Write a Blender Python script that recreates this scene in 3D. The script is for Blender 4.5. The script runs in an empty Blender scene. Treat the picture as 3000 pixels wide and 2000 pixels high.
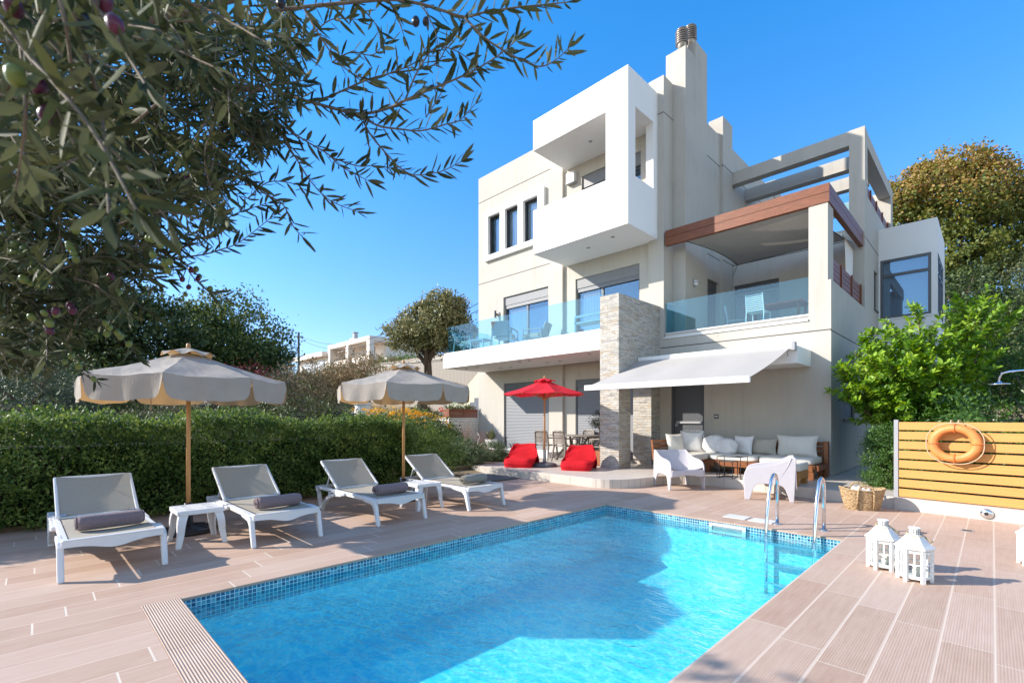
import bpy, bmesh, math, random
import numpy as np
from mathutils import Vector, Matrix
PI = math.pi
R_ = math.radians
S = bpy.context.scene
COL = S.collection
rng = random.Random(7)
NP = np.random.RandomState(11)

# ------------------------------------------------------------------ camera, sky, sun, exposure
CAM_H = 1.4
YAW = R_(44.887)
FW = Vector((-math.cos(YAW), math.sin(YAW), 0)); RT = Vector((math.sin(YAW), math.cos(YAW), 0)); UP = Vector((0, 0, 1))
FPX, CXP, HZ = 1401.2, 1500.0, 1225.3          # focal length, centre column and horizon row in photo pixels
cam = bpy.data.cameras.new('camera'); camo = bpy.data.objects.new('camera', cam); COL.objects.link(camo)
camo.location = (0, 0, CAM_H); camo.rotation_euler = (R_(90), 0, R_(90) - YAW)
cam.sensor_width = 36; cam.lens = FPX / 3000 * 36; cam.shift_y = (HZ - 1000) / 3000
cam.clip_start = 0.05; cam.clip_end = 2000
S.camera = camo
cam.dof.use_dof = True; cam.dof.focus_distance = 9.0; cam.dof.aperture_fstop = 7.0

SUN_DIR = Vector((-1.05, -1.0, 0.78)).normalized()      # towards the sun
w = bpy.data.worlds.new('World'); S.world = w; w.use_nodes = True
nt = w.node_tree; nt.nodes.clear()
sky = nt.nodes.new('ShaderNodeTexSky'); sky.sky_type = 'NISHITA'; sky.sun_disc = False
sky.sun_elevation = math.asin(SUN_DIR.z); sky.sun_rotation = math.atan2(SUN_DIR.x, SUN_DIR.y)
sky.altitude = 0; sky.air_density = 1.0; sky.dust_density = 0.2; sky.ozone_density = 1.5
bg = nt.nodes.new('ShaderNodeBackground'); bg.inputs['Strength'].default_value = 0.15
wo = nt.nodes.new('ShaderNodeOutputWorld')
# sky tinted blue ahead of the camera; brighter neutral half behind adds fill light
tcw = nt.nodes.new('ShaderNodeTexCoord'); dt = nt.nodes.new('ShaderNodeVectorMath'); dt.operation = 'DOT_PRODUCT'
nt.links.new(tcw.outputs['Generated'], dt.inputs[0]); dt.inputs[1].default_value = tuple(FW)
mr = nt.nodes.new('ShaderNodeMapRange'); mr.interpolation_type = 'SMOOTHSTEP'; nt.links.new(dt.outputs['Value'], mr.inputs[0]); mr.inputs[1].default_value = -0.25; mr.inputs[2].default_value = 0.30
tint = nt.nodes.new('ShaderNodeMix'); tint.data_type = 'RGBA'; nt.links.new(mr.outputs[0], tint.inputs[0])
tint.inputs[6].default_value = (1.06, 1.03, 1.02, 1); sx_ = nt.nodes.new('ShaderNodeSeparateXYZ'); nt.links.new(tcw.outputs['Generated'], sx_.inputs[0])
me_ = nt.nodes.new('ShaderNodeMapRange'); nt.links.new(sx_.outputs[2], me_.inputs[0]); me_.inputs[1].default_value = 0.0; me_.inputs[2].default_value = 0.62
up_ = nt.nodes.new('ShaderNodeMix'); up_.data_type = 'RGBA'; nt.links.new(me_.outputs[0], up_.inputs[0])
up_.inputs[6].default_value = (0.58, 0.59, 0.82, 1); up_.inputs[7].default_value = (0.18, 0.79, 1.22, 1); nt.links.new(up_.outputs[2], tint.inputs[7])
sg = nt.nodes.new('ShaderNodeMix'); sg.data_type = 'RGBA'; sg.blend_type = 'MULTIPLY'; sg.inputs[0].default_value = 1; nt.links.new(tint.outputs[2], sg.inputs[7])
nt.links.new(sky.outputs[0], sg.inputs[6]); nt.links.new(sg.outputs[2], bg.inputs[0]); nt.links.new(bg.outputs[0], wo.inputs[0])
sun = bpy.data.lights.new('sun', 'SUN'); sun.energy = 3.8; sun.angle = R_(0.7); sun.color = (1.0, 0.93, 0.83)
suno = bpy.data.objects.new('sun', sun); COL.objects.link(suno)
suno.rotation_euler = SUN_DIR.to_track_quat('Z', 'Y').to_euler()
S.view_settings.view_transform = 'Standard'; S.view_settings.look = 'None'
S.view_settings.exposure = 1.05; S.view_settings.gamma = 1.0
S.cycles.max_bounces = 10; S.cycles.transparent_max_bounces = 16; S.cycles.diffuse_bounces = 4
S.cycles.caustics_reflective = False; S.cycles.caustics_refractive = False
S.cycles.sample_clamp_indirect = 6

# ------------------------------------------------------------------ placement helpers
def ray(px, py):
    return FW + RT * ((px - CXP) / FPX) + UP * ((HZ - py) / FPX)
def gp(px, py, z=0.0):                       # point of the level z seen at a photo pixel
    d = ray(px, py); return Vector((0, 0, CAM_H)) + d * ((z - CAM_H) / d.z)
def at(px, py, d):                           # point at forward distance d
    return Vector((0, 0, CAM_H)) + ray(px, py) * d

# ------------------------------------------------------------------ object helpers
def link(o, parent=None):
    COL.objects.link(o)
    if parent is not None: o.parent = parent
    return o
def thing(name, loc, rz=0, label=None, cat=None, group=None):
    o = bpy.data.objects.new(name, None); o.empty_display_size = 0.2
    o.location = loc; o.rotation_euler = (0, 0, rz); link(o)
    tag(o, label, cat, group); return o
def tag(o, label=None, cat=None, group=None, kind=None):
    if label: o['label'] = label
    if cat: o['category'] = cat
    if group: o['group'] = group
    if kind: o['kind'] = kind
    return o
def copy_tree(o, parent=None):
    c = o.copy(); COL.objects.link(c)
    if parent is not None: c.parent = parent
    for ch in list(o.children): copy_tree(ch, c)
    return c
def put(o, loc, rz=0, label=None):
    o.location = loc; o.rotation_euler = (0, 0, rz)
    if label: o['label'] = label
    return o

class MB:
    """collects shapes for ONE mesh"""
    def __init__(s): s.v = []; s.f = []; s.m = []; s.M = None; s.mi = 0
    def _add(s, vs, fs):
        n = len(s.v)
        for p in vs:
            p = Vector(p)
            s.v.append(tuple(s.M @ p) if s.M is not None else tuple(p))
        for f in fs: s.f.append([n + i for i in f]); s.m.append(s.mi)
        return s
    def box(s, x0, x1, y0, y1, z0, z1):
        if x0 > x1: x0, x1 = x1, x0
        if y0 > y1: y0, y1 = y1, y0
        if z0 > z1: z0, z1 = z1, z0
        v = [(x0,y0,z0),(x1,y0,z0),(x1,y1,z0),(x0,y1,z0),(x0,y0,z1),(x1,y0,z1),(x1,y1,z1),(x0,y1,z1)]
        return s._add(v, [(0,3,2,1),(4,5,6,7),(0,1,5,4),(1,2,6,5),(2,3,7,6),(3,0,4,7)])
    def bar(s, p, q, w, h, up=(0, 0, 1)):
        p = Vector(p); q = Vector(q); d = (q - p).normalized(); u = Vector(up)
        if abs(d.dot(u)) > 0.98: u = Vector((1, 0, 0))
        a = d.cross(u).normalized(); b = a.cross(d).normalized()
        v = []
        for c in (p, q):
            for sa, sb in ((-1,-1),(1,-1),(1,1),(-1,1)): v.append(c + a*(sa*w/2) + b*(sb*h/2))
        return s._add(v, [(0,1,2,3),(7,6,5,4),(0,4,5,1),(1,5,6,2),(2,6,7,3),(3,7,4,0)])
    def tube(s, pts, r, n=8, cap=True):
        pts = [Vector(p) for p in pts]; k = len(pts)
        rr = r if isinstance(r, (list, tuple)) else [r]*k
        vs = []; prev = None
        for i, p in enumerate(pts):
            d = (pts[min(i+1, k-1)] - pts[max(i-1, 0)])
            if d.length < 1e-9: d = Vector((0, 0, 1))
            d.normalize()
            if prev is None:
                a = d.orthogonal().normalized()
            else:
                a = prev - d*prev.dot(d)
                a = a.normalized() if a.length > 1e-6 else d.orthogonal().normalized()
            prev = a; b = d.cross(a)
            for j in range(n):
                t = 2*PI*j/n; vs.append(p + (a*math.cos(t) + b*math.sin(t))*rr[i])
        fs = []
        for i in range(k-1):
            for j in range(n):
                j2 = (j+1) % n; fs.append((i*n+j, i*n+j2, (i+1)*n+j2, (i+1)*n+j))
        if cap: fs.append(tuple(range(n-1, -1, -1))); fs.append(tuple(range((k-1)*n, k*n)))
        return s._add(vs, fs)
    def lathe(s, prof, c=(0, 0, 0), n=24):
        vs = []; c = Vector(c)
        for r, z in prof:
            for j in range(n):
                t = 2*PI*j/n; vs.append(c + Vector((r*math.cos(t), r*math.sin(t), z)))
        fs = []
        for i in range(len(prof)-1):
            for j in range(n):
                j2 = (j+1) % n; fs.append((i*n+j, i*n+j2, (i+1)*n+j2, (i+1)*n+j))
        if prof[0][0] > 1e-4: fs.append(tuple(range(n-1, -1, -1)))
        if prof[-1][0] > 1e-4: fs.append(tuple(range((len(prof)-1)*n, len(prof)*n)))
        return s._add(vs, fs)
    def prism(s, poly, z0, z1):                 # polygon in XY (counter-clockwise), extruded along Z
        n = len(poly)
        v = [(x, y, z0) for x, y in poly] + [(x, y, z1) for x, y in poly]
        f = [tuple(range(n-1, -1, -1)), tuple(range(n, 2*n))]
        for i in range(n): j = (i+1) % n; f.append((i, j, n+j, n+i))
        return s._add(v, f)
    def side(s, poly, y0, y1):                  # polygon in XZ extruded along Y
        n = len(poly)
        v = [(x, y0, z) for x, z in poly] + [(x, y1, z) for x, z in poly]
        f = [tuple(range(n)), tuple(range(2*n-1, n-1, -1))]
        for i in range(n): j = (i+1) % n; f.append((j, i, n+i, n+j))
        return s._add(v, f)
    def quad(s, *p): return s._add(p, [tuple(range(len(p)))])
    def grid(s, fn, nu, nv, close_u=False):
        vs = [fn(i/nu, j/nv) for j in range(nv+1) for i in range(nu+1)]
        fs = [(j*(nu+1)+i, j*(nu+1)+i+1, (j+1)*(nu+1)+i+1, (j+1)*(nu+1)+i) for j in range(nv) for i in range(nu)]
        return s._add(vs, fs)
    def wallY(s, x0, x1, z0, z1, y, holes=(), depth=0.2, flip=1):
        """wall face in the plane Y=y facing -Y, with openings whose reveals run back by depth"""
        xs = sorted({x0, x1, *[h for H in holes for h in H[:2]]}); zs = sorted({z0, z1, *[h for H in holes for h in H[2:4]]})
        for a, b in zip(xs, xs[1:]):
            for c, d in zip(zs, zs[1:]):
                mx, mz = (a+b)/2, (c+d)/2
                if any(H[0] < mx < H[1] and H[2] < mz < H[3] for H in holes): continue
                s.quad((a,y,c),(b,y,c),(b,y,d),(a,y,d))
        for a, b, c, d in holes:
            e = y + depth
            s.quad((a,y,c),(a,e,c),(b,e,c),(b,y,c)); s.quad((a,y,d),(b,y,d),(b,e,d),(a,e,d))
            s.quad((a,y,c),(a,y,d),(a,e,d),(a,e,c)); s.quad((b,y,c),(b,e,c),(b,e,d),(b,y,d))
        return s
    def wallX(s, y0, y1, z0, z1, x, holes=(), depth=0.2):
        """wall face in the plane X=x facing +X"""
        ys = sorted({y0, y1, *[h for H in holes for h in H[:2]]}); zs = sorted({z0, z1, *[h for H in holes for h in H[2:4]]})
        for a, b in zip(ys, ys[1:]):
            for c, d in zip(zs, zs[1:]):
                my, mz = (a+b)/2, (c+d)/2
                if any(H[0] < my < H[1] and H[2] < mz < H[3] for H in holes): continue
                s.quad((x,a,c),(x,b,c),(x,b,d),(x,a,d))
        for a, b, c, d in holes:
            e = x - depth
            s.quad((x,a,c),(e,a,c),(e,b,c),(x,b,c)); s.quad((x,a,d),(x,b,d),(e,b,d),(e,a,d))
            s.quad((x,a,c),(x,a,d),(e,a,d),(e,a,c)); s.quad((x,b,c),(e,b,c),(e,b,d),(x,b,d))
        return s
    def build(s, name, mats, parent=None, smooth=False, bevel=0, sub=0, loc=None):
        me = bpy.data.meshes.new(name); me.from_pydata(s.v, [], s.f)
        if not isinstance(mats, (list, tuple)): mats = [mats]
        for m in mats: me.materials.append(m)
        if len(mats) > 1: me.polygons.foreach_set('material_index', s.m)
        if smooth: me.polygons.foreach_set('use_smooth', [True]*len(me.polygons))
        me.update()
        o = bpy.data.objects.new(name, me); link(o, parent)
        if loc is not None: o.location = loc
        if bevel:
            b = o.modifiers.new('bevel', 'BEVEL'); b.width = bevel; b.segments = 2; b.limit_method = 'ANGLE'; b.angle_limit = R_(40)
        if sub:
            m = o.modifiers.new('sub', 'SUBSURF'); m.levels = sub; m.render_levels = sub
        return o

# ------------------------------------------------------------------ materials
def nodes_of(m):
    m.use_nodes = True; return m.node_tree.nodes, m.node_tree.links
def mathn(N, L, op, a, b=None, c=None):
    n = N.new('ShaderNodeMath'); n.operation = op
    for i, x in enumerate((a, b, c)):
        if x is None: continue
        if isinstance(x, (int, float)): n.inputs[i].default_value = x
        else: L.new(x, n.inputs[i])
    return n.outputs[0]
def ramp(N, L, fac, stops):
    r = N.new('ShaderNodeValToRGB'); e = r.color_ramp.elements
    while len(e) < len(stops): e.new(0.5)
    for el, (p, c) in zip(e, stops): el.position = p; el.color = (*c, 1)
    L.new(fac, r.inputs[0]); return r.outputs[0]
def sc(c, k): return tuple(max(0, min(1, x*k)) for x in c)
MATS = {}
def pm(name, col, rough=0.6, var=0.12, scale=6, bump=0.0, bscale=60, metal=0, spec=0.4, coat=0, stretch=None, sheen=0, trans=0, tcol=None):
    if name in MATS: return MATS[name]
    m = bpy.data.materials.new(name); N, L = nodes_of(m); b = N['Principled BSDF']
    b.inputs['Roughness'].default_value = rough; b.inputs['Metallic'].default_value = metal
    b.inputs['Specular IOR Level'].default_value = spec; b.inputs['Coat Weight'].default_value = coat
    if sheen: b.inputs['Sheen Weight'].default_value = sheen
    tc = N.new('ShaderNodeTexCoord'); src = tc.outputs['Object']
    if stretch:
        mp = N.new('ShaderNodeMapping'); mp.inputs['Scale'].default_value = stretch; L.new(src, mp.inputs[0]); src = mp.outputs[0]
    n1 = N.new('ShaderNodeTexNoise'); n1.inputs['Scale'].default_value = scale; n1.inputs['Detail'].default_value = 6; n1.inputs['Roughness'].default_value = 0.6
    L.new(src, n1.inputs['Vector'])
    out = ramp(N, L, n1.outputs[0], [(0.28, sc(col, 1-var)), (0.72, sc(col, 1+var*0.7))])
    L.new(out, b.inputs['Base Color'])
    if bump:
        n2 = N.new('ShaderNodeTexNoise'); n2.inputs['Scale'].default_value = bscale; n2.inputs['Detail'].default_value = 4
        L.new(src, n2.inputs['Vector'])
        bp = N.new('ShaderNodeBump'); bp.inputs['Strength'].default_value = bump; bp.inputs['Distance'].default_value = 0.01
        L.new(n2.outputs[0], bp.inputs['Height']); L.new(bp.outputs[0], b.inputs['Normal'])
    if trans:
        tr = N.new('ShaderNodeBsdfTranslucent')
        if tcol: tr.inputs[0].default_value = (*tcol, 1)
        else: L.new(out, tr.inputs[0])
        mx = N.new('ShaderNodeMixShader'); mx.inputs[0].default_value = trans
        L.new(b.outputs[0], mx.inputs[1]); L.new(tr.outputs[0], mx.inputs[2]); L.new(mx.outputs[0], N['Material Output'].inputs[0])
    MATS[name] = m; return m
def leafmat(name, cols, rough=0.5, trans=0.3, spec=0.4, tcol=None, back=None, clump=1.6):
    if name in MATS: return MATS[name]
    m = bpy.data.materials.new(name); N, L = nodes_of(m); b = N['Principled BSDF']
    g = N.new('ShaderNodeNewGeometry')
    tcl = N.new('ShaderNodeTexCoord'); nz = N.new('ShaderNodeTexNoise'); nz.inputs['Scale'].default_value = clump; nz.inputs['Detail'].default_value = 3; L.new(tcl.outputs['Object'], nz.inputs[0])
    fac = mathn(N, L, 'ADD', mathn(N, L, 'MULTIPLY', g.outputs['Random Per Island'], 0.62), mathn(N, L, 'MULTIPLY', mathn(N, L, 'SUBTRACT', nz.outputs[0], 0.30), 0.95))
    k = len(cols); out = ramp(N, L, fac, [((i+0.3)/k, c) for i, c in enumerate(cols)])
    if back:
        mx0 = N.new('ShaderNodeMix'); mx0.data_type = 'RGBA'; L.new(g.outputs['Backfacing'], mx0.inputs[0]); L.new(out, mx0.inputs[6]); mx0.inputs[7].default_value = (*back, 1); out = mx0.outputs[2]
    L.new(out, b.inputs['Base Color']); b.inputs['Roughness'].default_value = rough; b.inputs['Specular IOR Level'].default_value = spec
    tr = N.new('ShaderNodeBsdfTranslucent')
    hs = N.new('ShaderNodeHueSaturation'); hs.inputs['Value'].default_value = 1.5; hs.inputs['Saturation'].default_value = 1.1; hs.inputs['Hue'].default_value = 0.485
    L.new(out, hs.inputs['Color']); L.new(hs.outputs[0], tr.inputs[0])
    mx = N.new('ShaderNodeMixShader'); mx.inputs[0].default_value = trans
    L.new(b.outputs[0], mx.inputs[1]); L.new(tr.outputs[0], mx.inputs[2]); L.new(mx.outputs[0], N['Material Output'].inputs[0])
    MATS[name] = m; return m

def schlick(N, L, f0, normal=None):
    lw = N.new('ShaderNodeLayerWeight'); lw.inputs['Blend'].default_value = 0.5
    if normal is not None: L.new(normal, lw.inputs['Normal'])
    return mathn(N, L, 'ADD', f0, mathn(N, L, 'MULTIPLY', mathn(N, L, 'POWER', lw.outputs['Facing'], 5.0), 1-f0))
M = {}
def plaster(name, col, streak=0.12):
    m = bpy.data.materials.new(name); N, L = nodes_of(m); b = N['Principled BSDF']; b.inputs['Roughness'].default_value = 0.85; b.inputs['Specular IOR Level'].default_value = 0.2
    tc = N.new('ShaderNodeTexCoord')
    n1 = N.new('ShaderNodeTexNoise'); n1.inputs['Scale'].default_value = 0.9; n1.inputs['Detail'].default_value = 8; n1.inputs['Roughness'].default_value = 0.65; L.new(tc.outputs['Object'], n1.inputs[0])
    mp = N.new('ShaderNodeMapping'); mp.inputs['Scale'].default_value = (3.5, 3.5, 0.25); L.new(tc.outputs['Object'], mp.inputs[0])
    n2 = N.new('ShaderNodeTexNoise'); n2.inputs['Scale'].default_value = 1.6; n2.inputs['Detail'].default_value = 7; n2.inputs['Roughness'].default_value = 0.7; L.new(mp.outputs[0], n2.inputs[0])
    s = mathn(N, L, 'ADD', n1.outputs[0], n2.outputs[0])
    out = ramp(N, L, mathn(N, L, 'MULTIPLY', s, 0.5), [(0.3, sc(col, 1-streak*1.3)), (0.5, col), (0.7, sc(col, 1+streak*0.5))])
    L.new(out, b.inputs['Base Color'])
    n3 = N.new('ShaderNodeTexNoise'); n3.inputs['Scale'].default_value = 140; n3.inputs['Detail'].default_value = 3; L.new(tc.outputs['Object'], n3.inputs[0])
    bp = N.new('ShaderNodeBump'); bp.inputs['Strength'].default_value = 0.25; bp.inputs['Distance'].default_value = 0.004; L.new(n3.outputs[0], bp.inputs['Height']); L.new(bp.outputs[0], b.inputs['Normal'])
    return m
M['plaster'] = plaster('beige_plaster', (0.485, 0.452, 0.40))
M['white'] = plaster('white_plaster', (0.80, 0.79, 0.77), 0.03)
M['concrete'] = plaster('concrete', (0.50, 0.46, 0.40), 0.25)
M['farwhite'] = plaster('far_white_plaster', (0.72, 0.64, 0.57), 0.05)
M['gardenwhite'] = plaster('garden_white_paint', (0.74, 0.72, 0.69), 0.12)
M['yellowplaster'] = plaster('pale_yellow_plaster', (0.62, 0.60, 0.42), 0.06)
M['joint'] = pm('joint_shadow_line', (0.10, 0.09, 0.08), 0.9)
M['tile'] = pm('platform_tile', (0.56, 0.50, 0.44), 0.45, var=0.10, scale=2.5, bump=0.05, bscale=40)
M['grey'] = pm('grey_aluminium', (0.085, 0.088, 0.098), 0.4, var=0.05, spec=0.5)
M['lightgrey'] = pm('light_grey_metal', (0.33, 0.335, 0.345), 0.45, var=0.05)
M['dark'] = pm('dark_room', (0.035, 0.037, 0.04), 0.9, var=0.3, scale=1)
M['curtain'] = pm('curtain_cloth', (0.62, 0.57, 0.50), 0.9, var=0.06, scale=10, trans=0.3)
M['plastic'] = pm('white_resin', (0.68, 0.68, 0.69), 0.38, var=0.04, scale=9, bump=0.03, bscale=200)
M['chairplastic'] = pm('lilac_white_resin', (0.52, 0.49, 0.515), 0.45, var=0.04, scale=9, bump=0.03, bscale=200)
M['sling'] = pm('taupe_sling', (0.385, 0.345, 0.28), 0.8, var=0.05, scale=30, bump=0.2, bscale=400)
M['canvas'] = pm('beige_canvas', (0.41, 0.37, 0.32), 0.9, var=0.10, scale=5, bump=0.6, bscale=11, trans=0.20, tcol=(0.70, 0.38, 0.12))
M['wood'] = pm('parasol_wood', (0.50, 0.26, 0.10), 0.5, var=0.18, scale=8, stretch=(6, 6, 0.6))
M['red'] = pm('red_cloth', (0.52, 0.009, 0.017), 0.85, var=0.15, scale=5, bump=0.8, bscale=15, spec=0.2)
M['redcanvas'] = pm('red_canvas', (0.66, 0.012, 0.03), 0.85, var=0.10, scale=5, bump=0.1, bscale=200, trans=0.25)
M['brown'] = pm('brown_stained_wood', (0.20, 0.065, 0.028), 0.5, var=0.35, scale=5, stretch=(1, 8, 8), bump=0.15, bscale=30)
M['browny'] = pm('brown_stained_wood_lengthwise', (0.20, 0.065, 0.03), 0.5, var=0.35, scale=5, stretch=(8, 1, 8), bump=0.15, bscale=30)
M['sofawood'] = pm('sofa_wood', (0.24, 0.085, 0.03), 0.5, var=0.3, scale=6, stretch=(1, 6, 6))
M['oakwood'] = pm('honey_wood', (0.44, 0.20, 0.05), 0.5, var=0.25, scale=6, stretch=(5, 5, 1))
M['slat'] = pm('ochre_painted_slat', (0.60, 0.285, 0.078), 0.6, var=0.10, scale=4, stretch=(0.5, 6, 14), bump=0.12, bscale=30)
M['cream'] = pm('cream_fabric', (0.68, 0.64, 0.57), 0.95, var=0.05, scale=20, bump=0.25, bscale=250)
M['taupe'] = pm('taupe_fabric', (0.44, 0.40, 0.33), 0.95, var=0.06, scale=20, bump=0.25, bscale=250)
M['whitefab'] = pm('white_fabric', (0.78, 0.77, 0.76), 0.95, var=0.05, scale=20, bump=0.3, bscale=200)
M['towel'] = pm('mauve_towel', (0.25, 0.175, 0.185), 1.0, var=0.2, scale=60, bump=0.9, bscale=350, sheen=0.3)
M['greytowel'] = pm('grey_towel', (0.27, 0.25, 0.21), 1.0, var=0.2, scale=60, bump=0.9, bscale=350, sheen=0.3)
M['black'] = pm('black_resin', (0.018, 0.018, 0.02), 0.4, var=0.2)
M['iron'] = pm('black_iron', (0.02, 0.02, 0.022), 0.45, var=0.1, metal=0.2)
M['steel'] = pm('polished_steel', (0.72, 0.73, 0.75), 0.12, var=0.03, metal=1.0)
M['resin'] = pm('taupe_resin', (0.22, 0.19, 0.165), 0.5, var=0.06)
M['stonebase'] = pm('grey_resin_base', (0.13, 0.14, 0.15), 0.7, var=0.15)
M['wicker'] = None
M['soil'] = pm('soil', (0.13, 0.085, 0.05), 1.0, var=0.4, scale=8, bump=0.8, bscale=20)
M['bark'] = pm('bark', (0.13, 0.09, 0.06), 0.9, var=0.4, scale=10, bump=0.9, bscale=30, stretch=(3, 3, 0.7))
M['twig'] = pm('olive_twig', (0.16, 0.125, 0.09), 0.8, var=0.3, scale=30)
M['rug'] = pm('grey_rug', (0.13, 0.13, 0.125), 1.0, var=0.3, scale=60, bump=0.6, bscale=150)
M['whitewood'] = pm('white_painted_wood', (0.80, 0.79, 0.76), 0.6, var=0.06, scale=20, bump=0.15, bscale=60)
M['orange'] = pm('orange_float', (0.72, 0.25, 0.07), 0.5, var=0.16, scale=9)
M['rope'] = pm('natural_rope', (0.55, 0.42, 0.27), 0.9, var=0.2, scale=60)
M['sail'] = pm('shade_sail_cloth', (0.42, 0.38, 0.335), 0.9, var=0.06, scale=3, trans=0.12)
M['candle'] = pm('candle_wax', (0.8, 0.76, 0.66), 0.5, var=0.04)

def glassmat(name, tint, refl=1.45, rough=0.02, gloss=(1, 1, 1)):
    m = bpy.data.materials.new(name); N, L = nodes_of(m); N.remove(N['Principled BSDF'])
    t = N.new('ShaderNodeBsdfTransparent'); t.inputs[0].default_value = (*tint, 1)
    g = N.new('ShaderNodeBsdfGlossy'); g.inputs['Roughness'].default_value = rough; g.inputs['Color'].default_value = (*gloss, 1)
    mx = N.new('ShaderNodeMixShader'); L.new(schlick(N, L, ((refl-1)/(refl+1))**2), mx.inputs[0]); L.new(t.outputs[0], mx.inputs[1]); L.new(g.outputs[0], mx.inputs[2])
    L.new(mx.outputs[0], N['Material Output'].inputs[0]); return m
M['railglass'] = glassmat('tinted_rail_glass', (0.70, 0.905, 0.965), 1.6)
M['pane'] = glassmat('window_pane', (0.78, 0.82, 0.86), 2.2, gloss=(0.45, 0.70, 0.95))
M['clear'] = glassmat('clear_glass', (0.88, 0.92, 0.92), 1.4)

def deckmat():
    m = bpy.data.materials.new('deck_tiles'); N, L = nodes_of(m); b = N['Principled BSDF']
    g = N.new('ShaderNodeTexCoord'); sp = N.new('ShaderNodeSeparateXYZ'); L.new(g.outputs['Object'], sp.inputs[0])
    x, y = sp.outputs[0], sp.outputs[1]
    U = mathn(N, L, 'DIVIDE', mathn(N, L, 'ADD', x, 1.21), 0.2445)
    row = mathn(N, L, 'FLOOR', U); fu = mathn(N, L, 'FRACT', U)
    # joints step back by .175 m from one row to the next, with a little looseness
    V = mathn(N, L, 'DIVIDE', mathn(N, L, 'SUBTRACT', mathn(N, L, 'ADD', y, mathn(N, L, 'MULTIPLY', row, 0.172)), 5.94), 1.195)
    colr = mathn(N, L, 'FLOOR', V); fv = mathn(N, L, 'FRACT', V)
    cx = N.new('ShaderNodeCombineXYZ'); L.new(row, cx.inputs[0]); L.new(colr, cx.inputs[1])
    wn = N.new('ShaderNodeTexWhiteNoise'); wn.noise_dimensions = '2D'; L.new(cx.outputs[0], wn.inputs['Vector'])
    du = mathn(N, L, 'MULTIPLY', mathn(N, L, 'MINIMUM', fu, mathn(N, L, 'SUBTRACT', 1.0, fu)), 0.2445)
    dv = mathn(N, L, 'MULTIPLY', mathn(N, L, 'MINIMUM', fv, mathn(N, L, 'SUBTRACT', 1.0, fv)), 1.195)
    right = mathn(N, L, 'GREATER_THAN', x, -1.3)
    gw = mathn(N, L, 'ADD', 0.0034, mathn(N, L, 'MULTIPLY', right, 0.0045))
    gu = mathn(N, L, 'LESS_THAN', du, gw); gv = mathn(N, L, 'LESS_THAN', dv, mathn(N, L, 'ADD', 0.0058, mathn(N, L, 'MULTIPLY', right, -0.0025)))
    grout = mathn(N, L, 'MAXIMUM', gu, gv)
    mp = N.new('ShaderNodeMapping'); mp.inputs['Scale'].default_value = (14, 1.3, 1); L.new(g.outputs['Object'], mp.inputs[0])
    wood = N.new('ShaderNodeTexNoise'); wood.inputs['Scale'].default_value = 2.2; wood.inputs['Detail'].default_value = 6; wood.inputs['Roughness'].default_value = 0.65; L.new(mp.outputs[0], wood.inputs[0])
    stain = N.new('ShaderNodeTexNoise'); stain.inputs['Scale'].default_value = 1.1; stain.inputs['Detail'].default_value = 7; stain.inputs['Roughness'].default_value = 0.7; L.new(g.outputs['Object'], stain.inputs[0])
    k = mathn(N, L, 'ADD', mathn(N, L, 'ADD', 0.08, mathn(N, L, 'MULTIPLY', wn.outputs['Value'], 0.20)), mathn(N, L, 'ADD', mathn(N, L, 'MULTIPLY', wood.outputs[0], 0.42), mathn(N, L, 'MULTIPLY', stain.outputs[0], 0.34)))
    base = ramp(N, L, k, [(0.28, (0.37, 0.235, 0.165)), (0.5, (0.47, 0.322, 0.240)), (0.62, (0.515, 0.366, 0.282)), (0.8, (0.58, 0.436, 0.355))])
    ribs = mathn(N, L, 'SINE', mathn(N, L, 'MULTIPLY', x, 2*PI/0.0135))
    plain = mathn(N, L, 'LESS_THAN', wn.outputs['Value'], 0.16)
    ribk = mathn(N, L, 'MULTIPLY', right, mathn(N, L, 'SUBTRACT', 1.0, plain))
    # ribbed tiles: hollows hold a little dust
    dust = mathn(N, L, 'MULTIPLY', ribk, mathn(N, L, 'MULTIPLY', mathn(N, L, 'LESS_THAN', ribs, -0.25), 0.20))
    mx0 = N.new('ShaderNodeMix'); mx0.data_type = 'RGBA'; L.new(dust, mx0.inputs[0]); L.new(base, mx0.inputs[6]); mx0.inputs[7].default_value = (0.56, 0.44, 0.36, 1)
    mx = N.new('ShaderNodeMix'); mx.data_type = 'RGBA'; L.new(grout, mx.inputs[0]); L.new(mx0.outputs[2], mx.inputs[6])
    gc = N.new('ShaderNodeMix'); gc.data_type = 'RGBA'; L.new(gv, gc.inputs[0]); gc.inputs[6].default_value = (0.63, 0.50, 0.40, 1); gc.inputs[7].default_value = (0.66, 0.57, 0.47, 1)
    L.new(gc.outputs[2], mx.inputs[7])
    L.new(mx.outputs[2], b.inputs['Base Color']); b.inputs['Roughness'].default_value = 0.62; b.inputs['Specular IOR Level'].default_value = 0.25
    h = mathn(N, L, 'ADD', mathn(N, L, 'MULTIPLY', mathn(N, L, 'MULTIPLY', ribs, ribk), 0.25), mathn(N, L, 'MULTIPLY', grout, -1.0))
    h = mathn(N, L, 'ADD', h, mathn(N, L, 'MULTIPLY', wood.outputs[0], 0.4))
    bp = N.new('ShaderNodeBump'); bp.inputs['Strength'].default_value = 0.5; bp.inputs['Distance'].default_value = 0.0025; L.new(h, bp.inputs['Height']); L.new(bp.outputs[0], b.inputs['Normal'])
    return m
M['deck'] = deckmat()
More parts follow.
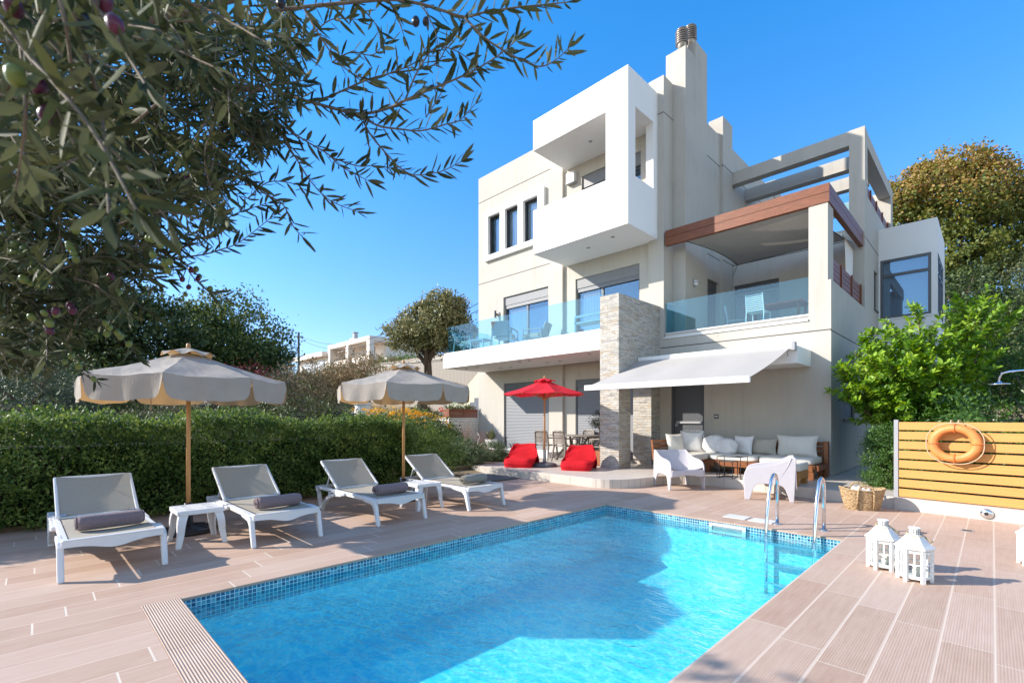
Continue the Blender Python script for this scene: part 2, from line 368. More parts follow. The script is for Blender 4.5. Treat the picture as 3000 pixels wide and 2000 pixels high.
def copingmat():
    m = bpy.data.materials.new('ribbed_coping'); N, L = nodes_of(m); b = N['Principled BSDF']
    g = N.new('ShaderNodeTexCoord'); sp = N.new('ShaderNodeSeparateXYZ'); L.new(g.outputs['Object'], sp.inputs[0]); x, y = sp.outputs[0], sp.outputs[1]
    ribs = mathn(N, L, 'SINE', mathn(N, L, 'MULTIPLY', y, 2*PI/0.0155))
    fu = mathn(N, L, 'FRACT', mathn(N, L, 'DIVIDE', mathn(N, L, 'ADD', x, 4.49), 0.985)); du = mathn(N, L, 'MULTIPLY', mathn(N, L, 'MINIMUM', fu, mathn(N, L, 'SUBTRACT', 1.0, fu)), 0.985)
    gr = mathn(N, L, 'LESS_THAN', du, 0.003)
    n = N.new('ShaderNodeTexNoise'); n.inputs['Scale'].default_value = 2.5; n.inputs['Detail'].default_value = 7; L.new(g.outputs['Object'], n.inputs[0])
    base = ramp(N, L, n.outputs[0], [(0.3, (0.46, 0.32, 0.235)), (0.7, (0.53, 0.39, 0.30))])
    d = mathn(N, L, 'MULTIPLY', mathn(N, L, 'LESS_THAN', ribs, -0.2), 0.25)
    mx = N.new('ShaderNodeMix'); mx.data_type = 'RGBA'; L.new(d, mx.inputs[0]); L.new(base, mx.inputs[6]); mx.inputs[7].default_value = (0.36, 0.25, 0.19, 1)
    mx2 = N.new('ShaderNodeMix'); mx2.data_type = 'RGBA'; L.new(gr, mx2.inputs[0]); L.new(mx.outputs[2], mx2.inputs[6]); mx2.inputs[7].default_value = (0.30, 0.21, 0.16, 1)
    L.new(mx2.outputs[2], b.inputs['Base Color']); b.inputs['Roughness'].default_value = 0.6
    bp = N.new('ShaderNodeBump'); bp.inputs['Strength'].default_value = 0.6; bp.inputs['Distance'].default_value = 0.003; L.new(ribs, bp.inputs['Height']); L.new(bp.outputs[0], b.inputs['Normal'])
    return m
M['coping'] = copingmat()
def mosaic():
    m = bpy.data.materials.new('pool_mosaic'); N, L = nodes_of(m); b = N['Principled BSDF']
    g = N.new('ShaderNodeTexCoord'); sp = N.new('ShaderNodeSeparateXYZ'); L.new(g.outputs['Object'], sp.inputs[0])
    T = 0.034; fr = []; ids = []
    geo = N.new('ShaderNodeNewGeometry'); sn = N.new('ShaderNodeSeparateXYZ'); L.new(geo.outputs['Normal'], sn.inputs[0])
    for i in range(3):
        u = mathn(N, L, 'DIVIDE', mathn(N, L, 'ADD', sp.outputs[i], 0.0171), T); ids.append(mathn(N, L, 'FLOOR', u)); f = mathn(N, L, 'FRACT', u)
        d = mathn(N, L, 'MINIMUM', f, mathn(N, L, 'SUBTRACT', 1.0, f))
        flat = mathn(N, L, 'GREATER_THAN', mathn(N, L, 'ABSOLUTE', sn.outputs[i]), 0.5)   # the axis across the face draws no joint
        fr.append(mathn(N, L, 'MAXIMUM', d, flat)); ids[-1] = mathn(N, L, 'MULTIPLY', ids[-1], mathn(N, L, 'SUBTRACT', 1.0, flat))
    d = mathn(N, L, 'MINIMUM', mathn(N, L, 'MINIMUM', fr[0], fr[1]), fr[2]); gr = mathn(N, L, 'LESS_THAN', d, 0.075)
    cx = N.new('ShaderNodeCombineXYZ')
    for i in range(3): L.new(ids[i], cx.inputs[i])
    wn = N.new('ShaderNodeTexWhiteNoise'); wn.noise_dimensions = '3D'; L.new(cx.outputs[0], wn.inputs['Vector'])
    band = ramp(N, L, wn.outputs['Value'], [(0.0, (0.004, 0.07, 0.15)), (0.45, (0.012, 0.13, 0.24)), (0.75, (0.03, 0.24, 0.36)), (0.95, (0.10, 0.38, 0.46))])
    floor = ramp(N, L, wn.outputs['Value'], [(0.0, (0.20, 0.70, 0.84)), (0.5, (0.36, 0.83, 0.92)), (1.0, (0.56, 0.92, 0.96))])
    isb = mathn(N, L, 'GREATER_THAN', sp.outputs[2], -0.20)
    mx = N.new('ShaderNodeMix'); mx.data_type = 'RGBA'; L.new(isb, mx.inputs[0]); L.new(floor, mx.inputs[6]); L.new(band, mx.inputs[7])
    mx2 = N.new('ShaderNodeMix'); mx2.data_type = 'RGBA'; L.new(gr, mx2.inputs[0]); L.new(mx.outputs[2], mx2.inputs[6]); mx2.inputs[7].default_value = (0.58, 0.78, 0.82, 1)
    L.new(mx2.outputs[2], b.inputs['Base Color']); b.inputs['Roughness'].default_value = 0.25
    return m
M['mosaic'] = mosaic()
def watermat():
    m = bpy.data.materials.new('pool_water'); N, L = nodes_of(m); N.remove(N['Principled BSDF'])
    tc = N.new('ShaderNodeTexCoord'); mp = N.new('ShaderNodeMapping'); mp.inputs['Rotation'].default_value = (0, 0, R_(35)); mp.inputs['Scale'].default_value = (1, 1.7, 1); L.new(tc.outputs['Object'], mp.inputs[0])
    a = N.new('ShaderNodeTexNoise'); a.inputs['Scale'].default_value = 4.5; a.inputs['Detail'].default_value = 3; a.inputs['Distortion'].default_value = 0.6; L.new(mp.outputs[0], a.inputs[0])
    c = N.new('ShaderNodeTexNoise'); c.inputs['Scale'].default_value = 22; c.inputs['Detail'].default_value = 3; c.inputs['Distortion'].default_value = 0.4; L.new(mp.outputs[0], c.inputs[0])
    wd_ = N.new('ShaderNodeTexNoise'); wd_.inputs['Scale'].default_value = 0.9; wd_.inputs['Detail'].default_value = 2; L.new(tc.outputs['Object'], wd_.inputs[0])
    gust = mathn(N, L, 'MAXIMUM', mathn(N, L, 'MULTIPLY', mathn(N, L, 'SUBTRACT', wd_.outputs[0], 0.30), 4.0), 0.18)      # breeze ruffles some patches more
    h = mathn(N, L, 'MULTIPLY', mathn(N, L, 'ADD', a.outputs[0], mathn(N, L, 'MULTIPLY', c.outputs[0], 0.34)), gust)
    bp = N.new('ShaderNodeBump'); bp.inputs['Strength'].default_value = 1.0; bp.inputs['Distance'].default_value = 0.035; L.new(h, bp.inputs['Height'])
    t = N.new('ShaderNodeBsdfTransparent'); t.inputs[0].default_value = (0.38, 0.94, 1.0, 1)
    # web of brighter threads put into the tint, standing in for wave-focused light
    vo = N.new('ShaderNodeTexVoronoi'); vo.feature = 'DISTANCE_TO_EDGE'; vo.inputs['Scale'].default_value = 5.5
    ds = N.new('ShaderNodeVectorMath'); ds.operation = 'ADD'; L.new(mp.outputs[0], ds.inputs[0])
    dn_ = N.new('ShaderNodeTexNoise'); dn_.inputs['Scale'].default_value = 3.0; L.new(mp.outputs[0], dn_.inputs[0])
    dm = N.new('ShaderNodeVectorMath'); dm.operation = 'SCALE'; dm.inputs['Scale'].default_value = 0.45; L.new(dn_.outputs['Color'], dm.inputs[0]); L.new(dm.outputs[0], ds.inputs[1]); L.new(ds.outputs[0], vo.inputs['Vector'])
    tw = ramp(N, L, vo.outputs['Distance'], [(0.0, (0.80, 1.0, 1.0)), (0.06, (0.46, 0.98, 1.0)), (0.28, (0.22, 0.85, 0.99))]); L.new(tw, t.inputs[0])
    r = N.new('ShaderNodeBsdfRefraction'); r.inputs['IOR'].default_value = 1.2; r.inputs['Roughness'].default_value = 0.0; r.inputs['Color'].default_value = (0.38, 0.94, 1.0, 1); L.new(bp.outputs[0], r.inputs['Normal'])
    mt = N.new('ShaderNodeMixShader'); mt.inputs[0].default_value = 0.12; L.new(t.outputs[0], mt.inputs[1]); L.new(r.outputs[0], mt.inputs[2])
    g = N.new('ShaderNodeBsdfGlossy'); g.inputs['Roughness'].default_value = 0.03; L.new(bp.outputs[0], g.inputs['Normal'])
    mx = N.new('ShaderNodeMixShader'); L.new(schlick(N, L, 0.02, bp.outputs[0]), mx.inputs[0]); L.new(mt.outputs[0], mx.inputs[1]); L.new(g.outputs[0], mx.inputs[2])
    L.new(mx.outputs[0], N['Material Output'].inputs[0]); return m
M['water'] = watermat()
def stonemat():
    m = bpy.data.materials.new('stacked_stone'); N, L = nodes_of(m); b = N['Principled BSDF']
    g = N.new('ShaderNodeTexCoord'); sp = N.new('ShaderNodeSeparateXYZ'); L.new(g.outputs['Object'], sp.inputs[0])
    cx = N.new('ShaderNodeCombineXYZ'); L.new(mathn(N, L, 'ADD', sp.outputs[0], sp.outputs[1]), cx.inputs[0]); L.new(sp.outputs[2], cx.inputs[1])
    br = N.new('ShaderNodeTexBrick'); br.inputs['Scale'].default_value = 1.0; br.inputs['Brick Width'].default_value = 0.21; br.inputs['Row Height'].default_value = 0.042
    br.inputs['Mortar Size'].default_value = 0.0022; br.inputs['Mortar Smooth'].default_value = 0.3; br.offset = 0.37; br.squash = 1.4; br.squash_frequency = 3
    br.inputs['Color1'].default_value = (0, 0, 0, 1); br.inputs['Color2'].default_value = (1, 1, 1, 1); br.inputs['Mortar'].default_value = (0.5, 0.5, 0.5, 1); L.new(cx.outputs[0], br.inputs['Vector'])
    n = N.new('ShaderNodeTexNoise'); n.inputs['Scale'].default_value = 9; n.inputs['Detail'].default_value = 8; L.new(g.outputs['Object'], n.inputs[0])
    rgb = N.new('ShaderNodeSeparateColor'); L.new(br.outputs['Color'], rgb.inputs[0])
    k = mathn(N, L, 'ADD', mathn(N, L, 'MULTIPLY', rgb.outputs[0], 0.62), mathn(N, L, 'MULTIPLY', n.outputs[0], 0.45))
    col = ramp(N, L, k, [(0.12, (0.27, 0.255, 0.235)), (0.35, (0.45, 0.425, 0.38)), (0.56, (0.56, 0.53, 0.475)), (0.70, (0.43, 0.345, 0.25)), (0.80, (0.58, 0.555, 0.515)), (0.97, (0.36, 0.35, 0.335))])
    mx = N.new('ShaderNodeMix'); mx.data_type = 'RGBA'; L.new(br.outputs['Fac'], mx.inputs[0]); L.new(col, mx.inputs[6]); mx.inputs[7].default_value = (0.16, 0.13, 0.10, 1)
    L.new(mx.outputs[2], b.inputs['Base Color']); b.inputs['Roughness'].default_value = 0.85
    h = mathn(N, L, 'ADD', mathn(N, L, 'MULTIPLY', br.outputs['Fac'], -1.2), mathn(N, L, 'ADD', mathn(N, L, 'MULTIPLY', rgb.outputs[0], 0.8), mathn(N, L, 'MULTIPLY', n.outputs[0], 0.8)))
    bp = N.new('ShaderNodeBump'); bp.inputs['Strength'].default_value = 1.0; bp.inputs['Distance'].default_value = 0.02; L.new(h, bp.inputs['Height']); L.new(bp.outputs[0], b.inputs['Normal'])
    return m
M['stone'] = stonemat()
def stripemat(name, col, axis, period, dark=0.6, strength=0.8, rough=0.5, dist=0.006):
    m = bpy.data.materials.new(name); N, L = nodes_of(m); b = N['Principled BSDF']; b.inputs['Roughness'].default_value = rough
    g = N.new('ShaderNodeTexCoord'); sp = N.new('ShaderNodeSeparateXYZ'); L.new(g.outputs['Object'], sp.inputs[0])
    f = mathn(N, L, 'FRACT', mathn(N, L, 'DIVIDE', sp.outputs[axis], period))
    ln = mathn(N, L, 'LESS_THAN', f, 0.13)
    mx = N.new('ShaderNodeMix'); mx.data_type = 'RGBA'; L.new(ln, mx.inputs[0]); mx.inputs[6].default_value = (*col, 1); mx.inputs[7].default_value = (*sc(col, dark), 1); L.new(mx.outputs[2], b.inputs['Base Color'])
    bp = N.new('ShaderNodeBump'); bp.inputs['Strength'].default_value = strength; bp.inputs['Distance'].default_value = dist
    L.new(mathn(N, L, 'SINE', mathn(N, L, 'MULTIPLY', f, PI)), bp.inputs['Height']); L.new(bp.outputs[0], b.inputs['Normal']); return m
M['shutter'] = stripemat('roller_shutter_slats', (0.19, 0.198, 0.218), 2, 0.052)
M['shutter_dark'] = stripemat('dark_shutter_slats', (0.10, 0.105, 0.115), 2, 0.05)
M['board_wall'] = stripemat('board_marked_concrete', (0.33, 0.29, 0.245), 0, 0.35, dark=0.82, rough=0.9)
def wickermat():
    m = bpy.data.materials.new('woven_seagrass'); N, L = nodes_of(m); b = N['Principled BSDF']; b.inputs['Roughness'].default_value = 0.8
    g = N.new('ShaderNodeTexCoord'); v = N.new('ShaderNodeTexVoronoi'); mp = N.new('ShaderNodeMapping'); mp.inputs['Scale'].default_value = (34, 34, 80); L.new(g.outputs['Object'], mp.inputs[0]); L.new(mp.outputs[0], v.inputs[0]); v.inputs['Scale'].default_value = 1.0
    col = ramp(N, L, v.outputs['Distance'], [(0.1, (0.58, 0.42, 0.24)), (0.5, (0.46, 0.31, 0.16)), (0.85, (0.16, 0.09, 0.04))])
    L.new(col, b.inputs['Base Color'])
    bp = N.new('ShaderNodeBump'); bp.inputs['Strength'].default_value = 1.0; bp.inputs['Distance'].default_value = 0.012; bp.invert = True; L.new(v.outputs['Distance'], bp.inputs['Height']); L.new(bp.outputs[0], b.inputs['Normal']); return m
M['wicker'] = wickermat()

# leaves
LF = {}
LF['olive'] = leafmat('olive_leaf', [(0.024, 0.036, 0.016), (0.04, 0.054, 0.024), (0.076, 0.084, 0.033)], 0.65, 0.18, 0.12, back=(0.095, 0.108, 0.055))
LF['hedge'] = leafmat('hedge_leaf', [(0.035, 0.075, 0.016), (0.07, 0.13, 0.027), (0.115, 0.185, 0.042), (0.25, 0.31, 0.075)], 0.55, 0.30, 0.3, clump=2.6)
LF['lemon'] = leafmat('lemon_leaf', [(0.05, 0.12, 0.012), (0.10, 0.22, 0.02), (0.21, 0.36, 0.03), (0.34, 0.48, 0.05)], 0.45, 0.36, 0.35)
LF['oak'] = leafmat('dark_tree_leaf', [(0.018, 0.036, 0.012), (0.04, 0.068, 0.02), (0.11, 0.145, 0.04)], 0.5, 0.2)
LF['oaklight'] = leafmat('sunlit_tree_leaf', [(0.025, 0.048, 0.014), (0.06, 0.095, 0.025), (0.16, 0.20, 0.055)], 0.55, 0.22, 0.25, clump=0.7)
LF['ball'] = leafmat('holm_oak_leaf', [(0.11, 0.12, 0.045), (0.20, 0.20, 0.08), (0.31, 0.28, 0.13)], 0.5, 0.2)
LF['maple'] = leafmat('autumn_leaf', [(0.10, 0.13, 0.02), (0.18, 0.18, 0.03), (0.27, 0.21, 0.04), (0.36, 0.22, 0.06), (0.42, 0.25, 0.11)], 0.55, 0.25)
LF['mapleg'] = leafmat('green_autumn_leaf', [(0.05, 0.085, 0.015), (0.11, 0.14, 0.025), (0.19, 0.19, 0.035)], 0.55, 0.25)
LF['sage'] = leafmat('grey_green_leaf', [(0.12, 0.15, 0.10), (0.20, 0.23, 0.17), (0.28, 0.31, 0.25)], 0.7, 0.15)
LF['rosemary'] = leafmat('rosemary_leaf', [(0.05, 0.085, 0.035), (0.085, 0.13, 0.055), (0.17, 0.21, 0.10)], 0.6, 0.15)
LF['shrub'] = leafmat('olive_green_shrub_leaf', [(0.04, 0.06, 0.02), (0.075, 0.095, 0.035), (0.12, 0.13, 0.05)], 0.55, 0.2)
LF['dry'] = leafmat('dry_bush_leaf', [(0.13, 0.15, 0.05), (0.24, 0.19, 0.09), (0.30, 0.21, 0.12), (0.38, 0.27, 0.16)], 0.9, 0.1)
LF['yellow'] = leafmat('yellow_flower', [(0.75, 0.38, 0.02), (0.80, 0.48, 0.02), (0.72, 0.30, 0.01)], 0.6, 0.25)
LF['redleaf'] = leafmat('wine_red_leaf', [(0.10, 0.015, 0.02), (0.16, 0.03, 0.03), (0.07, 0.02, 0.015)], 0.5, 0.25)
LF['agave'] = leafmat('agave_leaf', [(0.06, 0.09, 0.03), (0.12, 0.14, 0.05), (0.18, 0.17, 0.07)], 0.5, 0.05)
LF['succulent'] = leafmat('succulent_leaf', [(0.11, 0.20, 0.05), (0.16, 0.27, 0.07)], 0.4, 0.1)
LF['box'] = leafmat('box_leaf', [(0.03, 0.075, 0.012), (0.06, 0.13, 0.022), (0.10, 0.19, 0.035)], 0.4, 0.25)
LF['young'] = leafmat('bluish_young_olive_leaf', [(0.03, 0.05, 0.03), (0.05, 0.075, 0.045), (0.09, 0.115, 0.075)], 0.5, 0.2)

def leaf_mesh(name, P, D, Lh, Wd, mat, parent=None, seed=1, shape=4, curl=0.15, nrm=None):
    """one mesh of leaves: P points, D directions (n,3), lengths and widths per leaf"""
    r = np.random.RandomState(seed); n = len(P)
    P = np.asarray(P, float); D = np.asarray(D, float); D /= np.linalg.norm(D, axis=1)[:, None] + 1e-9
    Lh = np.broadcast_to(np.asarray(Lh, float), (n,)); Wd = np.broadcast_to(np.asarray(Wd, float), (n,))
    q = r.normal(size=(n, 3)) if nrm is None else np.asarray(nrm, float) + r.normal(size=(n, 3))*0.45
    nn = q - D*(q*D).sum(1)[:, None]; nn /= np.linalg.norm(nn, axis=1)[:, None] + 1e-9
    Sd = np.cross(D, nn)
    if shape == 4: st = [(0, 0), (0.45, 1), (1, 0)]
    else: st = [(0, 0.0), (0.22, 0.75), (0.5, 1.0), (0.78, 0.66), (1, 0.0)]
    vs = []; 
    for t, wd in st:
        c = P + D*(Lh*t)[:, None] - nn*(Lh*curl*t*t)[:, None]
        if wd == 0: vs.append(c)
        elif shape == 6: vs.append(c + Sd*(Wd*wd/2)[:, None]); vs.append(c - nn*(Wd*wd*0.20)[:, None]); vs.append(c - Sd*(Wd*wd/2)[:, None])
        else: vs.append(c + Sd*(Wd*wd/2)[:, None]); vs.append(c - Sd*(Wd*wd/2)[:, None])
    k = len(vs); V = np.stack(vs, 1).reshape(-1, 3)
    base = (np.arange(n)*k)[:, None]
    me = bpy.data.meshes.new(name); me.vertices.add(n*k); me.vertices.foreach_set('co', V.astype(np.float32).ravel())
    if shape == 4:
        lp = (base + np.array([0, 1, 3, 2])).ravel(); tot = np.full(n, 4)
    elif shape == 6:            # folded along the midrib
        fc = [0, 1, 2, 0, 2, 3, 1, 4, 5, 2, 2, 5, 6, 3, 4, 7, 8, 5, 5, 8, 9, 6, 7, 10, 8, 8, 10, 9]; lp = (base + np.array(fc)).ravel(); tot = np.tile([3, 3, 4, 4, 4, 4, 3, 3], n)
    else:
        fc = [0, 1, 2, 1, 3, 4, 2, 3, 5, 6, 4, 5, 7, 6]; lp = (base + np.array(fc)).ravel(); tot = np.tile([3, 4, 4, 3], n)
    me.loops.add(len(lp)); me.loops.foreach_set('vertex_index', lp.astype(np.int32))
    stt = np.concatenate([[0], np.cumsum(tot)[:-1]])
    me.polygons.add(len(tot)); me.polygons.foreach_set('loop_start', stt.astype(np.int32)); me.polygons.foreach_set('loop_total', tot.astype(np.int32))
    me.materials.append(mat); me.update(calc_edges=True)
    o = bpy.data.objects.new(name, me); link(o, parent); return o
def rdir(n, r): 
    d = r.normal(size=(n, 3)); return d/np.linalg.norm(d, axis=1)[:, None]
def crown(lobes, nclump, nleaf, cl, seed, flat=0.75, inner=0.45):
    """leaf positions of a crown: clumps near the surface of ellipsoid lobes, leaves spread about each clump"""
    r = np.random.RandomState(seed)
    lob = np.array([(x, y, z, a, b, c) for x, y, z, a, b, c in lobes], float)
    vol = (lob[:, 3]*lob[:, 4]*lob[:, 5])**0.67; idx = r.choice(len(lob), nclump, p=vol/vol.sum())
    d = rdir(nclump, r); rad = inner + (1-inner)*r.rand(nclump)**0.45; rad *= r.uniform(0.86, 1.10, nclump)
    C = lob[idx, :3] + d*rad[:, None]*lob[idx, 3:6]
    k = r.choice(nclump, nleaf); g = r.normal(size=(nleaf, 3))*cl*np.array([1, 1, flat])*r.uniform(0.6, 1.3, nclump)[k][:, None]
    P = C[k] + g
    D = d[k]*0.7 + r.normal(size=(nleaf, 3))*0.8 + np.array([0, 0, 0.15])
    return P, D, d[k]
def limbs(mb, base, top, r0, lobes, seed, n=9, rad=0.09):
    """tapered trunk and limbs reaching into the crown"""
    r = random.Random(seed); base = Vector(base); top = Vector(top); H = top - base
    side = Vector((r.uniform(-1, 1), r.uniform(-1, 1), 0))*H.length*0.05
    pts = [base, base + H*0.3 + side, base + H*0.65 - side*0.6, top]
    mb.tube(pts, [r0*1.25, r0, r0*0.85, r0*0.62], 10)
    for i in range(n):
        x, y, z, a, b, c = lobes[i % len(lobes)]
        e = Vector((x + r.uniform(-.7, .7)*a, y + r.uniform(-.7, .7)*b, z + r.uniform(-.4, .75)*c))
        s = base + H*r.uniform(0.7, 1.0); m = s.lerp(e, 0.5) + Vector((r.uniform(-.1, .1), r.uniform(-.1, .1), r.uniform(.0, .12)))*(e-s).length
        mb.tube([s, m, e], [r0*0.5, r0*0.32, r0*0.10], 6)
def tree(name, base, top, r0, lobes, leaf, nclump, nleaf, cl, lsize, seed, label, cat='tree', group=None, shape=4, inner=0.45, aspect=0.6, upper=None):
    t = thing(name, (0, 0, 0), 0, label, cat, group)
    t.location = base; off = Vector(base)
    lob = [(x-off.x, y-off.y, z-off.z, a, b, c) for x, y, z, a, b, c in lobes]
    mb = MB(); limbs(mb, (0, 0, 0), Vector(top)-off, r0, lob, seed); mb.build('trunk', M['bark'], t, smooth=True)
    P, D, nr = crown(lob, nclump, nleaf, cl, seed+1, inner=inner)
    r = np.random.RandomState(seed+2); ls = lsize*r.uniform(0.6, 1.3, nleaf)
    if upper is not None:       # the upper crown turns colour first
        q = P[:, 2] + r.normal(size=nleaf)*1.1 > upper - off.z
        leaf_mesh('crown', P[q], D[q], ls[q], ls[q]*aspect, leaf, t, seed+3, shape, nrm=nr[q]); q = ~q
        leaf_mesh('lower_crown', P[q], D[q], ls[q], ls[q]*aspect, LF['mapleg'], t, seed+4, shape, nrm=nr[q])
    else: leaf_mesh('crown', P, D, ls, ls*aspect, leaf, t, seed+3, shape, nrm=nr)
    return t
def shrub(name, base, lobes, leaf, nclump, nleaf, cl, lsize, seed, label, cat='shrub', group=None, aspect=0.45, inner=0.3, stems=5, shape=4):
    t = thing(name, base, 0, label, cat, group); mb = MB(); r = random.Random(seed)
    for i in range(stems):
        x, y, z, a, b, c = lobes[i % len(lobes)]
        e = Vector((x + r.uniform(-.6, .6)*a, y + r.uniform(-.6, .6)*b, z + r.uniform(-.3, .5)*c)); s = Vector((r.uniform(-.012, .012), r.uniform(-.012, .012), 0))
        mb.tube([s, s.lerp(e, .5) + Vector((r.uniform(-.05, .05), r.uniform(-.05, .05), .05)), e], [0.02, 0.014, 0.005], 5)
    mb.build('stem', M['bark'], t)
    P, D, nr = crown(lobes, nclump, nleaf, cl, seed+1, inner=inner)
    P[:, 2] = np.maximum(P[:, 2], 0.01)
    rr = np.random.RandomState(seed+2); ls = lsize*rr.uniform(0.6, 1.3, nleaf)
    leaf_mesh('foliage', P, D, ls, ls*aspect, leaf, t, seed+3, shape, nrm=nr)
    return t

# ================================================================== SETTING
PX0, PX1, PY0, PY1 = -4.45, -1.215, 0.80, 6.62
def structure(o): o['kind'] = 'structure'; return o
def terr(x, y):
    h = -0.03
    if x < -8.6: h += 0.10*min(-x-8.6, 30)
    t = min(1, max(0, (y-18.0)/0.6))
    if x < -16: h = h*(1-t) + t*(5.05 + 0.035*max(0, min(60, y-19)) + 0.03*max(0, min(60, -x-30)))
    if y > 24 and x >= -16: h += 0.16*min(y-24, 60)*min(1, (x+16)/8+0.4)
    return h
b = MB()
xs = [-400, -200, -120, -80, -60, -50, -44, -38, -34, -30, -26, -23, -20, -17.5, -16, -14.5, -13, -11, -8.6, PX0-0.02, PX1+0.02, 1, 4, 8, 14, 22, 40, 80, 200, 400]
ys = [-400, -100, -40, -15, -6, PY0-0.02, PY1+0.02, 9, 12, 15, 17.9, 18.1, 18.35, 18.6, 21, 24, 28, 33, 40, 50, 65, 90, 140, 400]
for i in range(len(xs)-1):
    for j in range(len(ys)-1):
        if xs[i] == PX0-0.02 and ys[j] == PY0-0.02: continue
        b.quad(*[(x, y, terr(x, y)) for x, y in ((xs[i], ys[j]), (xs[i+1], ys[j]), (xs[i+1], ys[j+1]), (xs[i], ys[j+1]))])
structure(b.build('ground', pm('dry_ground', (0.24, 0.18, 0.11), 1.0, var=0.4, scale=0.8, bump=0.6, bscale=6)))

b = MB()
DX0, DX1, DY0, DY1 = -8.55, 7.0, -5.0, 10.6
for x0, x1, y0, y1 in ((DX0, PX0, DY0, DY1), (PX1, DX1, DY0, DY1), (PX0, PX1, PY1, DY1), (PX0, PX1, DY0, 0.555)):
    b.box(x0, x1, y0, y1, -0.024, 0)
b.mi = 1; b.box(PX0-0.03, PX1, 0.557, PY0, -0.024, 0.003)
structure(b.build('pool_deck', [M['deck'], M['coping']], bevel=0.0))

b = MB(); zf = -0.80
b.quad((PX0, PY0, zf), (PX1, PY0, zf), (PX1, PY1, zf), (PX0, PY1, zf))
for p, q in (((PX0, PY0), (PX1, PY0)), ((PX1, PY0), (PX1, PY1)), ((PX1, PY1), (PX0, PY1)), ((PX0, PY1), (PX0, PY0))):
    b.quad((*p, zf), (*p, -0.022), (*q, -0.022), (*q, zf))
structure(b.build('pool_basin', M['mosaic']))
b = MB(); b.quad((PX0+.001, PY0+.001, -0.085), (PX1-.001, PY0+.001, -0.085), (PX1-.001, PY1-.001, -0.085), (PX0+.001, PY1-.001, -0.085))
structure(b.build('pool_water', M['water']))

# raised tiled terrace with its wavy front edge, running on as the kerb under the fence
edge = [(-9.62, 8.08), (-5.75, 8.03), (-5.56, 8.06), (-5.40, 8.13), (-5.27, 8.25), (-5.17, 8.42), (-5.09, 8.68), (-5.04, 8.95), (-5.00, 9.25), (-4.90, 9.52), (-4.72, 9.73), (-4.45, 9.87), (-4.15, 9.92), (-3.8, 9.92), (-3.4, 9.87), (-2.9, 9.76), (-2.4, 9.68), (-1.63, 9.58), (-1.08, 9.47)]
poly = edge + [(-1.08, 9.53), (-1.08, 26), (-2.38, 26), (-2.38, 12.25), (-9.62, 12.25)]
zp = 0.18
b = MB(); b.prism(poly, -0.01, zp)
structure(b.build('raised_terrace', M['tile'], bevel=0.004))
b = MB()     # grout lines of the risers and floor: thin lines a hair proud
for i in range(0, 40):
    pass
kerb = [(-1.08, 9.45), (-0.7, 9.37), (0.3, 9.24), (3.0, 8.92), (7.0, 8.5), (7.0, 8.85), (3.0, 9.25), (0.3, 9.58), (-1.08, 9.66)]
b = MB(); b.prism(kerb, -0.01, 0.182); structure(b.build('kerb', M['tile'], bevel=0.006))
b = MB(); b.prism([(-1.06, 9.66), (0.3, 9.58), (3, 9.25), (7, 8.85), (14, 9), (14, 24), (-1.06, 24)], -0.02, 0.14)
b.box(-16.5, -9.63, 7.2, 11.95, -0.02, 0.16); b.box(-11.2, -8.56, -6, 7.2, -0.02, 0.06)
structure(b.build('planting_bed', M['soil']))
# risers' joints
b = MB()
def along(poly, step):
    out = []; acc = 0
    for (x0, y0), (x1, y1) in zip(poly, poly[1:]):
        l = math.hypot(x1-x0, y1-y0); t = step - acc if acc else step*0.5
        while t < l:
            out.append((x0+(x1-x0)*t/l, y0+(y1-y0)*t/l, math.atan2(y1-y0, x1-x0))); t += step
        acc = (l - (t-step)) % step
    return out
for x, y, a in along(edge[:2], 0.6) + along(edge[1:8], 0.17) + along(edge[8:], 0.42):
    n = Vector((math.sin(a), -math.cos(a), 0)); b.bar(Vector((x, y, 0.0))+n*0.001, Vector((x, y, zp-0.004))+n*0.001, 0.005, 0.004, up=n)
structure(b.build('terrace_tile_joint', pm('pale_grout', (0.33, 0.29, 0.25), 0.9)))
# strip of grey decking and the step along the facade
b = MB()
for i in range(9): b.box(-9.62, -8.5, 6.62+i*0.158, 6.62+i*0.158+0.15, 0.002, 0.022)
structure(b.build('grey_decking', pm('weathered_grey_boards', (0.44, 0.42, 0.39), 0.8, var=0.15, scale=5, stretch=(1, 8, 1))))
b = MB(); b.box(-13.0, -9.63, 11.2, 11.99, 0.1, 0.36); structure(b.build('facade_step', M['white'], bevel=0.01))

# ================================================================== VILLA
V = thing('villa', (-8.0, 14.0, 0), 0, 'three storey white and beige modern villa with glass balconies beside the pool', 'house')
VO = Vector(V.location)
def part(mb, name, mat, parent=V, **k):
    o = mb.build(name, mat, None, **k); o.parent = parent
    off = VO if parent == V else VO
    if parent == V: o.location = -VO
    return o
YF, YM = 12.0, 12.1
XL, XS, XC, XR = -13.86, -9.75, -6.25, -2.42
b = MB()
# left block front, with its openings
b.wallY(XL, XS, 0, 10.54, YF, [(-13.28, -12.63, 7.45, 8.91), (-12.38, -11.71, 7.45, 8.91), (-11.47, -10.79, 7.45, 8.91), (-12.49, -10.35, 3.58, 5.77), (-12.46, -10.33, 0.36, 2.66)], 0.22)
b.quad((XL, YF, 0), (XL, YF, 10.54), (XL, 21, 10.54), (XL, 21, 0))
b.quad((XL, YF, 10.54), (XS, YF, 10.54), (XS, 21, 10.54), (XL, 21, 10.54))
b.quad((XS, YF, 0), (XS, YM, 0), (XS, YM, 10.54), (XS, YF, 10.54))
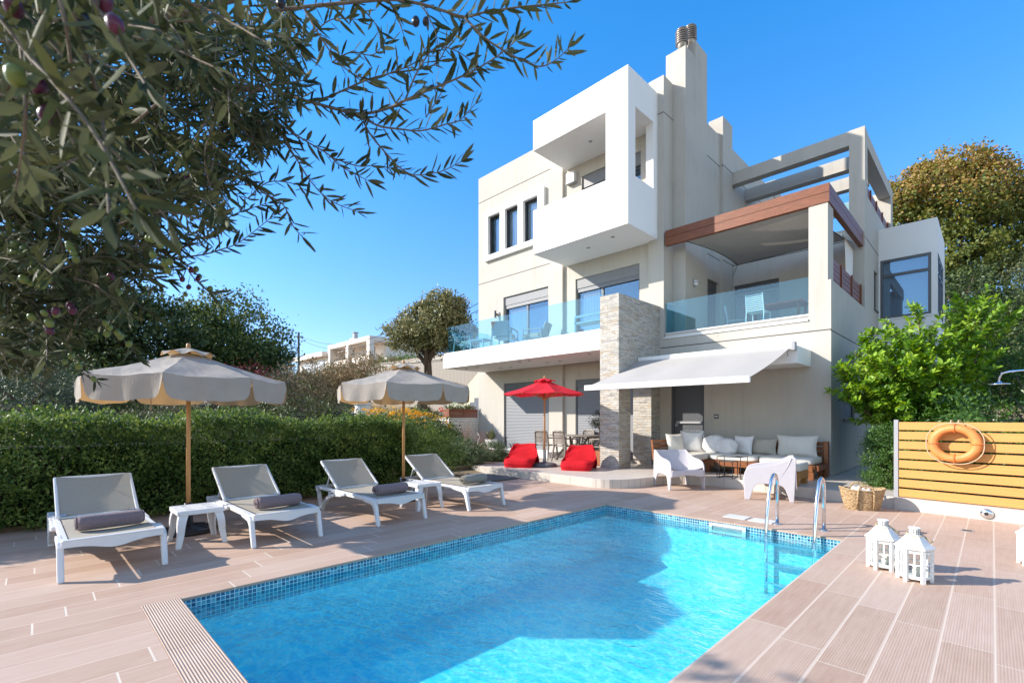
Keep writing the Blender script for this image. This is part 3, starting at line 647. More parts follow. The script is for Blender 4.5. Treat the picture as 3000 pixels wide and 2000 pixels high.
# middle bay, set back 10 cm
b.wallY(XS, -6.7, 0, 10.54, YM, [(-9.30, -7.04, 3.58, 5.79), (-9.30, -6.95, 0.2, 2.62), (-9.06, -7.0, 7.0, 8.96)], 0.2)
b.quad((XS, YM, 10.54), (-6.4, YM, 10.54), (-6.4, 21, 10.54), (XS, 21, 10.54))
# column beside the chimney
b.box(-6.70, XC, YF, 12.53, 3.532, 10.66)
# right section below the terrace
b.wallY(-6.72, XR, 0, 3.53, YF, [(-6.05, -5.15, 0.18, 2.32)], 0.16)
b.quad((-6.25, YF, 3.53), (-2.84, YF, 3.53), (-2.84, YF+0.3, 3.53), (-6.25, YF+0.3, 3.53))
# end wall towards the alley
b.wallX(YF, 18.02, 0, 3.6, XR, [(13.19, 14.45, 1.39, 2.53)], 0.14)
b.wallX(YF+0.003, 15.82, 3.6, 4.365, XR)
b.quad((XR, YF, 4.365), (XR, 15.82, 4.365), (XR-0.22, 15.82, 4.365), (XR-0.22, YF, 4.365)); b.quad((XR-0.22, YF+.5, 3.66), (XR-0.22, YF+.5, 4.365), (XR-0.22, 15.8, 4.365), (XR-0.22, 15.8, 3.66))
b.quad((-2.84, YF, 3.53), (XR, YF, 3.53), (XR, YF, 4.365), (-2.84, YF, 4.365))
b.quad((-2.84, YF, 3.53), (-2.84, YF, 4.365), (-2.84, YF+.5, 4.365), (-2.84, YF+.5, 3.53))
b.quad((-2.84, YF, 4.365), (XR, YF, 4.365), (XR, YF+.5, 4.365), (-2.84, YF+.5, 4.365))
# rear block: front above the terrace, side, parapet
b.wallY(-5.95, XR-0.003, 3.6, 6.6, 15.82, [(-5.82, -4.52, 3.66, 5.62)], 0.15)
b.wallX(15.82, 20.9, 3.6, 7.5, XR, [(17.24, 17.79, 4.58, 5.70)], 0.1)
b.wallX(18.02, 21, 0, 3.6, XR)
b.quad((XR, 16.2, 7.5), (XR, 20.9, 7.5), (XR-0.2, 20.9, 7.5), (XR-0.2, 16.2, 7.5)); b.quad((XR-0.2, 16.2, 6.5), (XR-0.2, 16.2, 7.5), (XR-0.2, 20.9, 7.5), (XR-0.2, 20.9, 6.5))
b.quad((-5.95, 15.82, 6.6), (XR, 15.82, 6.6), (XR, 21, 6.6), (-5.95, 21, 6.6))
b.quad((XL, 21, 0), (XL, 21, 10.5), (XR, 21, 7.5), (XR, 21, 0))
# tall wall running back from the chimney, and its pilaster
b.wallX(13.90, 21, 3.6, 10.13, -5.95, [(14.1, 14.9, 3.66, 5.55)], 0.12)
b.box(-6.3, -5.86, 15.02, 15.78, 3.6, 10.72)
b.wallX(15.8, 21, 6.6, 9.95, -5.945, [(17.0, 17.7, 6.62, 8.6)], 0.1)
b.quad((-6.4, 12.53, 10.13), (-5.95, 12.53, 10.13), (-5.95, 21, 10.13), (-6.4, 21, 10.13))
b.box(-6.3, -5.9, 20.2, 20.9, 9.9, 10.6)
part(b, 'wall', M['plaster'])
b = MB(); b.quad((-6.25, YF, 3.655), (XR, YF, 3.655), (XR, 15.82, 3.655), (-6.25, 15.82, 3.655)); part(b, 'terrace_floor', M['tile'])
# shadow joints
J = 0.012
def joint_strip(*lim): m_ = MB(); m_.box(*lim); part(m_, 'shadow_joint', M['joint'])
for z in (9.60, 6.50): joint_strip(XL-0.002, -10.27, YF-0.003, YF+0.01, z-J, z+J)
joint_strip(-6.33, XR, YF-0.003, YF+0.01, 3.30-J, 3.30+J); joint_strip(XR-0.01, XR+0.003, YF, 17.9, 3.28-J, 3.28+J)
joint_strip(XR-0.01, XR+0.003, 15.82, 18.0, 6.30-J, 6.30+J)
joint_strip(-5.96, -5.947, 13.93, 15.02, 9.18-J, 9.18+J); joint_strip(-5.87, -5.857, 15.02, 15.78, 9.22-J, 9.22+J); joint_strip(-5.9, -5.86, 15.016, 15.03, 9.2-J, 9.2+J); joint_strip(-5.96, -5.942, 15.8, 20.5, 9.25-J, 9.25+J)
joint_strip(XC-0.01, XC+0.003, YF, 12.53, 9.66-J, 9.66+J); joint_strip(-6.7, XC, YF-0.003, YF+.01, 9.66-J, 9.66+J)
joint_strip(-5.96, -5.947, 13.93, 15.02, 6.28-J, 6.28+J); joint_strip(-5.95, XR, 15.816, 15.83, 6.28-J, 6.28+J); joint_strip(-5.87, -5.857, 15.02, 15.78, 6.28-J, 6.28+J)

# chimney
b = MB(); b.box(-6.46, -5.89, 12.53, 13.18, 3.6, 11.55); b.box(-6.46, -5.89, 13.18, 13.92, 3.6, 12.03)
b.box(-6.46, -6.38, 12.55, 13.18, 11.55, 11.552)
ch = part(b, 'chimney', M['plaster'])
for y in (12.90, 13.45):
    z0 = 11.5 if y < 13 else 11.9
    b = MB(); b.lathe([(0.125, z0), (0.125, z0+.42), (0.13, z0+.43)], (-6.17, y, 0), 20); b.lathe([(0.17, z0+.78), (0.14, z0+.83), (0, z0+.85)], (-6.17, y, 0), 20)
    for k in range(6): b.lathe([(0.135, z0+.42+k*.06), (0.172, z0+.425+k*.06), (0.172, z0+.45+k*.06), (0.135, z0+.462+k*.06)], (-6.17, y, 0), 20)
    o = b.build('flue_pipe', pm('weathered_flue', (.34, .29, .25), .38, var=.3, scale=9, metal=.8), None, smooth=True); o.parent = ch
# white box balcony of the top floor
XB0, XB1, YB = -9.65, -6.43, 10.5
b = MB()
b.box(XB0, XB1, YB, YM-0.002, 9.36, 10.25)                         # roof slab
b.box(XB0, XB1, YB, YM-0.002, 6.28, 6.55)                          # floor slab
b.box(XB0, XB1, YB+.002, YB+0.2, 6.55, 7.58)                       # parapet
b.box(-7.09, XB1, YB+.002, YB+0.35, 7.58, 9.36)                    # corner pillar
b.box(XB1-0.22, XB1-.002, YB+0.2, YM-0.004, 6.55, 7.585)           # right parapet
b.box(XB1-0.22, XB1-.002, 11.77, YM-0.004, 7.585, 9.36)
b.box(XB0+.002, XB0+0.2, YB+0.2, YM-.004, 6.55, 7.58)
part(b, 'box_balcony', M['white'])
def discs(name, pts, z, par=V):
    for x, y in pts:
        bb = MB(); bb.lathe([(0.055, z-0.002), (0.055, z-0.012), (0.035, z-0.014), (0.03, z-0.006), (0, z-0.006)], (x, y, 0), 16); part(bb, name, M['lightgrey'], smooth=True)
discs('downlight', [(-8.15, 11.3)], 9.36); discs('downlight', [(-8.15, 11.2), (-7.2, 11.0)], 6.28)
# white surround of the three windows
b = MB(); xs_ = [-13.42, -13.20, -12.56, -12.31, -11.65, -11.40, -10.73, -10.46]
for i in (0, 2, 4, 6): b.box(xs_[i], xs_[i+1], 11.88, YF-.002, 7.25, 9.08)
for i in (1, 3, 5): b.box(xs_[i], xs_[i+1], 11.88, YF-.002, 7.25, 7.44); b.box(xs_[i], xs_[i+1], 11.88, YF-.002, 8.87, 9.08)
part(b, 'window_surround', M['white'])
def frame(mb, x0, x1, z0, z1, y, t=0.06, d=0.06, mull=()):
    mb.box(x0, x0+t, y, y+d, z0, z1); mb.box(x1-t, x1, y, y+d, z0, z1); mb.box(x0+t, x1-t, y, y+d, z1-t, z1); mb.box(x0+t, x1-t, y, y+d, z0, z0+t)
    for mx in mull: mb.box(mx-t/2, mx+t/2, y-0.004, y+d, z0+t, z1-t)
def cloth(mb, x0, x1, z0, z1, y, amp=0.025, n=28, per=0.11, lean=0.0):
    mb.grid(lambda u, v: (x0+(x1-x0)*u + lean*(1-v)*(u), y + amp*math.sin(2*PI*(x0+(x1-x0)*u)/per + 0.5*math.sin(3*v)), z0+(z1-z0)*v), n, 6)
def window(name, x0, x1, z0, z1, y, mull=(), curtain=None, lab=None, t=0.06):
    bb = MB(); frame(bb, x0, x1, z0, z1, y, t, 0.06, mull); f = part(bb, name, M['grey'])
    bb = MB(); bb.box(x0+t-.01, x1-t+.01, y+0.025, y+0.032, z0+t-.01, z1-t+.01); p_ = part(bb, 'pane', M['pane'], parent=f)
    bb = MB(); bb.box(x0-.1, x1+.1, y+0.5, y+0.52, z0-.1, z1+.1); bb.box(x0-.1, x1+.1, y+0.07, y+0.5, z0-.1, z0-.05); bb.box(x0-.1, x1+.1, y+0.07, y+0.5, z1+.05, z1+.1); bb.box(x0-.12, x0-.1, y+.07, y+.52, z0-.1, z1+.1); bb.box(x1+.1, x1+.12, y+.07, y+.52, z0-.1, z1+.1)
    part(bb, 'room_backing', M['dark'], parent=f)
    if curtain:
        bb = MB(); 
        for c0, c1, ln in curtain: cloth(bb, c0, c1, z0+.02, z1-.02, y+0.075, amp=.012, lean=ln)
        part(bb, 'curtain', M['curtain'], parent=f, smooth=True)
    return f
for (a, c), cur in zip(((-13.28, -12.63), (-12.38, -11.71), (-11.47, -10.79)), ([(-12.95, -12.70, 0)], [(-12.34, -11.76, -0.12)], [(-11.42, -10.83, 0)])):
    window('window', a, c, 7.45, 8.91, 12.06, curtain=cur, t=0.07)
window('window', -9.06, -7.0, 7.0, 8.6, 12.24, mull=(-8.0,)); b = MB(); b.box(-9.06, -7.0, 12.15, 12.29, 8.6, 8.955); part(b, 'shutter_box', pm('grey_shutter_box', (.20, .20, .21), .5, var=.06))
def sliding(x0, x1, z0, z1, y, mid, cur):
    f = window('sliding_door', x0, x1, z0, z1-0.30, y+0.1, mull=(mid,), curtain=cur, t=0.075); f['label'] = 'dark framed sliding glass door on the long balcony'
    bb = MB(); bb.box(x0, x1, y+0.04, y+0.2, z1-0.30, z1-.002); o = part(bb, 'shutter_box', pm('grey_shutter_box', (.20, .20, .21), .5, var=.06)); bb = MB(); bb.box(x0+.02, x1-.02, y+0.06, y+0.1, z1-0.42, z1-0.302); part(bb, 'roller_shutter', M['shutter'])
sliding(-12.49, -10.35, 3.62, 5.77, 12.02, -11.40, [(-12.35, -11.5, 0)])
sliding(-9.30, -7.04, 3.62, 5.79, 12.1, -8.35, [(-9.15, -8.5, 0)])
for x0, x1, z0, z1, y in ((-12.46, -10.33, 0.36, 2.66, 12.05), (-9.30, -6.95, 0.2, 2.62, 12.14)):
    b = MB(); b.box(x0+.05, x1-.05, y, y+0.03, z0, z1-0.26); o = part(b, 'roller_shutter', M['shutter'])
    b = MB(); b.box(x0, x0+.05, y-.02, y+.06, z0, z1); b.box(x1-.05, x1, y-.02, y+.06, z0, z1); b.box(x0+.05, x1-.05, y-.015, y+.06, z1-0.26, z1-.002); part(b, 'shutter_frame', M['grey'])
# long balcony: slab, kerb, glass, lights
b = MB(); b.box(-13.49, -6.9, 10.05, YF-.002, 3.13, 3.56); b.box(-13.46, -6.9, 10.09, YF-.002, 3.575, 3.66); b.mi = 1; b.box(-13.47, -6.9, 10.08, YF-.002, 3.56, 3.575)
part(b, 'balcony_slab', [M['white'], M['joint']])
b = MB(); cuts = [-13.33, -11.95, -10.35, -8.75, -6.93]
for i in range(4): b.box(cuts[i]+.008, cuts[i+1]-.008, 10.15, 10.165, 3.6, 4.55)
b.box(-13.345, -13.33, 10.17, 11.1, 3.6, 4.55); b.box(-13.345, -13.33, 11.11, YF-.01, 3.6, 4.55)
part(b, 'glass_railing', M['railglass'])
discs('downlight', [(-12.9, 10.6), (-12.3, 10.6), (-11.9, 11.3), (-11.4, 11.3), (-10.2, 10.5), (-9.8, 10.5), (-9.7, 11.2), (-9.2, 11.2), (-7.6, 10.5)], 3.13)
# stone fin and stone pillar
b = MB(); b.box(-6.9, -6.36, 9.97, YF-.002, 2.7, 4.43); b.box(-6.9, -6.36, 9.97, 10.5, zp-.02, 2.7); b.box(-6.9, -6.36, 11.53, YF-.002, zp-.02, 2.7)
part(b, 'stone_wall', M['stone'])
# terrace railing of the right section
b = MB(); b.box(-6.22, -2.85, 12.08, 12.095, 3.66, 4.52); b.box(-6.205, -6.19, 12.1, 12.5, 3.66, 4.5); part(b, 'glass_railing', M['railglass'])
b = MB(); b.box(-6.24, -2.845, YF-0.03, YF+0.12, 3.535, 3.575); b.box(-6.24, -2.845, 12.06, 12.12, 3.575, 3.70); part(b, 'railing_sill', M['white'])
# terrace column, stained beams
b = MB(); b.box(-2.84, -2.48, YF+.002, 12.5, 4.366, 6.03); part(b, 'terrace_column', M['plaster'])
b = MB(); b.box(-6.2, -2.45, YF-.02, YF+0.10, 6.245, 6.43); b.box(-6.2, -2.45, YF-.02, YF+0.10, 6.03, 6.235); part(b, 'timber_beam', M['brown'])
b = MB(); b.box(-2.56, -2.45, YF+.103, 15.9, 6.245, 6.43); b.box(-2.56, -2.45, YF+.103, 15.9, 6.03, 6.235); part(b, 'timber_beam', M['browny'])
b = MB(); b.box(-6.2, -2.6, 15.7, 15.815, 6.05, 6.2); 
def slatfence(x, y0, y1, z0, z1, n, posts):
    bb = MB(); h = (z1-z0)/n
    for i in range(n): bb.box(x-.012, x+.012, y0, y1, z0+i*h+.006, z0+(i+1)*h-.006)
    for y in posts: bb.box(x+.013, x+.045, y-.035, y+.035, z0-.05, z1+.02)
    return bb
part(slatfence(-2.52, 12.52, 15.76, 4.40, 4.98, 5, (13.4, 14.57, 15.72)), 'timber_screen', M['browny'])
part(slatfence(-2.52, 16.45, 20.5, 7.52, 8.0, 4, (17.2, 18.2, 19.3, 20.4)), 'timber_screen', M['browny'])
# concrete pergola of the top terrace
b = MB(); b.box(-2.77, XR+.002, 15.80, 16.2, 4.367, 9.27); b.box(-2.77, XR+.002, 20.45, 20.9, 6.6, 9.22)
b.box(-5.94, -2.77, 15.82, 16.12, 8.88, 9.27); b.box(-5.94, -2.75, 17.12, 17.42, 8.80, 9.18); b.box(-5.94, -2.75, 18.45, 18.75, 8.75, 9.13); b.box(-5.94, -2.77, 20.5, 20.85, 8.75, 9.1)
b.box(-2.75, XR, 16.2, 20.45, 8.86, 9.24)
part(b, 'concrete_pergola', M['plaster'])
b = MB(); b.box(-5.9, -2.8, 15.95, 15.965, 6.62, 7.55); part(b, 'glass_railing', M['railglass'])
# bay on the alley side
BX1, BY0, BY1 = -1.09, 18.02, 20.9
b = MB(); b.wallY(XR, BX1, 0, 7.08, BY0, [(-2.38, -1.22, 4.38, 6.13)], 0.1)
b.wallX(BY0, BY1, 0, 7.08, BX1, [(BY0+.15, 20.5, 4.38, 6.13)], 0.1)
b.quad((XR, BY0, 7.08), (BX1, BY0, 7.08), (BX1, BY1, 7.08), (XR, BY1, 7.08)); b.quad((XR, BY1, 0), (XR, BY1, 7.08), (BX1, BY1, 7.08), (BX1, BY1, 0))
b.box(XR-.05, BX1+0.02, BY0-0.03, BY0-.002, 4.33, 4.378)
part(b, 'bay', M['white'])
b = MB(); frame(b, -2.38, -1.22, 4.38, 6.13, BY0+.02, 0.07, 0.06); b.box(-2.31, -1.29, BY0+.02, BY0+.08, 5.62, 5.70)
for y0, y1 in ((BY0+.16, 18.9), (18.9, 19.7), (19.7, 20.5)):
    b.box(BX1-.09, BX1-.02, y0, y0+.07, 4.38, 6.13); b.box(BX1-.09, BX1-.02, y1-.07, y1, 4.38, 6.13); b.box(BX1-.09, BX1-.02, y0, y1, 6.06, 6.13); b.box(BX1-.09, BX1-.02, y0, y1, 4.38, 4.45); b.box(BX1-.09, BX1-.02, y0, y1, 5.62, 5.68)
bw = part(b, 'window', M['grey'])
b = MB(); b.box(-2.33, -1.27, BY0+.05, BY0+.057, 4.42, 6.09); b.box(BX1-.06, BX1-.053, BY0+.2, 20.46, 4.42, 6.09); part(b, 'pane', M['pane'], parent=bw)
b = MB(); b.box(-2.36, -1.25, BY0+.16, BY0+.165, 4.40, 6.12); part(b, 'blind', pm('pale_blind', (0.42, 0.47, 0.50), 0.9, var=0.04), parent=bw)
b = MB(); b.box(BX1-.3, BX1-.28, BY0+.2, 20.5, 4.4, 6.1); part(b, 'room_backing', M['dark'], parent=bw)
# small windows of the alley side
for y0, y1, z0, z1, mt in ((13.19, 14.45, 1.39, 2.53, 'shutter_dark'), (17.24, 17.79, 4.58, 5.70, 'shutter_dark')):
    b = MB(); b.box(XR-.09, XR-.06, y0+.04, y1-.04, z0+.04, z1-.04); o = part(b, 'louvred_shutter', M[mt]); b = MB()
    b.box(XR-.1, XR-.04, y0, y0+.04, z0, z1); b.box(XR-.1, XR-.04, y1-.04, y1, z0, z1); b.box(XR-.1, XR-.04, y0+.04, y1-.04, z0, z0+.04); b.box(XR-.1, XR-.04, y0+.04, y1-.04, z1-.04, z1); b.box(XR-.02, XR+.04, y0-.05, y1+.05, z0-.04, z0-.003)
    part(b, 'shutter_frame', M['grey'])
# doors at the back of the terrace
b = MB(); b.box(-5.8, -4.54, 15.92, 15.96, 3.67, 5.35); frame(b, -5.8, -4.54, 3.66, 5.36, 15.88, 0.07, 0.04, (-5.15,)); b.mi = 1; b.box(-5.82, -4.52, 15.86, 15.97, 5.36, 5.618); part(b, 'terrace_door', [M['lightgrey'], M['grey']])
b = MB(); b.box(-6.06, -6.03, 14.12, 14.88, 3.67, 5.3); o = part(b, 'louvred_shutter', M['shutter_dark'])
b = MB(); b.box(-6.07, -6.02, 14.1, 14.9, 5.3, 5.55); part(b, 'shutter_box', M['grey'])
b = MB(); b.box(-6.04, -6.0, 17.02, 17.68, 6.62, 8.58); part(b, 'top_door', M['grey'])
# ground floor door with its push bar
b = MB(); b.box(-6.03, -5.17, 12.10, 12.15, zp, 2.3); dr = part(b, 'door', M['grey']); b = MB(); frame(b, -6.05, -5.15, zp, 2.32, 12.06, 0.06, 0.045); part(b, 'door_frame', M['grey'])
b = MB(); b.box(-5.92, -5.22, 12.05, 12.085, 1.27, 1.325); b.box(-5.90, -5.85, 12.07, 12.10, 1.26, 1.335); b.box(-5.27, -5.22, 12.07, 12.1, 1.26, 1.335); b.box(-5.97, -5.89, 12.085, 12.1, 1.19, 1.26); part(b, 'push_bar', M['lightgrey'], parent=dr)
# white canopy box that carries the awning
b = MB(); b.box(-6.355, -2.79, 10.95, YF-.003, 2.53, 2.88); part(b, 'canopy', M['white'])

# ------------------------------------------------------------------ awning and shade sail
AW = thing('patio_awning', (-4.6, 10.9, 2.85), 0, 'off-white retractable awning let out over the patio sofa', 'awning')
AO = Vector(AW.location)
c = [Vector((-6.33, 10.84, 2.86)), Vector((-2.90, 10.84, 2.83)), Vector((-3.06, 8.98, 2.12)), Vector((-6.60, 8.98, 2.12))]
b = MB()
def aw(u, v):
    p = c[0].lerp(c[1], u).lerp(c[3].lerp(c[2], u), v); return p - AO + Vector((0, 0, -0.035*math.sin(PI*v)*(0.6+0.4*math.cos(2*PI*u*3))))
b.grid(aw, 36, 14); b.build('awning_fabric', pm('awning_cloth', (0.47, 0.445, 0.42), 0.9, var=0.03, scale=3, trans=0.18), AW, smooth=True)
b = MB(); b.bar(c[3]-AO+Vector((-.03, 0, -.02)), c[2]-AO+Vector((.03, 0, -.02)), 0.07, 0.12); b.build('front_bar', M['white'], AW, bevel=0.01)
b = MB(); b.box(-6.35, -2.86, 10.82, 10.945, 2.80, 2.94); 
for v in (0,): pass
o = b.build('cassette', M['white'], AW, bevel=0.02); o.location = -AO
b = MB(); b.box(-2.86, -2.80, 10.80, 10.95, 2.78, 2.95); b.tube([(-2.93, 10.82, 2.82), (-2.93, 10.82, 2.66)], 0.012); o = b.build('bracket', M['lightgrey'], AW); o.location = -AO
for sx in (-6.1, -3.3):
    b = MB(); e = Vector((sx + (0.75 if sx < -4 else -0.75), 9.9, 2.36)); b.tube([(sx, 10.85, 2.74), e, (sx-.02, 9.02, 2.09)], 0.025); o = b.build('folding_arm', M['white'], AW); o.location = -AO

SA = thing('shade_sail', (-4.2, 13.9, 6.0), 0, 'taupe fabric shade sail stretched under the stained timber beams of the upper terrace', 'shade sail'); so = Vector(SA.location)
q = [Vector((-5.75, 12.16, 6.10)), Vector((-2.68, 12.16, 6.10)), Vector((-2.80, 15.55, 6.24)), Vector((-5.42, 15.0, 6.02))]
def sail(u, v):
    uu = u + 0.05*math.sin(PI*v)*(1-2*u); vv = v + 0.02*math.sin(PI*u)*(1-2*v)
    p = q[0].lerp(q[1], uu).lerp(q[3].lerp(q[2], uu), vv); return p - so + Vector((0, 0, -0.10*math.sin(PI*v)*math.sin(PI*u)))
b = MB(); b.grid(sail, 24, 24); b.build('sail_cloth', M['sail'], SA, smooth=True)
b = MB(); b.tube([sail(0, t/16) for t in range(17)], 0.012); b.tube([sail(1, t/16) for t in range(17)], 0.012); b.tube([sail(t/16, 1) for t in range(17)], 0.012); b.build('hem_cord', M['iron'], SA)
b = MB(); b.tube([q[3]-so, Vector((-5.85, 15.78, 5.95))-so], 0.01); b.tube([q[2]-so, Vector((-2.7, 15.8, 6.2))-so], 0.01); b.build('tension_strap', M['lightgrey'], SA)
CU = thing('terrace_curtain', (-2.7, 15.4, 5.0), 0, 'white gathered curtain hanging beside the timber screen of the upper terrace', 'curtain'); b = MB()
b.grid(lambda u, v: (0.03*math.sin(u*2*PI*7), (u-.5)*(0.42+0.45*v**2)*1.25, -1.2+2.25*v), 60, 8); b.build('curtain_cloth', M['whitefab'], CU, smooth=True)
b = MB(); b.tube([(0, -.9, 1.07), (0, .5, 1.07)], 0.012); b.build('rail', M['steel'], CU)

# ================================================================== FURNITURE
def copies(proto, spots):
    """spots: (location, rotation, label); the first moves the prototype itself"""
    out = []
    for i, (loc, rz, lab) in enumerate(spots):
        o = proto if i == 0 else copy_tree(proto)
        put(o, loc, rz, lab); out.append(o)
    return out
# ---- sun loungers: +x is the foot end
def make_lounger():
    t = thing('sun_lounger', (0, 0, 0), 0, 'x', 'sun lounger', 'white sun loungers along the hedge'); W = 0.335
    b = MB()
    for s in (-1, 1):
        b.bar((0.0, s*W, 0.315), (-1.88, s*W, 0.315), 0.05, 0.055)
    b.mi = 0
    # front apron: deeper in the middle
    b.grid(lambda u, v: (0.012, (u-.5)*2*(W+.025), 0.342 - v*(0.055 + 0.045*math.exp(-((u-.5)/.2)**2))), 20, 1)
    b.grid(lambda u, v: (-0.02, (.5-u)*2*(W+.025), 0.342 - v*(0.055 + 0.045*math.exp(-((u-.5)/.2)**2))), 20, 1)
    b.grid(lambda u, v: (0.012-.032*v, (u-.5)*2*(W+.025), 0.342 - (0.055 + 0.045*math.exp(-((u-.5)/.2)**2))), 20, 1)
    b.bar((-0.005, -W-.02, 0.347), (-0.005, W+.02, 0.347), 0.05, 0.012); b.bar((-1.86, -W, 0.32), (-1.86, W, 0.32), 0.05, 0.05); b.bar((-1.22, -W, 0.30), (-1.22, W, 0.30), 0.04, 0.03)
    b.build('frame', M['plastic'], t, bevel=0.012)
    for s in (-1, 1):
        b = MB(); b.M = Matrix.Translation((0, s*(W+.03), 0))
        b.side([(-0.34, 0.345), (-0.17, 0.347), (-0.06, 0.328), (-0.015, 0.29), (0.055, 0.0), (0.008, 0.0), (-0.072, 0.225), (-0.125, 0.268), (-0.34, 0.290)], -0.024, 0.024)
        b.build('front_leg', M['plastic'], t, bevel=0.012)
        b = MB(); b.M = Matrix.Translation((0, s*(W+.03), 0))
        b.side([(-1.90, 0.345), (-1.50, 0.34), (-1.22, 0.335), (-0.95, 0.335), (-0.95, 0.285), (-1.22, 0.275), (-1.40, 0.215), (-1.52, 0.13), (-1.62, 0.0), (-1.72, 0.0), (-1.77, 0.09), (-1.80, 0.22), (-1.90, 0.285)][::1], -0.03, -0.012)
        b.M = Matrix.Translation((0, s*(W+.03), 0))
        def strip(pts, w=0.045):
            for p, q in zip(pts, pts[1:]): b.bar((p[0], 0, p[1]), (q[0], 0, q[1]), 0.055, w)
        b.v = []; b.f = []; b.m = []
        strip([(-0.9, .31), (-1.2, .315), (-1.88, .325)], 0.04); strip([(-1.86, .33), (-1.80, .25), (-1.76, .12), (-1.73, .0)], 0.05); strip([(-1.69, .012), (-1.60, .10), (-1.46, .20), (-1.24, .27), (-0.98, .295)], 0.05); strip([(-1.36, .33), (-1.40, .23)], 0.06); b.box(-1.76, -1.64, -.028, .028, 0, .035)
        b.build('rear_leg', M['plastic'], t, bevel=0.01)
    # seat sling and the raised back
    b = MB(); b.grid(lambda u, v: (-0.03 - 1.25*u, (v-.5)*2*(W-.028), 0.349 - 0.018*math.sin(PI*v)*math.sin(PI*u)), 14, 8); b.build('seat_sling', M['sling'], t, smooth=True)
    h = Vector((-1.27, 0, 0.365)); e = Vector((-1.80, 0, 0.725))
    b = MB()
    for s in (-1, 1): b.bar(h + Vector((0.03, s*(W-.005), 0)), e + Vector((0, s*(W-.005), 0)), 0.032, 0.038)
    b.bar(e + Vector((0, -W, 0)), e + Vector((0, W, 0)), 0.03, 0.03); b.bar(h + Vector((0, -W, -0.01)), h + Vector((0, W, -0.01)), 0.03, 0.03)
    bk = b.build('backrest_frame', M['plastic'], t, bevel=0.008)
    dn = (e-h).normalized(); nn = Vector((-dn.z, 0, dn.x))*-1
    b = MB(); b.grid(lambda u, v: h + (e-h)*u + Vector((0, (v-.5)*2*(W-.012), 0)) + nn*(0.022 - 0.02*math.sin(PI*v)), 10, 8); b.build('backrest_sling', M['sling'], t, smooth=True)
    for s in (-1, 1):
        b = MB(); b.tube([(-1.70, s*(W-.05), 0.335), (-1.57, s*(W-.05), 0.56)], 0.013); b.build('backrest_strut', M['plastic'], t)
        b = MB(); b.tube([(-1.25, s*(W+.005), .375), (-1.25, s*(W-.07), .385)], 0.008); b.build('hinge_pin', M['steel'], t)
    return t
lng = copies(make_lounger(), [((-5.63, 0.515, 0), R_(1.0), 'sun lounger nearest the left edge, at the left of the first side table'),
    ((-5.66, 2.035, 0), R_(0), 'sun lounger directly right of the near side table and large parasol'),
    ((-5.64, 3.51, 0), R_(0), 'sun lounger left of the parasol pole that stands before the yellow flowers'),
    ((-5.61, 5.01, 0), R_(0), 'farthest sun lounger with the grey towel beside the rosemary')])
def make_towel(mat):
    t = MB(); 
    prof = [(0.03, .0), (.062, .005), (.072, .02), (.075, .06), (.074, .25), (.0755, .44), (.071, .475), (.06, .49), (.03, .492)]
    def f(u, v):
        i = v*(len(prof)-1); k = min(int(i), len(prof)-2); r = prof[k][0] + (prof[k+1][0]-prof[k][0])*(i-k); y = prof[k][1] + (prof[k+1][1]-prof[k][1])*(i-k)
        a = 2*PI*u; rr = r*(1 + 0.035*math.sin(a*2+1) + 0.025*math.sin(a*5+v*6)); z = rr*math.sin(a)
        return (rr*math.cos(a)*1.08, y-.245, max(z, -0.066*1) + .069)
    t.grid(f, 26, 24)
    # rolled spiral at both ends
    for sy in (-.252, .252):
        t.tube([((0.016+.0062*k/3)*math.cos(k*.7), sy, .069+(0.016+.0062*k/3)*math.sin(k*.7)) for k in range(24)], 0.007, 5)
    return t
tw = make_towel(M['towel']).build('rolled_towel', M['towel'], smooth=True); tag(tw, None, 'towel', 'rolled towels on the loungers')
tw.location = (-6.02, 0.515, 0.35); tw.rotation_euler = (0, 0, R_(3)); tw['label'] = 'rolled mauve towel on the lounger nearest the left edge'
for (x, y, a, lab) in ((-6.0, 2.05, 4, 'rolled mauve towel on the lounger right of the near side table'), (-5.95, 3.53, 2, 'rolled mauve towel on the lounger left of the far parasol pole')):
    o = tw.copy(); COL.objects.link(o); o.location = (x, y, .35); o.rotation_euler = (0, 0, R_(a)); o['label'] = lab
tw2 = make_towel(M['greytowel']).build('rolled_towel', M['greytowel'], smooth=True); tag(tw2, 'rolled grey towel on the farthest lounger', 'towel', 'rolled towels on the loungers'); tw2.location = (-5.95, 5.05, .35); tw2.rotation_euler = (0, 0, R_(3))
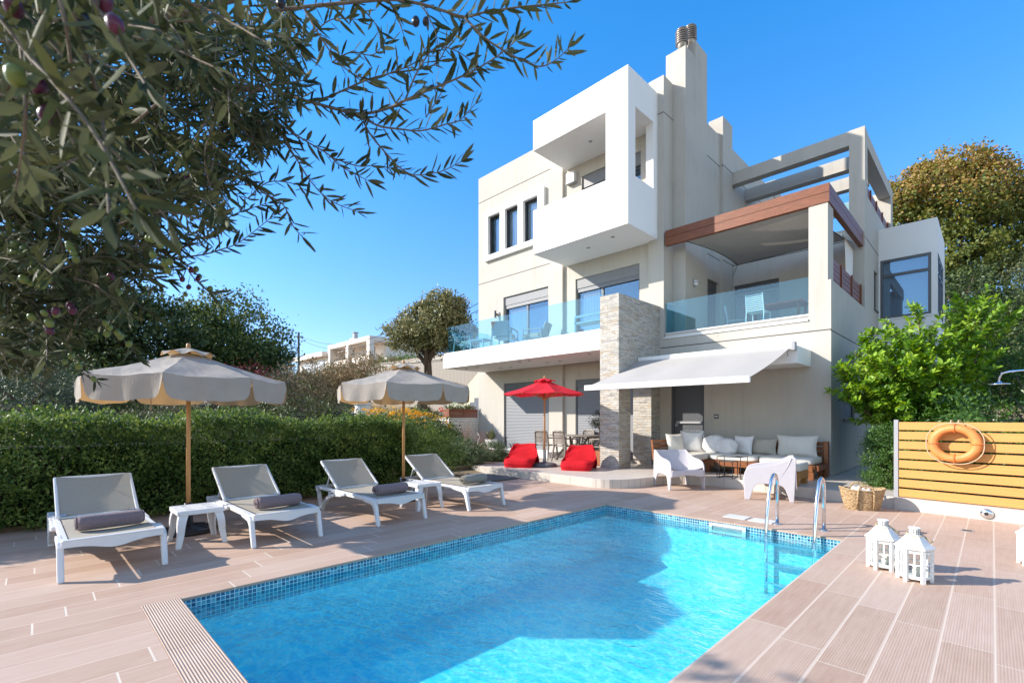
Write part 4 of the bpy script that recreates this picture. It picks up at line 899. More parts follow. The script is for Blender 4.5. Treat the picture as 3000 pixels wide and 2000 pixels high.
# ---- resin side tables
def make_sidetable():
    t = thing('side_table', (0, 0, 0), 0, 'x', 'side table', 'white resin side tables between loungers'); b = MB()
    b.grid(lambda u, v: ((u-.5)*.46, (v-.5)*.44, .395 - .004*(abs(u-.5)*2)**6 - .004*(abs(v-.5)*2)**6), 10, 10)
    for s in (-1, 1):
        b.bar((s*.225, -.21, .372), (s*.225, .21, .372), .02, .05); b.bar((-.22, s*.215, .372), (.22, s*.215, .372), .02, .05)
    b.build('table_top', M['plastic'], t, bevel=0.006)
    for sx in (-1, 1):
        for sy in (-1, 1):
            b = MB(); c0 = Vector((sx*.205, sy*.195, .395)); c1 = Vector((sx*.255, sy*.245, 0))
            n = 8; pts = []
            for k in range(n+1): v = k/n; pts.append((c0.lerp(c1, v**1.0) + Vector((sx*.012*math.sin(PI*min(1, v*1.6)) if v < .625 else 0, sy*.012*math.sin(PI*min(1, v*1.6)) if v < .625 else 0, 0)), 0.09*(1-v)+.048*v))
            rows = []
            for c_, wd in pts:
                rows.append([c_ + Vector((-sx*wd, 0, 0)), c_, c_ + Vector((0, -sy*wd, 0)), c_ + Vector((-sx*.018, -sy*wd, 0)), c_ + Vector((-sx*.018, -sy*.018, 0)), c_ + Vector((-sx*wd, -sy*.018, 0))])
            vs = [p for r_ in rows for p in r_]; fs = [(k*6+j, k*6+(j+1) % 6, (k+1)*6+(j+1) % 6, (k+1)*6+j) for k in range(n) for j in range(6)]
            b._add(vs, fs + [tuple(range(n*6, n*6+6)), tuple(range(6))]); b.build('leg', M['plastic'], t)
    for x, y in ((-.11, -.1), (.11, -.1), (-.11, .1), (.11, .1)):
        b = MB(); b.tube([(x+.042*math.cos(k*PI/10), y+.042*math.sin(k*PI/10), .3955) for k in range(21)], .0025, 6); b.build('cup_recess', pm('shallow_recess', (.50, .50, .51), .5), t)
    return t
copies(make_sidetable(), [((-6.40, 1.305, 0), 0, 'white resin side table in front of the large parasol base'), ((-6.36, 4.32, 0), 0, 'white resin side table beside the farthest lounger')])
# ---- parasols
def parasol(loc, R, ze, za, drop, canvas, rot, lab, grp, post=0.024, base='round', vent=True, tilt=0, z0=0.0, nrib=8):
    t = thing('parasol', loc, rot, lab, 'parasol', grp); n = nrib
    b = MB(); b.tube([(0, 0, .34), (0, 0, za+.02)], post, 12); b.build('pole', M['wood'], t, smooth=True)
    b = MB()
    if base == 'round': b.lathe([(0.30, 0), (0.31, .03), (0.27, .055), (0.20, .07), (0.12, .085), (.05, .10), (.045, .36), (.03, .36)], n=28)
    else: b.lathe([(0.30, 0), (0.32, .025), (0.31, .06), (0.26, .085), (0.16, .10), (0.055, .115), (.04, .13), (.036, .42), (.028, .42)], n=28)
    b.build('base', M['black'] if base == 'round' else M['stonebase'], t, smooth=True)
    b = MB()
    for k in range(12): b.bar((0.07*math.cos(k*PI/6), 0.07*math.sin(k*PI/6), .097), (0.26*math.cos(k*PI/6), 0.26*math.sin(k*PI/6), .062), .012, .012)
    b.build('base_rib', M['black'] if base == 'round' else M['stonebase'], t)
    r_ = random.Random(int(R*100))
    def edge(a, k):                       # straight edge between two ribs
        i = a*n; j = math.floor(i); f = i-j
        p = Vector((math.cos(2*PI*j/n), math.sin(2*PI*j/n), 0)).lerp(Vector((math.cos(2*PI*(j+1)/n), math.sin(2*PI*(j+1)/n), 0)), f); return p*k, f
    def can(u, v):                        # v 0 apex .. 1 edge
        p, f = edge(u, R*(0.10+0.90*v)); sag = -0.035*math.sin(PI*f)*v*R
        return (p.x, p.y, za + (ze-za)*(0.08+0.92*v) + sag - 0.016*R*math.sin(PI*v) + 0.006*math.sin(u*60+v*9)*v + 0.004*math.sin(u*131-v*23)*v)
    b = MB(); b.grid(can, n*8, 10)
    if drop > 0:                          # valance with rounded corners between the ribs
        for k in range(n):
            def val(u, v):
                a = (k + u)/n; x, y, z = can(min(a, (k+.9999)/n), 1.0); e = min(u, 1-u)*2*R*math.sin(PI/n)
                d = drop*(1 if e > 0.10 else 0.30+0.70*math.sqrt(max(0, 1-((0.10-e)/0.10)**2)))
                o = 1 + 0.012*math.sin(u*17+k*2)*v + 0.02*v
                return (x*o, y*o, z - d*v)
            b.grid(val, 28, 3)
    can_o = b.build('canopy', canvas, t, smooth=False)
    b = MB()
    for k in range(n):
        for s_ in (0.995,):
            pts = []
            for i in range(9):
                u = i/8; p, f = edge((k+min(u, .9999))/n, R*0.27); bulge = math.sin(PI*u)
                pts.append(p)
        b.grid(lambda u, v, k=k: (lambda p: (p.x*v, p.y*v, za+0.05 - 0.105*v**1.5 + 0.045*math.sin(PI*u)**2*v**3))(edge((k+min(u, .9999))/n, R*0.27)[0]), 10, 5)
    b.build('vent_cap', canvas, t, smooth=True)
    for k in range(n):
        a = 2*PI*k/n; b = MB(); b.bar((0.03*math.cos(a), .03*math.sin(a), za-.05), (R*.985*math.cos(a), R*.985*math.sin(a), ze-.025), .014, .02); rb = b.build('rib', M['wood'], t)
        b = MB(); b.bar((0.03*math.cos(a), .03*math.sin(a), ze-.13), (R*.52*math.cos(a), R*.52*math.sin(a), za-.05+(ze-za+.025)*.52), .012, .016); b.build('strut', M['wood'], rb)
    b = MB(); b.lathe([(.03, ze-.17), (.045, ze-.16), (.045, ze-.10), (.03, ze-.09)], n=14); b.build('hub', M['wood'], t)
    b = MB(); b.lathe([(.018, za+.02), (.026, za+.06), (.022, za+.10), (0, za+.115)], n=12); b.build('finial', M['wood'], t, smooth=True)
    if drop > 0:
        b = MB(); c_ = Vector((R*.5, 0, ze-.3)); b.tube([(R*.55*math.cos(2.5), R*.55*math.sin(2.5), ze-.02), (R*.55*math.cos(2.5), R*.55*math.sin(2.5), ze-.38)], .006); b.build('tie_cord', M['rope'], t)
    return t
parasol((-7.02, 1.34, 0), 1.08, 1.88, 2.22, 0.26, M['canvas'], R_(45+22.5), 'larger beige canvas parasol with deep valance at the left, over the first two loungers', 'beige parasols over the loungers')
parasol((-7.20, 4.52, 0), 1.12, 1.96, 2.30, 0.26, M['canvas'], R_(45), 'smaller beige canvas parasol in the middle, in front of the yellow flowering bush', 'beige parasols over the loungers')
parasol((-8.06, 9.20, zp), 1.07, 1.84, 2.20, 0.0, M['redcanvas'], R_(10), 'red canvas parasol on a grey base standing between the two beanbags', None, base='grey')
# ---- red beanbag loungers: front faces local -y
def make_beanbag(seed):
    t = thing('beanbag', (0, 0, 0), 0, 'x', 'beanbag', 'red beanbag loungers on the terrace'); r = np.random.RandomState(seed)
    prof = [(-.44, .0), (-.46, .10), (-.43, .19), (-.34, .225), (-.15, .215), (.0, .22), (.08, .27), (.16, .40), (.235, .54), (.28, .585), (.32, .575), (.35, .45), (.40, .25), (.43, .10), (.42, .0)]
    ph = r.rand(6)*6
    def f(u, v):
        i = v*(len(prof)-1); k = min(int(i), len(prof)-2); ff = i-k
        y = prof[k][0] + (prof[k+1][0]-prof[k][0])*ff; z = prof[k][1] + (prof[k+1][1]-prof[k][1])*ff
        s = (u-.5)*2; e = abs(s); taper = 1 - 0.16*max(0, (z-.25)/.35)
        pinch = (1-0.16*e**6)                                  # sides belly in
        ear = 0.03*max(0, (z-.45)/.13)*e**5
        wob = 0.010*math.sin(2.2*s+ph[0]+15*v) + 0.007*math.sin(46*v+ph[1]+3*s*s) + .004*math.sin(71*v+ph[2]-4*s)
        yc = y*pinch - (0.02*e**4 if z > .3 else 0)
        return (s*.345*taper*(1+.05*math.sin(PI*min(1, z/.25))), yc, max(0.0, z*(1-0.10*e**8) + ear + (wob if z > .03 else 0) - (0.03*(1-e**2) if z > .5 else 0)))
    b = MB(); b.grid(f, 26, 56)
    for u in (0, 1):                                            # gusseted sides
        rim = [Vector(f(u, j/56)) for j in range(57)]; c_ = sum(rim, Vector())/57; sx = -1 if u == 0 else 1
        n0 = len(b.v); mid = [p.lerp(c_, .45) + Vector((sx*.045, 0, 0)) for p in rim]
        vs = rim + mid + [c_ + Vector((sx*.055, 0, 0))]; fs = []
        for j in range(56):
            q_ = (j, j+1, 57+j+1, 57+j); fs.append(q_ if u == 1 else q_[::-1]); q_ = (57+j, 57+j+1, 114); fs.append(q_ if u == 1 else q_[::-1])
        b._add(vs, fs)
    b.build('cover', M['red'], t, smooth=True)
    b = MB()
    for s in (-1, 1): b.tube([f(.5+s*.497, j/40) for j in range(2, 39)], .007, 6)
    b.build('piping', M['red'], t)
    return t
copies(make_beanbag(3), [((-8.50, 8.83, zp), R_(27), 'red beanbag lounger left of the red parasol'), ((-7.02, 9.28, zp), R_(24), 'red beanbag lounger right of the red parasol, before the potted tree')])
# ---- dining set
def make_dining_chair():
    t = thing('dining_chair', (0, 0, 0), 0, 'x', 'dining chair', 'taupe resin chairs round the dining table')   # faces +y
    b = MB(); b.box(-.23, .23, -.21, .23, .425, .45)
    b.build('seat', M['resin'], t, bevel=0.01)
    for sx in (-1, 1):
        b = MB(); b.tube([(sx*.25, .24, 0), (sx*.235, .21, .43)], [.020, .028], 8); b.build('front_leg', M['resin'], t)
        b = MB(); b.tube([(sx*.25, -.30, 0), (sx*.225, -.22, .43), (sx*.215, -.24, .62), (sx*.20, -.285, .84)], [.021, .028, .027, .022], 8); b.build('back_post', M['resin'], t)
        b = MB(); b.tube([(sx*.225, -.235, .66), (sx*.27, -.05, .655), (sx*.27, .15, .645), (sx*.245, .215, .60), (sx*.238, .215, .43)], .018, 8); b.build('armrest', M['resin'], t)
    b = MB(); n = 6
    for i in range(n):
        z = .50 + i*.058
        def s_(u, v, z=z): return ((u-.5)*.42, -.232 - .045*(1-(2*u-1)**2) - .05*max(0, (z+.042*v-.55))/.3*.8, z + .049*v)
        b.grid(s_, 8, 1)
    b.tube([(-.20, -.285, .84), (-.10, -.315, .862), (.10, -.315, .862), (.20, -.285, .84)], .024, 8)
    b.build('backrest', M['resin'], t)
    return t
copies(make_dining_chair(), [((-9.33, 10.72, zp), R_(8), 'dining chair with its slatted back to the pool, left of the parasol pole'), ((-8.58, 10.68, zp), R_(-5), 'dining chair with its slatted back to the pool, right of the parasol pole'),
    ((-8.72, 11.72, zp), R_(180), 'dining chair on the far side of the table facing the pool'), ((-8.12, 11.72, zp), R_(176), 'dining chair on the far side of the table close to the potted olive crown'), ((-7.55, 11.1, zp), R_(80), 'dining chair at the head of the table behind the potted olive')])
t = thing('dining_table', (-8.65, 11.22, zp), 0, 'oval taupe resin dining table by the closed shutters', 'table')
b = MB(); b.prism([(.85*math.copysign(abs(math.cos(a))**.7, math.cos(a)), .43*math.copysign(abs(math.sin(a))**.7, math.sin(a))) for a in [2*PI*k/40 for k in range(40)]], .705, .735); b.build('table_top', M['resin'], t, bevel=.006)
for sx in (-1, 1):
    for sy in (-1, 1): b = MB(); b.tube([(sx*.5, sy*.30, 0), (sx*.22, sy*.1, .45), (sx*.35, sy*.22, .705)], [.03, .035, .035], 8); b.build('leg', M['resin'], t)
# ---- potted olive
t = thing('potted_olive_tree', (-7.30, 10.53, zp), R_(0), 'small ball-headed olive tree in a slatted wooden cube planter by the stone pillar', 'potted tree')
b = MB()
for i in range(7): b.box(-.21, .21, -.21, .21, .02+i*.05, .066+i*.05)
for sx in (-1, 1):
    for sy in (-1, 1): b.box(sx*.17-.02, sx*.17+.02, sy*.17-.02, sy*.17+.02, 0, .36)
pl = b.build('planter', pm('cedar_slats', (0.34, 0.125, 0.05), .55, var=.3, scale=6, stretch=(2, 2, 14)), t); b = MB(); b.box(-.195, .195, -.195, .195, .33, .355); b.build('soil', M['soil'], pl)
b = MB(); b.tube([(0, 0, .34), (.012, .01, .6), (-.01, 0, .85), (0, .01, 1.0)], [.022, .018, .017, .014], 8)
for k in range(7): a = k*.9; b.tube([(0, 0, .92+.01*k), (.12*math.cos(a), .12*math.sin(a), 1.08), (.22*math.cos(a), .22*math.sin(a), 1.18+.03*(k % 3))], [.009, .006, .003], 5)
b.build('trunk', pm('pale_olive_bark', (.36, .30, .24), .9, var=.2, scale=20), t, smooth=True)
P, D, nr = crown([(0, 0, 1.17, .27, .27, .22)], 70, 1100, .045, 31, inner=.3); leaf_mesh('crown', P, D, .055, .013, LF['young'], t, 32, 5, nrm=nr)
# ---- corner sofa (world-aligned)
t = thing('corner_sofa', (-4.0, 11.3, zp), 0, 'dark wood corner sofa with cream seat cushions along the house wall under the awning', 'sofa'); o_ = Vector(t.location)
def wb(name, mat, fn, par=t, **k):
    bb = MB(); fn(bb); o = bb.build(name, mat, par, **k); o.location = -o_; return o
def f1(b):
    b.box(-5.45, -2.47, 10.86, 11.72, .40, .47); b.box(-5.45, -4.62, 10.05, 10.86, .40, .47)
    for x0, x1 in ((-5.4, -4.4), (-4.4, -3.4), (-3.4, -2.47)): b.box(x0+.03, x1-.03, 10.84, 10.86, .34, .47)
wb('seat_frame', M['sofawood'], f1)
for x, y in ((-4.58, 10.90), (-3.95, 10.92), (-3.40, 10.92), (-2.53, 10.9), (-5.40, 10.1), (-4.66, 10.1), (-5.4, 11.66), (-2.53, 11.66)):
    wb('leg', M['sofawood'], lambda b: b.box(x-.045, x+.045, y-.045, y+.045, zp, .40))
def f2(b):
    for i in range(4): b.bar((-5.5, 11.74+.012*i, .55+i*.105), (-2.45, 11.74+.012*i, .55+i*.105), .025, .075)
    for x in (-5.4, -4.4, -3.4, -2.5): b.bar((x, 11.78, .45), (x, 11.83, .91), .05, .05)
wb('back_panel', M['sofawood'], f2)
def f3(b):
    for i in range(4): b.bar((-5.47-.012*i, 10.02, .55+i*.105), (-5.47-.012*i, 11.7, .55+i*.105), .025, .075)
    for y in (10.1, 10.9): b.bar((-5.50, y, .45), (-5.55, y, .91), .05, .05)
wb('side_panel', M['sofawood'], f3)
wb('end_panel', M['sofawood'], lambda b: (b.box(-2.47, -2.40, 11.62, 11.74, zp, .92), b.box(-2.47, -2.41, 10.9, 11.615, .36, .46)))
def pad(b, x0, x1, y0, y1, z0, z1, puff=.02, n=14):
    """box cushion with soft bulging faces and rounded edges"""
    cx, cy, cz = (x0+x1)/2, (y0+y1)/2, (z0+z1)/2; hx, hy, hz = (x1-x0)/2, (y1-y0)/2, (z1-z0)/2; r = min(hz*.8, .05)
    def sup(u, v):
        a = (u-.5)*2*PI; e = (v-.5)*PI
        def sg(c, p): return math.copysign(abs(c)**p, c)
        k = .22
        return (cx + hx*sg(math.cos(e), k)*sg(math.cos(a), k), cy + hy*sg(math.cos(e), k)*sg(math.sin(a), k), cz + (hz+puff*math.cos(e)**.5*(1 if abs(e) < 1.5 else 1))*sg(math.sin(e), .45))
    b.grid(sup, 48, 20)
for nm, a in (('seat_cushion', (-5.44, -4.58, 10.02, 11.68, .475, .60)), ('seat_cushion', (-4.57, -3.52, 10.84, 11.68, .475, .60)), ('seat_cushion', (-3.51, -2.49, 10.84, 11.68, .475, .60))):
    wb(nm, M['cream'], lambda b: pad(b, *a), smooth=True)
def pillow_mesh(wd, hg, th, seed, puff=1.0, flop=0):
    r = np.random.RandomState(seed); ph = r.rand(4)*6
    b = MB()
    for s in (1, -1):
        def f(u, v, s=s):
            x, y = (u-.5)*2, (v-.5)*2
            h = max(0, (1-x**2))**.42*max(0, (1-y**2))**.42
            xx = x*(1-.09*(1-y*y)*1)*wd/2; zz = y*(1-.09*(1-x*x))*hg/2
            return (xx, s*th/2*h*puff*(1+.12*math.sin(4*x+ph[0])*math.sin(3*y+ph[1])) + flop*.1*(1-y), zz + hg/2)
        b.grid(f if s == 1 else (lambda u, v, f=f: f(1-u, v)), 18, 18)
    return b
def pillow(name, loc, rz, tilt, size, mat, lab, seed, group='cushions on the corner sofa', fringe=0):
    o = pillow_mesh(*size, seed).build(name, mat, None, smooth=True); o.location = loc; o.rotation_euler = (R_(tilt), 0, R_(rz)); tag(o, lab, 'cushion', group)
    if fringe:
        r = np.random.RandomState(seed); n = fringe; a = r.rand(n)*4; s_ = a-np.floor(a); e = np.floor(a).astype(int)
        x = np.where(e == 0, s_*2-1, np.where(e == 1, 1, np.where(e == 2, 1-2*s_, -1))); y = np.where(e == 0, -1, np.where(e == 1, s_*2-1, np.where(e == 2, 1, 1-2*s_)))
        P = np.stack([x*size[0]/2*.95, r.normal(size=n)*.01, y*size[1]/2*.95+size[1]/2], 1); D = np.stack([x, r.normal(size=n)*.3, y], 1)
        leaf_mesh('fringe', P, D, .05, .012, mat, o, seed)
    return o
ps = 0.60
pillow('back_cushion', (-2.95, 11.50, .585), 180, 8, (.80, .46, .24), M['cream'], 'large boxy cream back cushion at the right end of the sofa', 3)
pillow('pillow', (-3.62, 11.42, ps), 178, 12, (.62, .36, .18), M['taupe'], 'taupe pillow beside the large boxy back cushion', 5)
pillow('pillow', (-4.98, 11.52, ps), 180, 10, (.72, .38, .18), M['taupe'], 'taupe pillow half hidden behind the fluffy round one', 6)
pillow('pillow', (-3.98, 11.28, ps), 172, 14, (.44, .42, .17), M['whitefab'], 'white square pillow between the fluffy pair and the taupe pillow', 7)
pillow('pillow', (-5.20, 10.62, ps), 242, 16, (.46, .46, .18), M['cream'], 'cream pillow leaning on the slatted side panel of the sofa', 8)
pillow('pillow', (-5.10, 11.22, ps), 208, 14, (.50, .50, .18), M['whitefab'], 'white fringed pillow in the corner of the sofa', 9, fringe=500)
def fluffy(loc, r0, lab, seed):
    o = MB(); rr = np.random.RandomState(seed); k1 = rr.rand(3)*6
    def f(u, v):
        a = u*2*PI; e = (v-.5)*PI; d = 1 + .03*math.sin(5*a+k1[0])*math.cos(e) + .03*math.sin(7*e+3*a)
        return (r0*1.12*d*math.copysign(abs(math.cos(e))**.8*abs(math.cos(a))**.8, math.cos(a)), r0*.55*d*math.cos(e)*math.sin(a), r0*.9 + r0*.9*d*math.copysign(abs(math.sin(e))**.8, math.sin(e)))
    o.grid(f, 32, 20); o = o.build('fluffy_pillow', M['whitefab'], None, smooth=True); o.location = loc; o.rotation_euler = (R_(-10), 0, R_(5)); tag(o, lab, 'cushion', 'cushions on the corner sofa')
    d = rdir(2600, rr); P = d*np.array([r0*1.08, r0*.53, r0*.88]) + np.array([0, 0, r0*.9])
    leaf_mesh('fur', P, d*.6 + rr.normal(size=d.shape)*.6, .03, .006, M['whitefab'], o, seed, 4, curl=.5)
fluffy((-4.55, 11.13, .59), .235, 'fluffy round white pillow, the left of the fluffy pair', 41)
fluffy((-4.22, 11.0, .59), .20, 'fluffy white pillow, the right of the fluffy pair', 42)
t = thing('ottoman', (-2.78, 10.02, zp), 0, 'honey wood ottoman with cream pad at the open end of the sofa', 'ottoman')
b = MB(); b.box(-.33, .33, -.33, .33, .20, .26); b.box(-.326, .326, -.328, -.322, .12, .199); b.box(.322, .328, -.32, .326, .12, .199); b.build('frame', M['oakwood'], t)
for sx in (-1, 1):
    for sy in (-1, 1): b = MB(); b.box(sx*.27-.05, sx*.27+.05, sy*.27-.05, sy*.27+.05, 0, .198); b.build('leg', M['oakwood'], t)
b = MB(); pad(b, -.35, .35, -.35, .35, .265, .40); b.build('cushion', M['cream'], t, smooth=True)
# ---- nesting tables
def nest(loc, w, d, h, lab, rz):
    t = thing('nesting_table', loc, rz, lab, 'side table', 'black wire nesting tables before the sofa'); b = MB(); q = .012
    for sx in (-1, 1):
        for sy in (-1, 1): b.box(sx*w/2-q/2, sx*w/2+q/2, sy*d/2-q/2, sy*d/2+q/2, 0, h)
        b.box(sx*w/2-q/2+.001, sx*w/2+q/2-.001, -d/2+q/2, d/2-q/2, h-q, h-.001); b.box(sx*w/2-q/2+.001, sx*w/2+q/2-.001, -d/2+q/2, d/2-q/2, .001, q)
    for sy in (-1, 1): b.box(-w/2+q/2, w/2-q/2, sy*d/2-q/2+.001, sy*d/2+q/2-.001, h-q, h-.001)
    b.box(-w/2+q/2, w/2-q/2, d/2-q/2+.001, d/2+q/2-.001, .001, q)
    b.build('frame', M['iron'], t); b = MB(); b.box(-w/2+q/2+.001, w/2-q/2-.001, -d/2+q/2+.001, d/2-q/2-.001, h-.009, h-.003); b.build('glass_top', glassmat('grey_table_glass', (.55, .56, .56), 1.7), t)
nest((-3.80, 10.22, zp), .46, .42, .44, 'larger black wire nesting table before the sofa', R_(2)); nest((-3.85, 10.15, zp), .26, .30, .35, 'small black wire nesting table tucked under the larger one', R_(2))
# ---- moulded armchairs: facing +x
def make_armchair():
    t = thing('armchair', (0, 0, 0), 0, 'x', 'armchair', 'white moulded armchairs on the deck'); b = MB(); hw = .37
    th = .026
    # side shells: one smooth arm and leg outline per side, the back, the bucket seat
    out = [(-.39, .0), (-.33, .0), (-.27, .20), (-.22, .265), (-.10, .285), (.10, .285), (.20, .255), (.27, .0), (.35, .0), (.37, .38), (.345, .50), (.28, .555), (.16, .585), (.0, .60), (-.14, .63), (-.26, .69), (-.34, .735), (-.40, .75), (-.425, .73), (-.41, .40)]
    def chaikin(pl, keep):
        o2 = []; m_ = len(pl)
        for i in range(m_):
            p, q = pl[i], pl[(i+1) % m_]
            if pl[i] in keep: o2.append(p)
            else: o2.append((p[0]*.75+q[0]*.25, p[1]*.75+q[1]*.25))
            if q not in keep: o2.append((p[0]*.25+q[0]*.75, p[1]*.25+q[1]*.75))
        return o2
    feet = [p for p in out if p[1] == 0]
    out = chaikin(chaikin(out, feet), feet)
    n = len(out)
    for s in (-1, 1):
        def pt(x, z, o):                       # sides lean outwards towards the feet
            y = hw - .03*z + o; 
            return (x, s*y, z)
        vs = [pt(x, z, 0) for x, z in out] + [pt(x, z, -th) for x, z in out]
        f = [tuple(range(n)), tuple(range(2*n-1, n-1, -1))] + [(i, n+i, n+(i+1) % n, (i+1) % n) for i in range(n)]
        if s == 1: f = [q[::-1] for q in f]
        b = MB(); b._add(vs, f); b.build('side_shell', M['chairplastic'], t, bevel=.014)
    b = MB()
    def seat(u, v):
        s = (u-.5)*2; y = s*(hw-.022)
        if v < .55: q = v/.55; x = .33-.56*q; z = .375-.055*math.sin(q*PI*.55) + .02*(1-q)
        else: q = (v-.55)/.45; x = -.23-.165*q - .02*math.sin(PI*q); z = .325+.415*q**.9
        e = abs(s)**3
        zz = z + e*.06*(1 if v < .55 else 1-q) ; xx = x + (e*.06 if v > .3 else 0)
        return (xx, y, min(zz, .745))
    b.grid(seat, 22, 30); o = b.build('seat_shell', M['chairplastic'], t, smooth=True); m = o.modifiers.new('thick', 'SOLIDIFY'); m.thickness = .02
    b = MB()
    b.grid(lambda u, v: (.36 - .012*math.cos((u-.5)*PI), (u-.5)*2*(hw-.02-.01*(1-v)), .385 - v*(.12+.0*u) + .018*math.cos((u-.5)*2*PI)*v), 16, 6); o = b.build('front_apron', M['chairplastic'], t, smooth=True); m = o.modifiers.new('thick', 'SOLIDIFY'); m.thickness = .02
    b = MB(); b.grid(lambda u, v: (-.415 + .01*math.cos((u-.5)*PI) + .02*(v), (u-.5)*2*(hw-.02), .26+.48*v + .05*(1-v)*math.cos((u-.5)*2*PI)), 16, 8); o = b.build('back_shell', M['chairplastic'], t, smooth=True); m = o.modifiers.new('thick', 'SOLIDIFY'); m.thickness = .02
    return t
copies(make_armchair(), [((-4.50, 9.28, 0), R_(-37), 'white moulded armchair facing the pool, left of the nesting tables'), ((-2.80, 9.16, 0), R_(197), 'white moulded armchair turned away, behind the pool ladder')])
# ---- wicker basket with towels
t = thing('wicker_basket', (-1.42, 9.05, 0), R_(24), 'oval woven basket with loop handles and a folded cloth at the foot of the kerb', 'basket'); b = MB()
def bk(u, v, k=1.0):
    a = u*2*PI; r = (.72+.28*v**.8); z = .30*v*(1 + .12*abs(math.cos(a))**2.5)
    return (.30*r*k*math.cos(a), .20*r*k*math.sin(a), z)
b.grid(lambda u, v: bk(u, v), 48, 14); b.grid(lambda u, v: bk(1-u, v, .95), 48, 14); b.prism([bk(k/40, .02)[:2] for k in range(40)], .004, .012); b.tube([bk(k/48, 1, .98) for k in range(49)], .013, 6); b.build('body', M['wicker'], t, smooth=True)
for s in (-1, 1):
    b = MB(); b.tube([(.30*s*.2*k_, s*.0, 0) for k_ in ()] or [(-.11, s*.155, .02), (-.105, s*.19, .18), (-.10, s*.205, .30), (-.07, s*.20, .37), (0, s*.195, .395), (.07, s*.20, .37), (.10, s*.205, .30), (.105, s*.19, .18), (.11, s*.155, .02)], .014, 7); b.build('handle', M['wicker'], t, smooth=True)
b = MB(); b.grid(lambda u, v: (-.24+.40*u, -.13+.25*v, .275 + .05*math.sin(PI*v)*math.sin(PI*min(1, u*1.1)) + .025*math.sin(14*u+4*v) + .015*math.sin(23*u-9*v)), 40, 20)
cl = b.build('folded_cloth', M['cream'], None, smooth=True); cl.location = t.location; cl.rotation_euler = (0, 0, R_(24)); tag(cl, 'crumpled pale cloth lying in the woven basket', 'cloth')
# ---- lanterns
def make_lantern():
    t = thing('lantern', (0, 0, 0), 0, 'x', 'lantern', 'white wooden lanterns on the deck'); r = .115; n = 6
    def hx(k, rr): a = PI/6 + k*PI/3; return Vector((rr*math.cos(a), rr*math.sin(a), 0))
    b = MB(); b.prism([tuple(hx(k, r*.97)[:2]) for k in range(n)], .025, .04); b.prism([tuple(hx(k, r*1.02)[:2]) for k in range(n)], .268, .285); b.build('floor_and_lintel', M['whitewood'], t)
    for k in range(n):
        b = MB(); p = hx(k, r); b.bar(p + Vector((0, 0, 0)), p + Vector((0, 0, .27)), .026, .026, up=hx(k, 1)); b.build('post', M['whitewood'], t)
        p0, p1 = hx(k, r*.985), hx(k+1, r*.985); b = MB(); dd = (p1-p0).normalized(); nrm_ = Vector((dd.y, -dd.x, 0))
        for z in (.045, .255, .15): b.bar(p0 + dd*.012 + Vector((0, 0, z)), p1 - dd*.012 + Vector((0, 0, z)), .012, .016 if z != .15 else .010)
        m_ = (p0+p1)/2; b.bar(m_ + Vector((0, 0, .05)), m_ + Vector((0, 0, .25)), .011, .010, up=nrm_); wf = b.build('window_frame', M['whitewood'], t)
        b = MB(); i0, i1 = p0*.97, p1*.97; b.quad(i0 + Vector((0, 0, .045)), i1 + Vector((0, 0, .045)), i1 + Vector((0, 0, .255)), i0 + Vector((0, 0, .255))); b.build('pane', M['clear'], wf)
    b = MB()
    prof = [(r*1.20, .283), (r*1.22, .292), (r*1.0, .315), (r*.72, .352), (r*.52, .385), (r*.40, .395)]
    for (r0, z0), (r1, z1) in zip(prof, prof[1:]):
        for k in range(n): b.quad(hx(k, r0) + Vector((0, 0, z0)), hx(k+1, r0) + Vector((0, 0, z0)), hx(k+1, r1) + Vector((0, 0, z1)), hx(k, r1) + Vector((0, 0, z1)))
    b.prism([tuple(hx(k, r*1.2)[:2]) for k in range(n)], .281, .2835); b.build('roof', M['whitewood'], t)
    b = MB(); b.lathe([(.040, .392), (.040, .447), (.043, .449), (.043, .455), (0, .458)], n=20); vc = b.build('vent', M['whitewood'], t, smooth=False)
    b = MB()
    for k in range(14):
        for z in (.407, .421, .435): a = 2*PI*k/14; b.bar((.0402*math.cos(a), .0402*math.sin(a), z-.004), (.0402*math.cos(a), .0402*math.sin(a), z+.004), .009, .003, up=(math.cos(a), math.sin(a), 0))
    b.build('vent_hole', pm('shadowed_hole', (.06, .055, .05), .9), vc)
    b = MB(); b.lathe([(.033, .04), (.034, .12), (.03, .125), (0, .122)], (.02, 0, 0), 16); b.build('candle', M['candle'], t, smooth=True)
    b = MB(); b.tube([(.05*math.cos(a)*1.05, .05*math.sin(a)*1.05, .395+.01*math.sin(a)) for a in [k*.35 for k in range(19)]], .006, 6); b.tube([(.055, -.01, .39), (.085, -.03, .362), (.11, -.05, .338)], [.007, .01, .013], 7); b.build('rope_tie', M['rope'], t, smooth=True)
    return t
def ctr(*px): 
    q_ = [gp(*p) for p in px]; return sum(q_, Vector())/len(q_)
l1 = gp(2679, 1697); l2 = gp(2587, 1663)
copies(make_lantern(), [(l1, R_(35), 'white wooden hexagonal lantern, the nearer of the pair beside the pool corner'), (l2, R_(40), 'white wooden hexagonal lantern, the one behind its twin and closer to the water'), (gp(3035, 1655), R_(20), 'white lantern cut off by the right edge of the picture')])
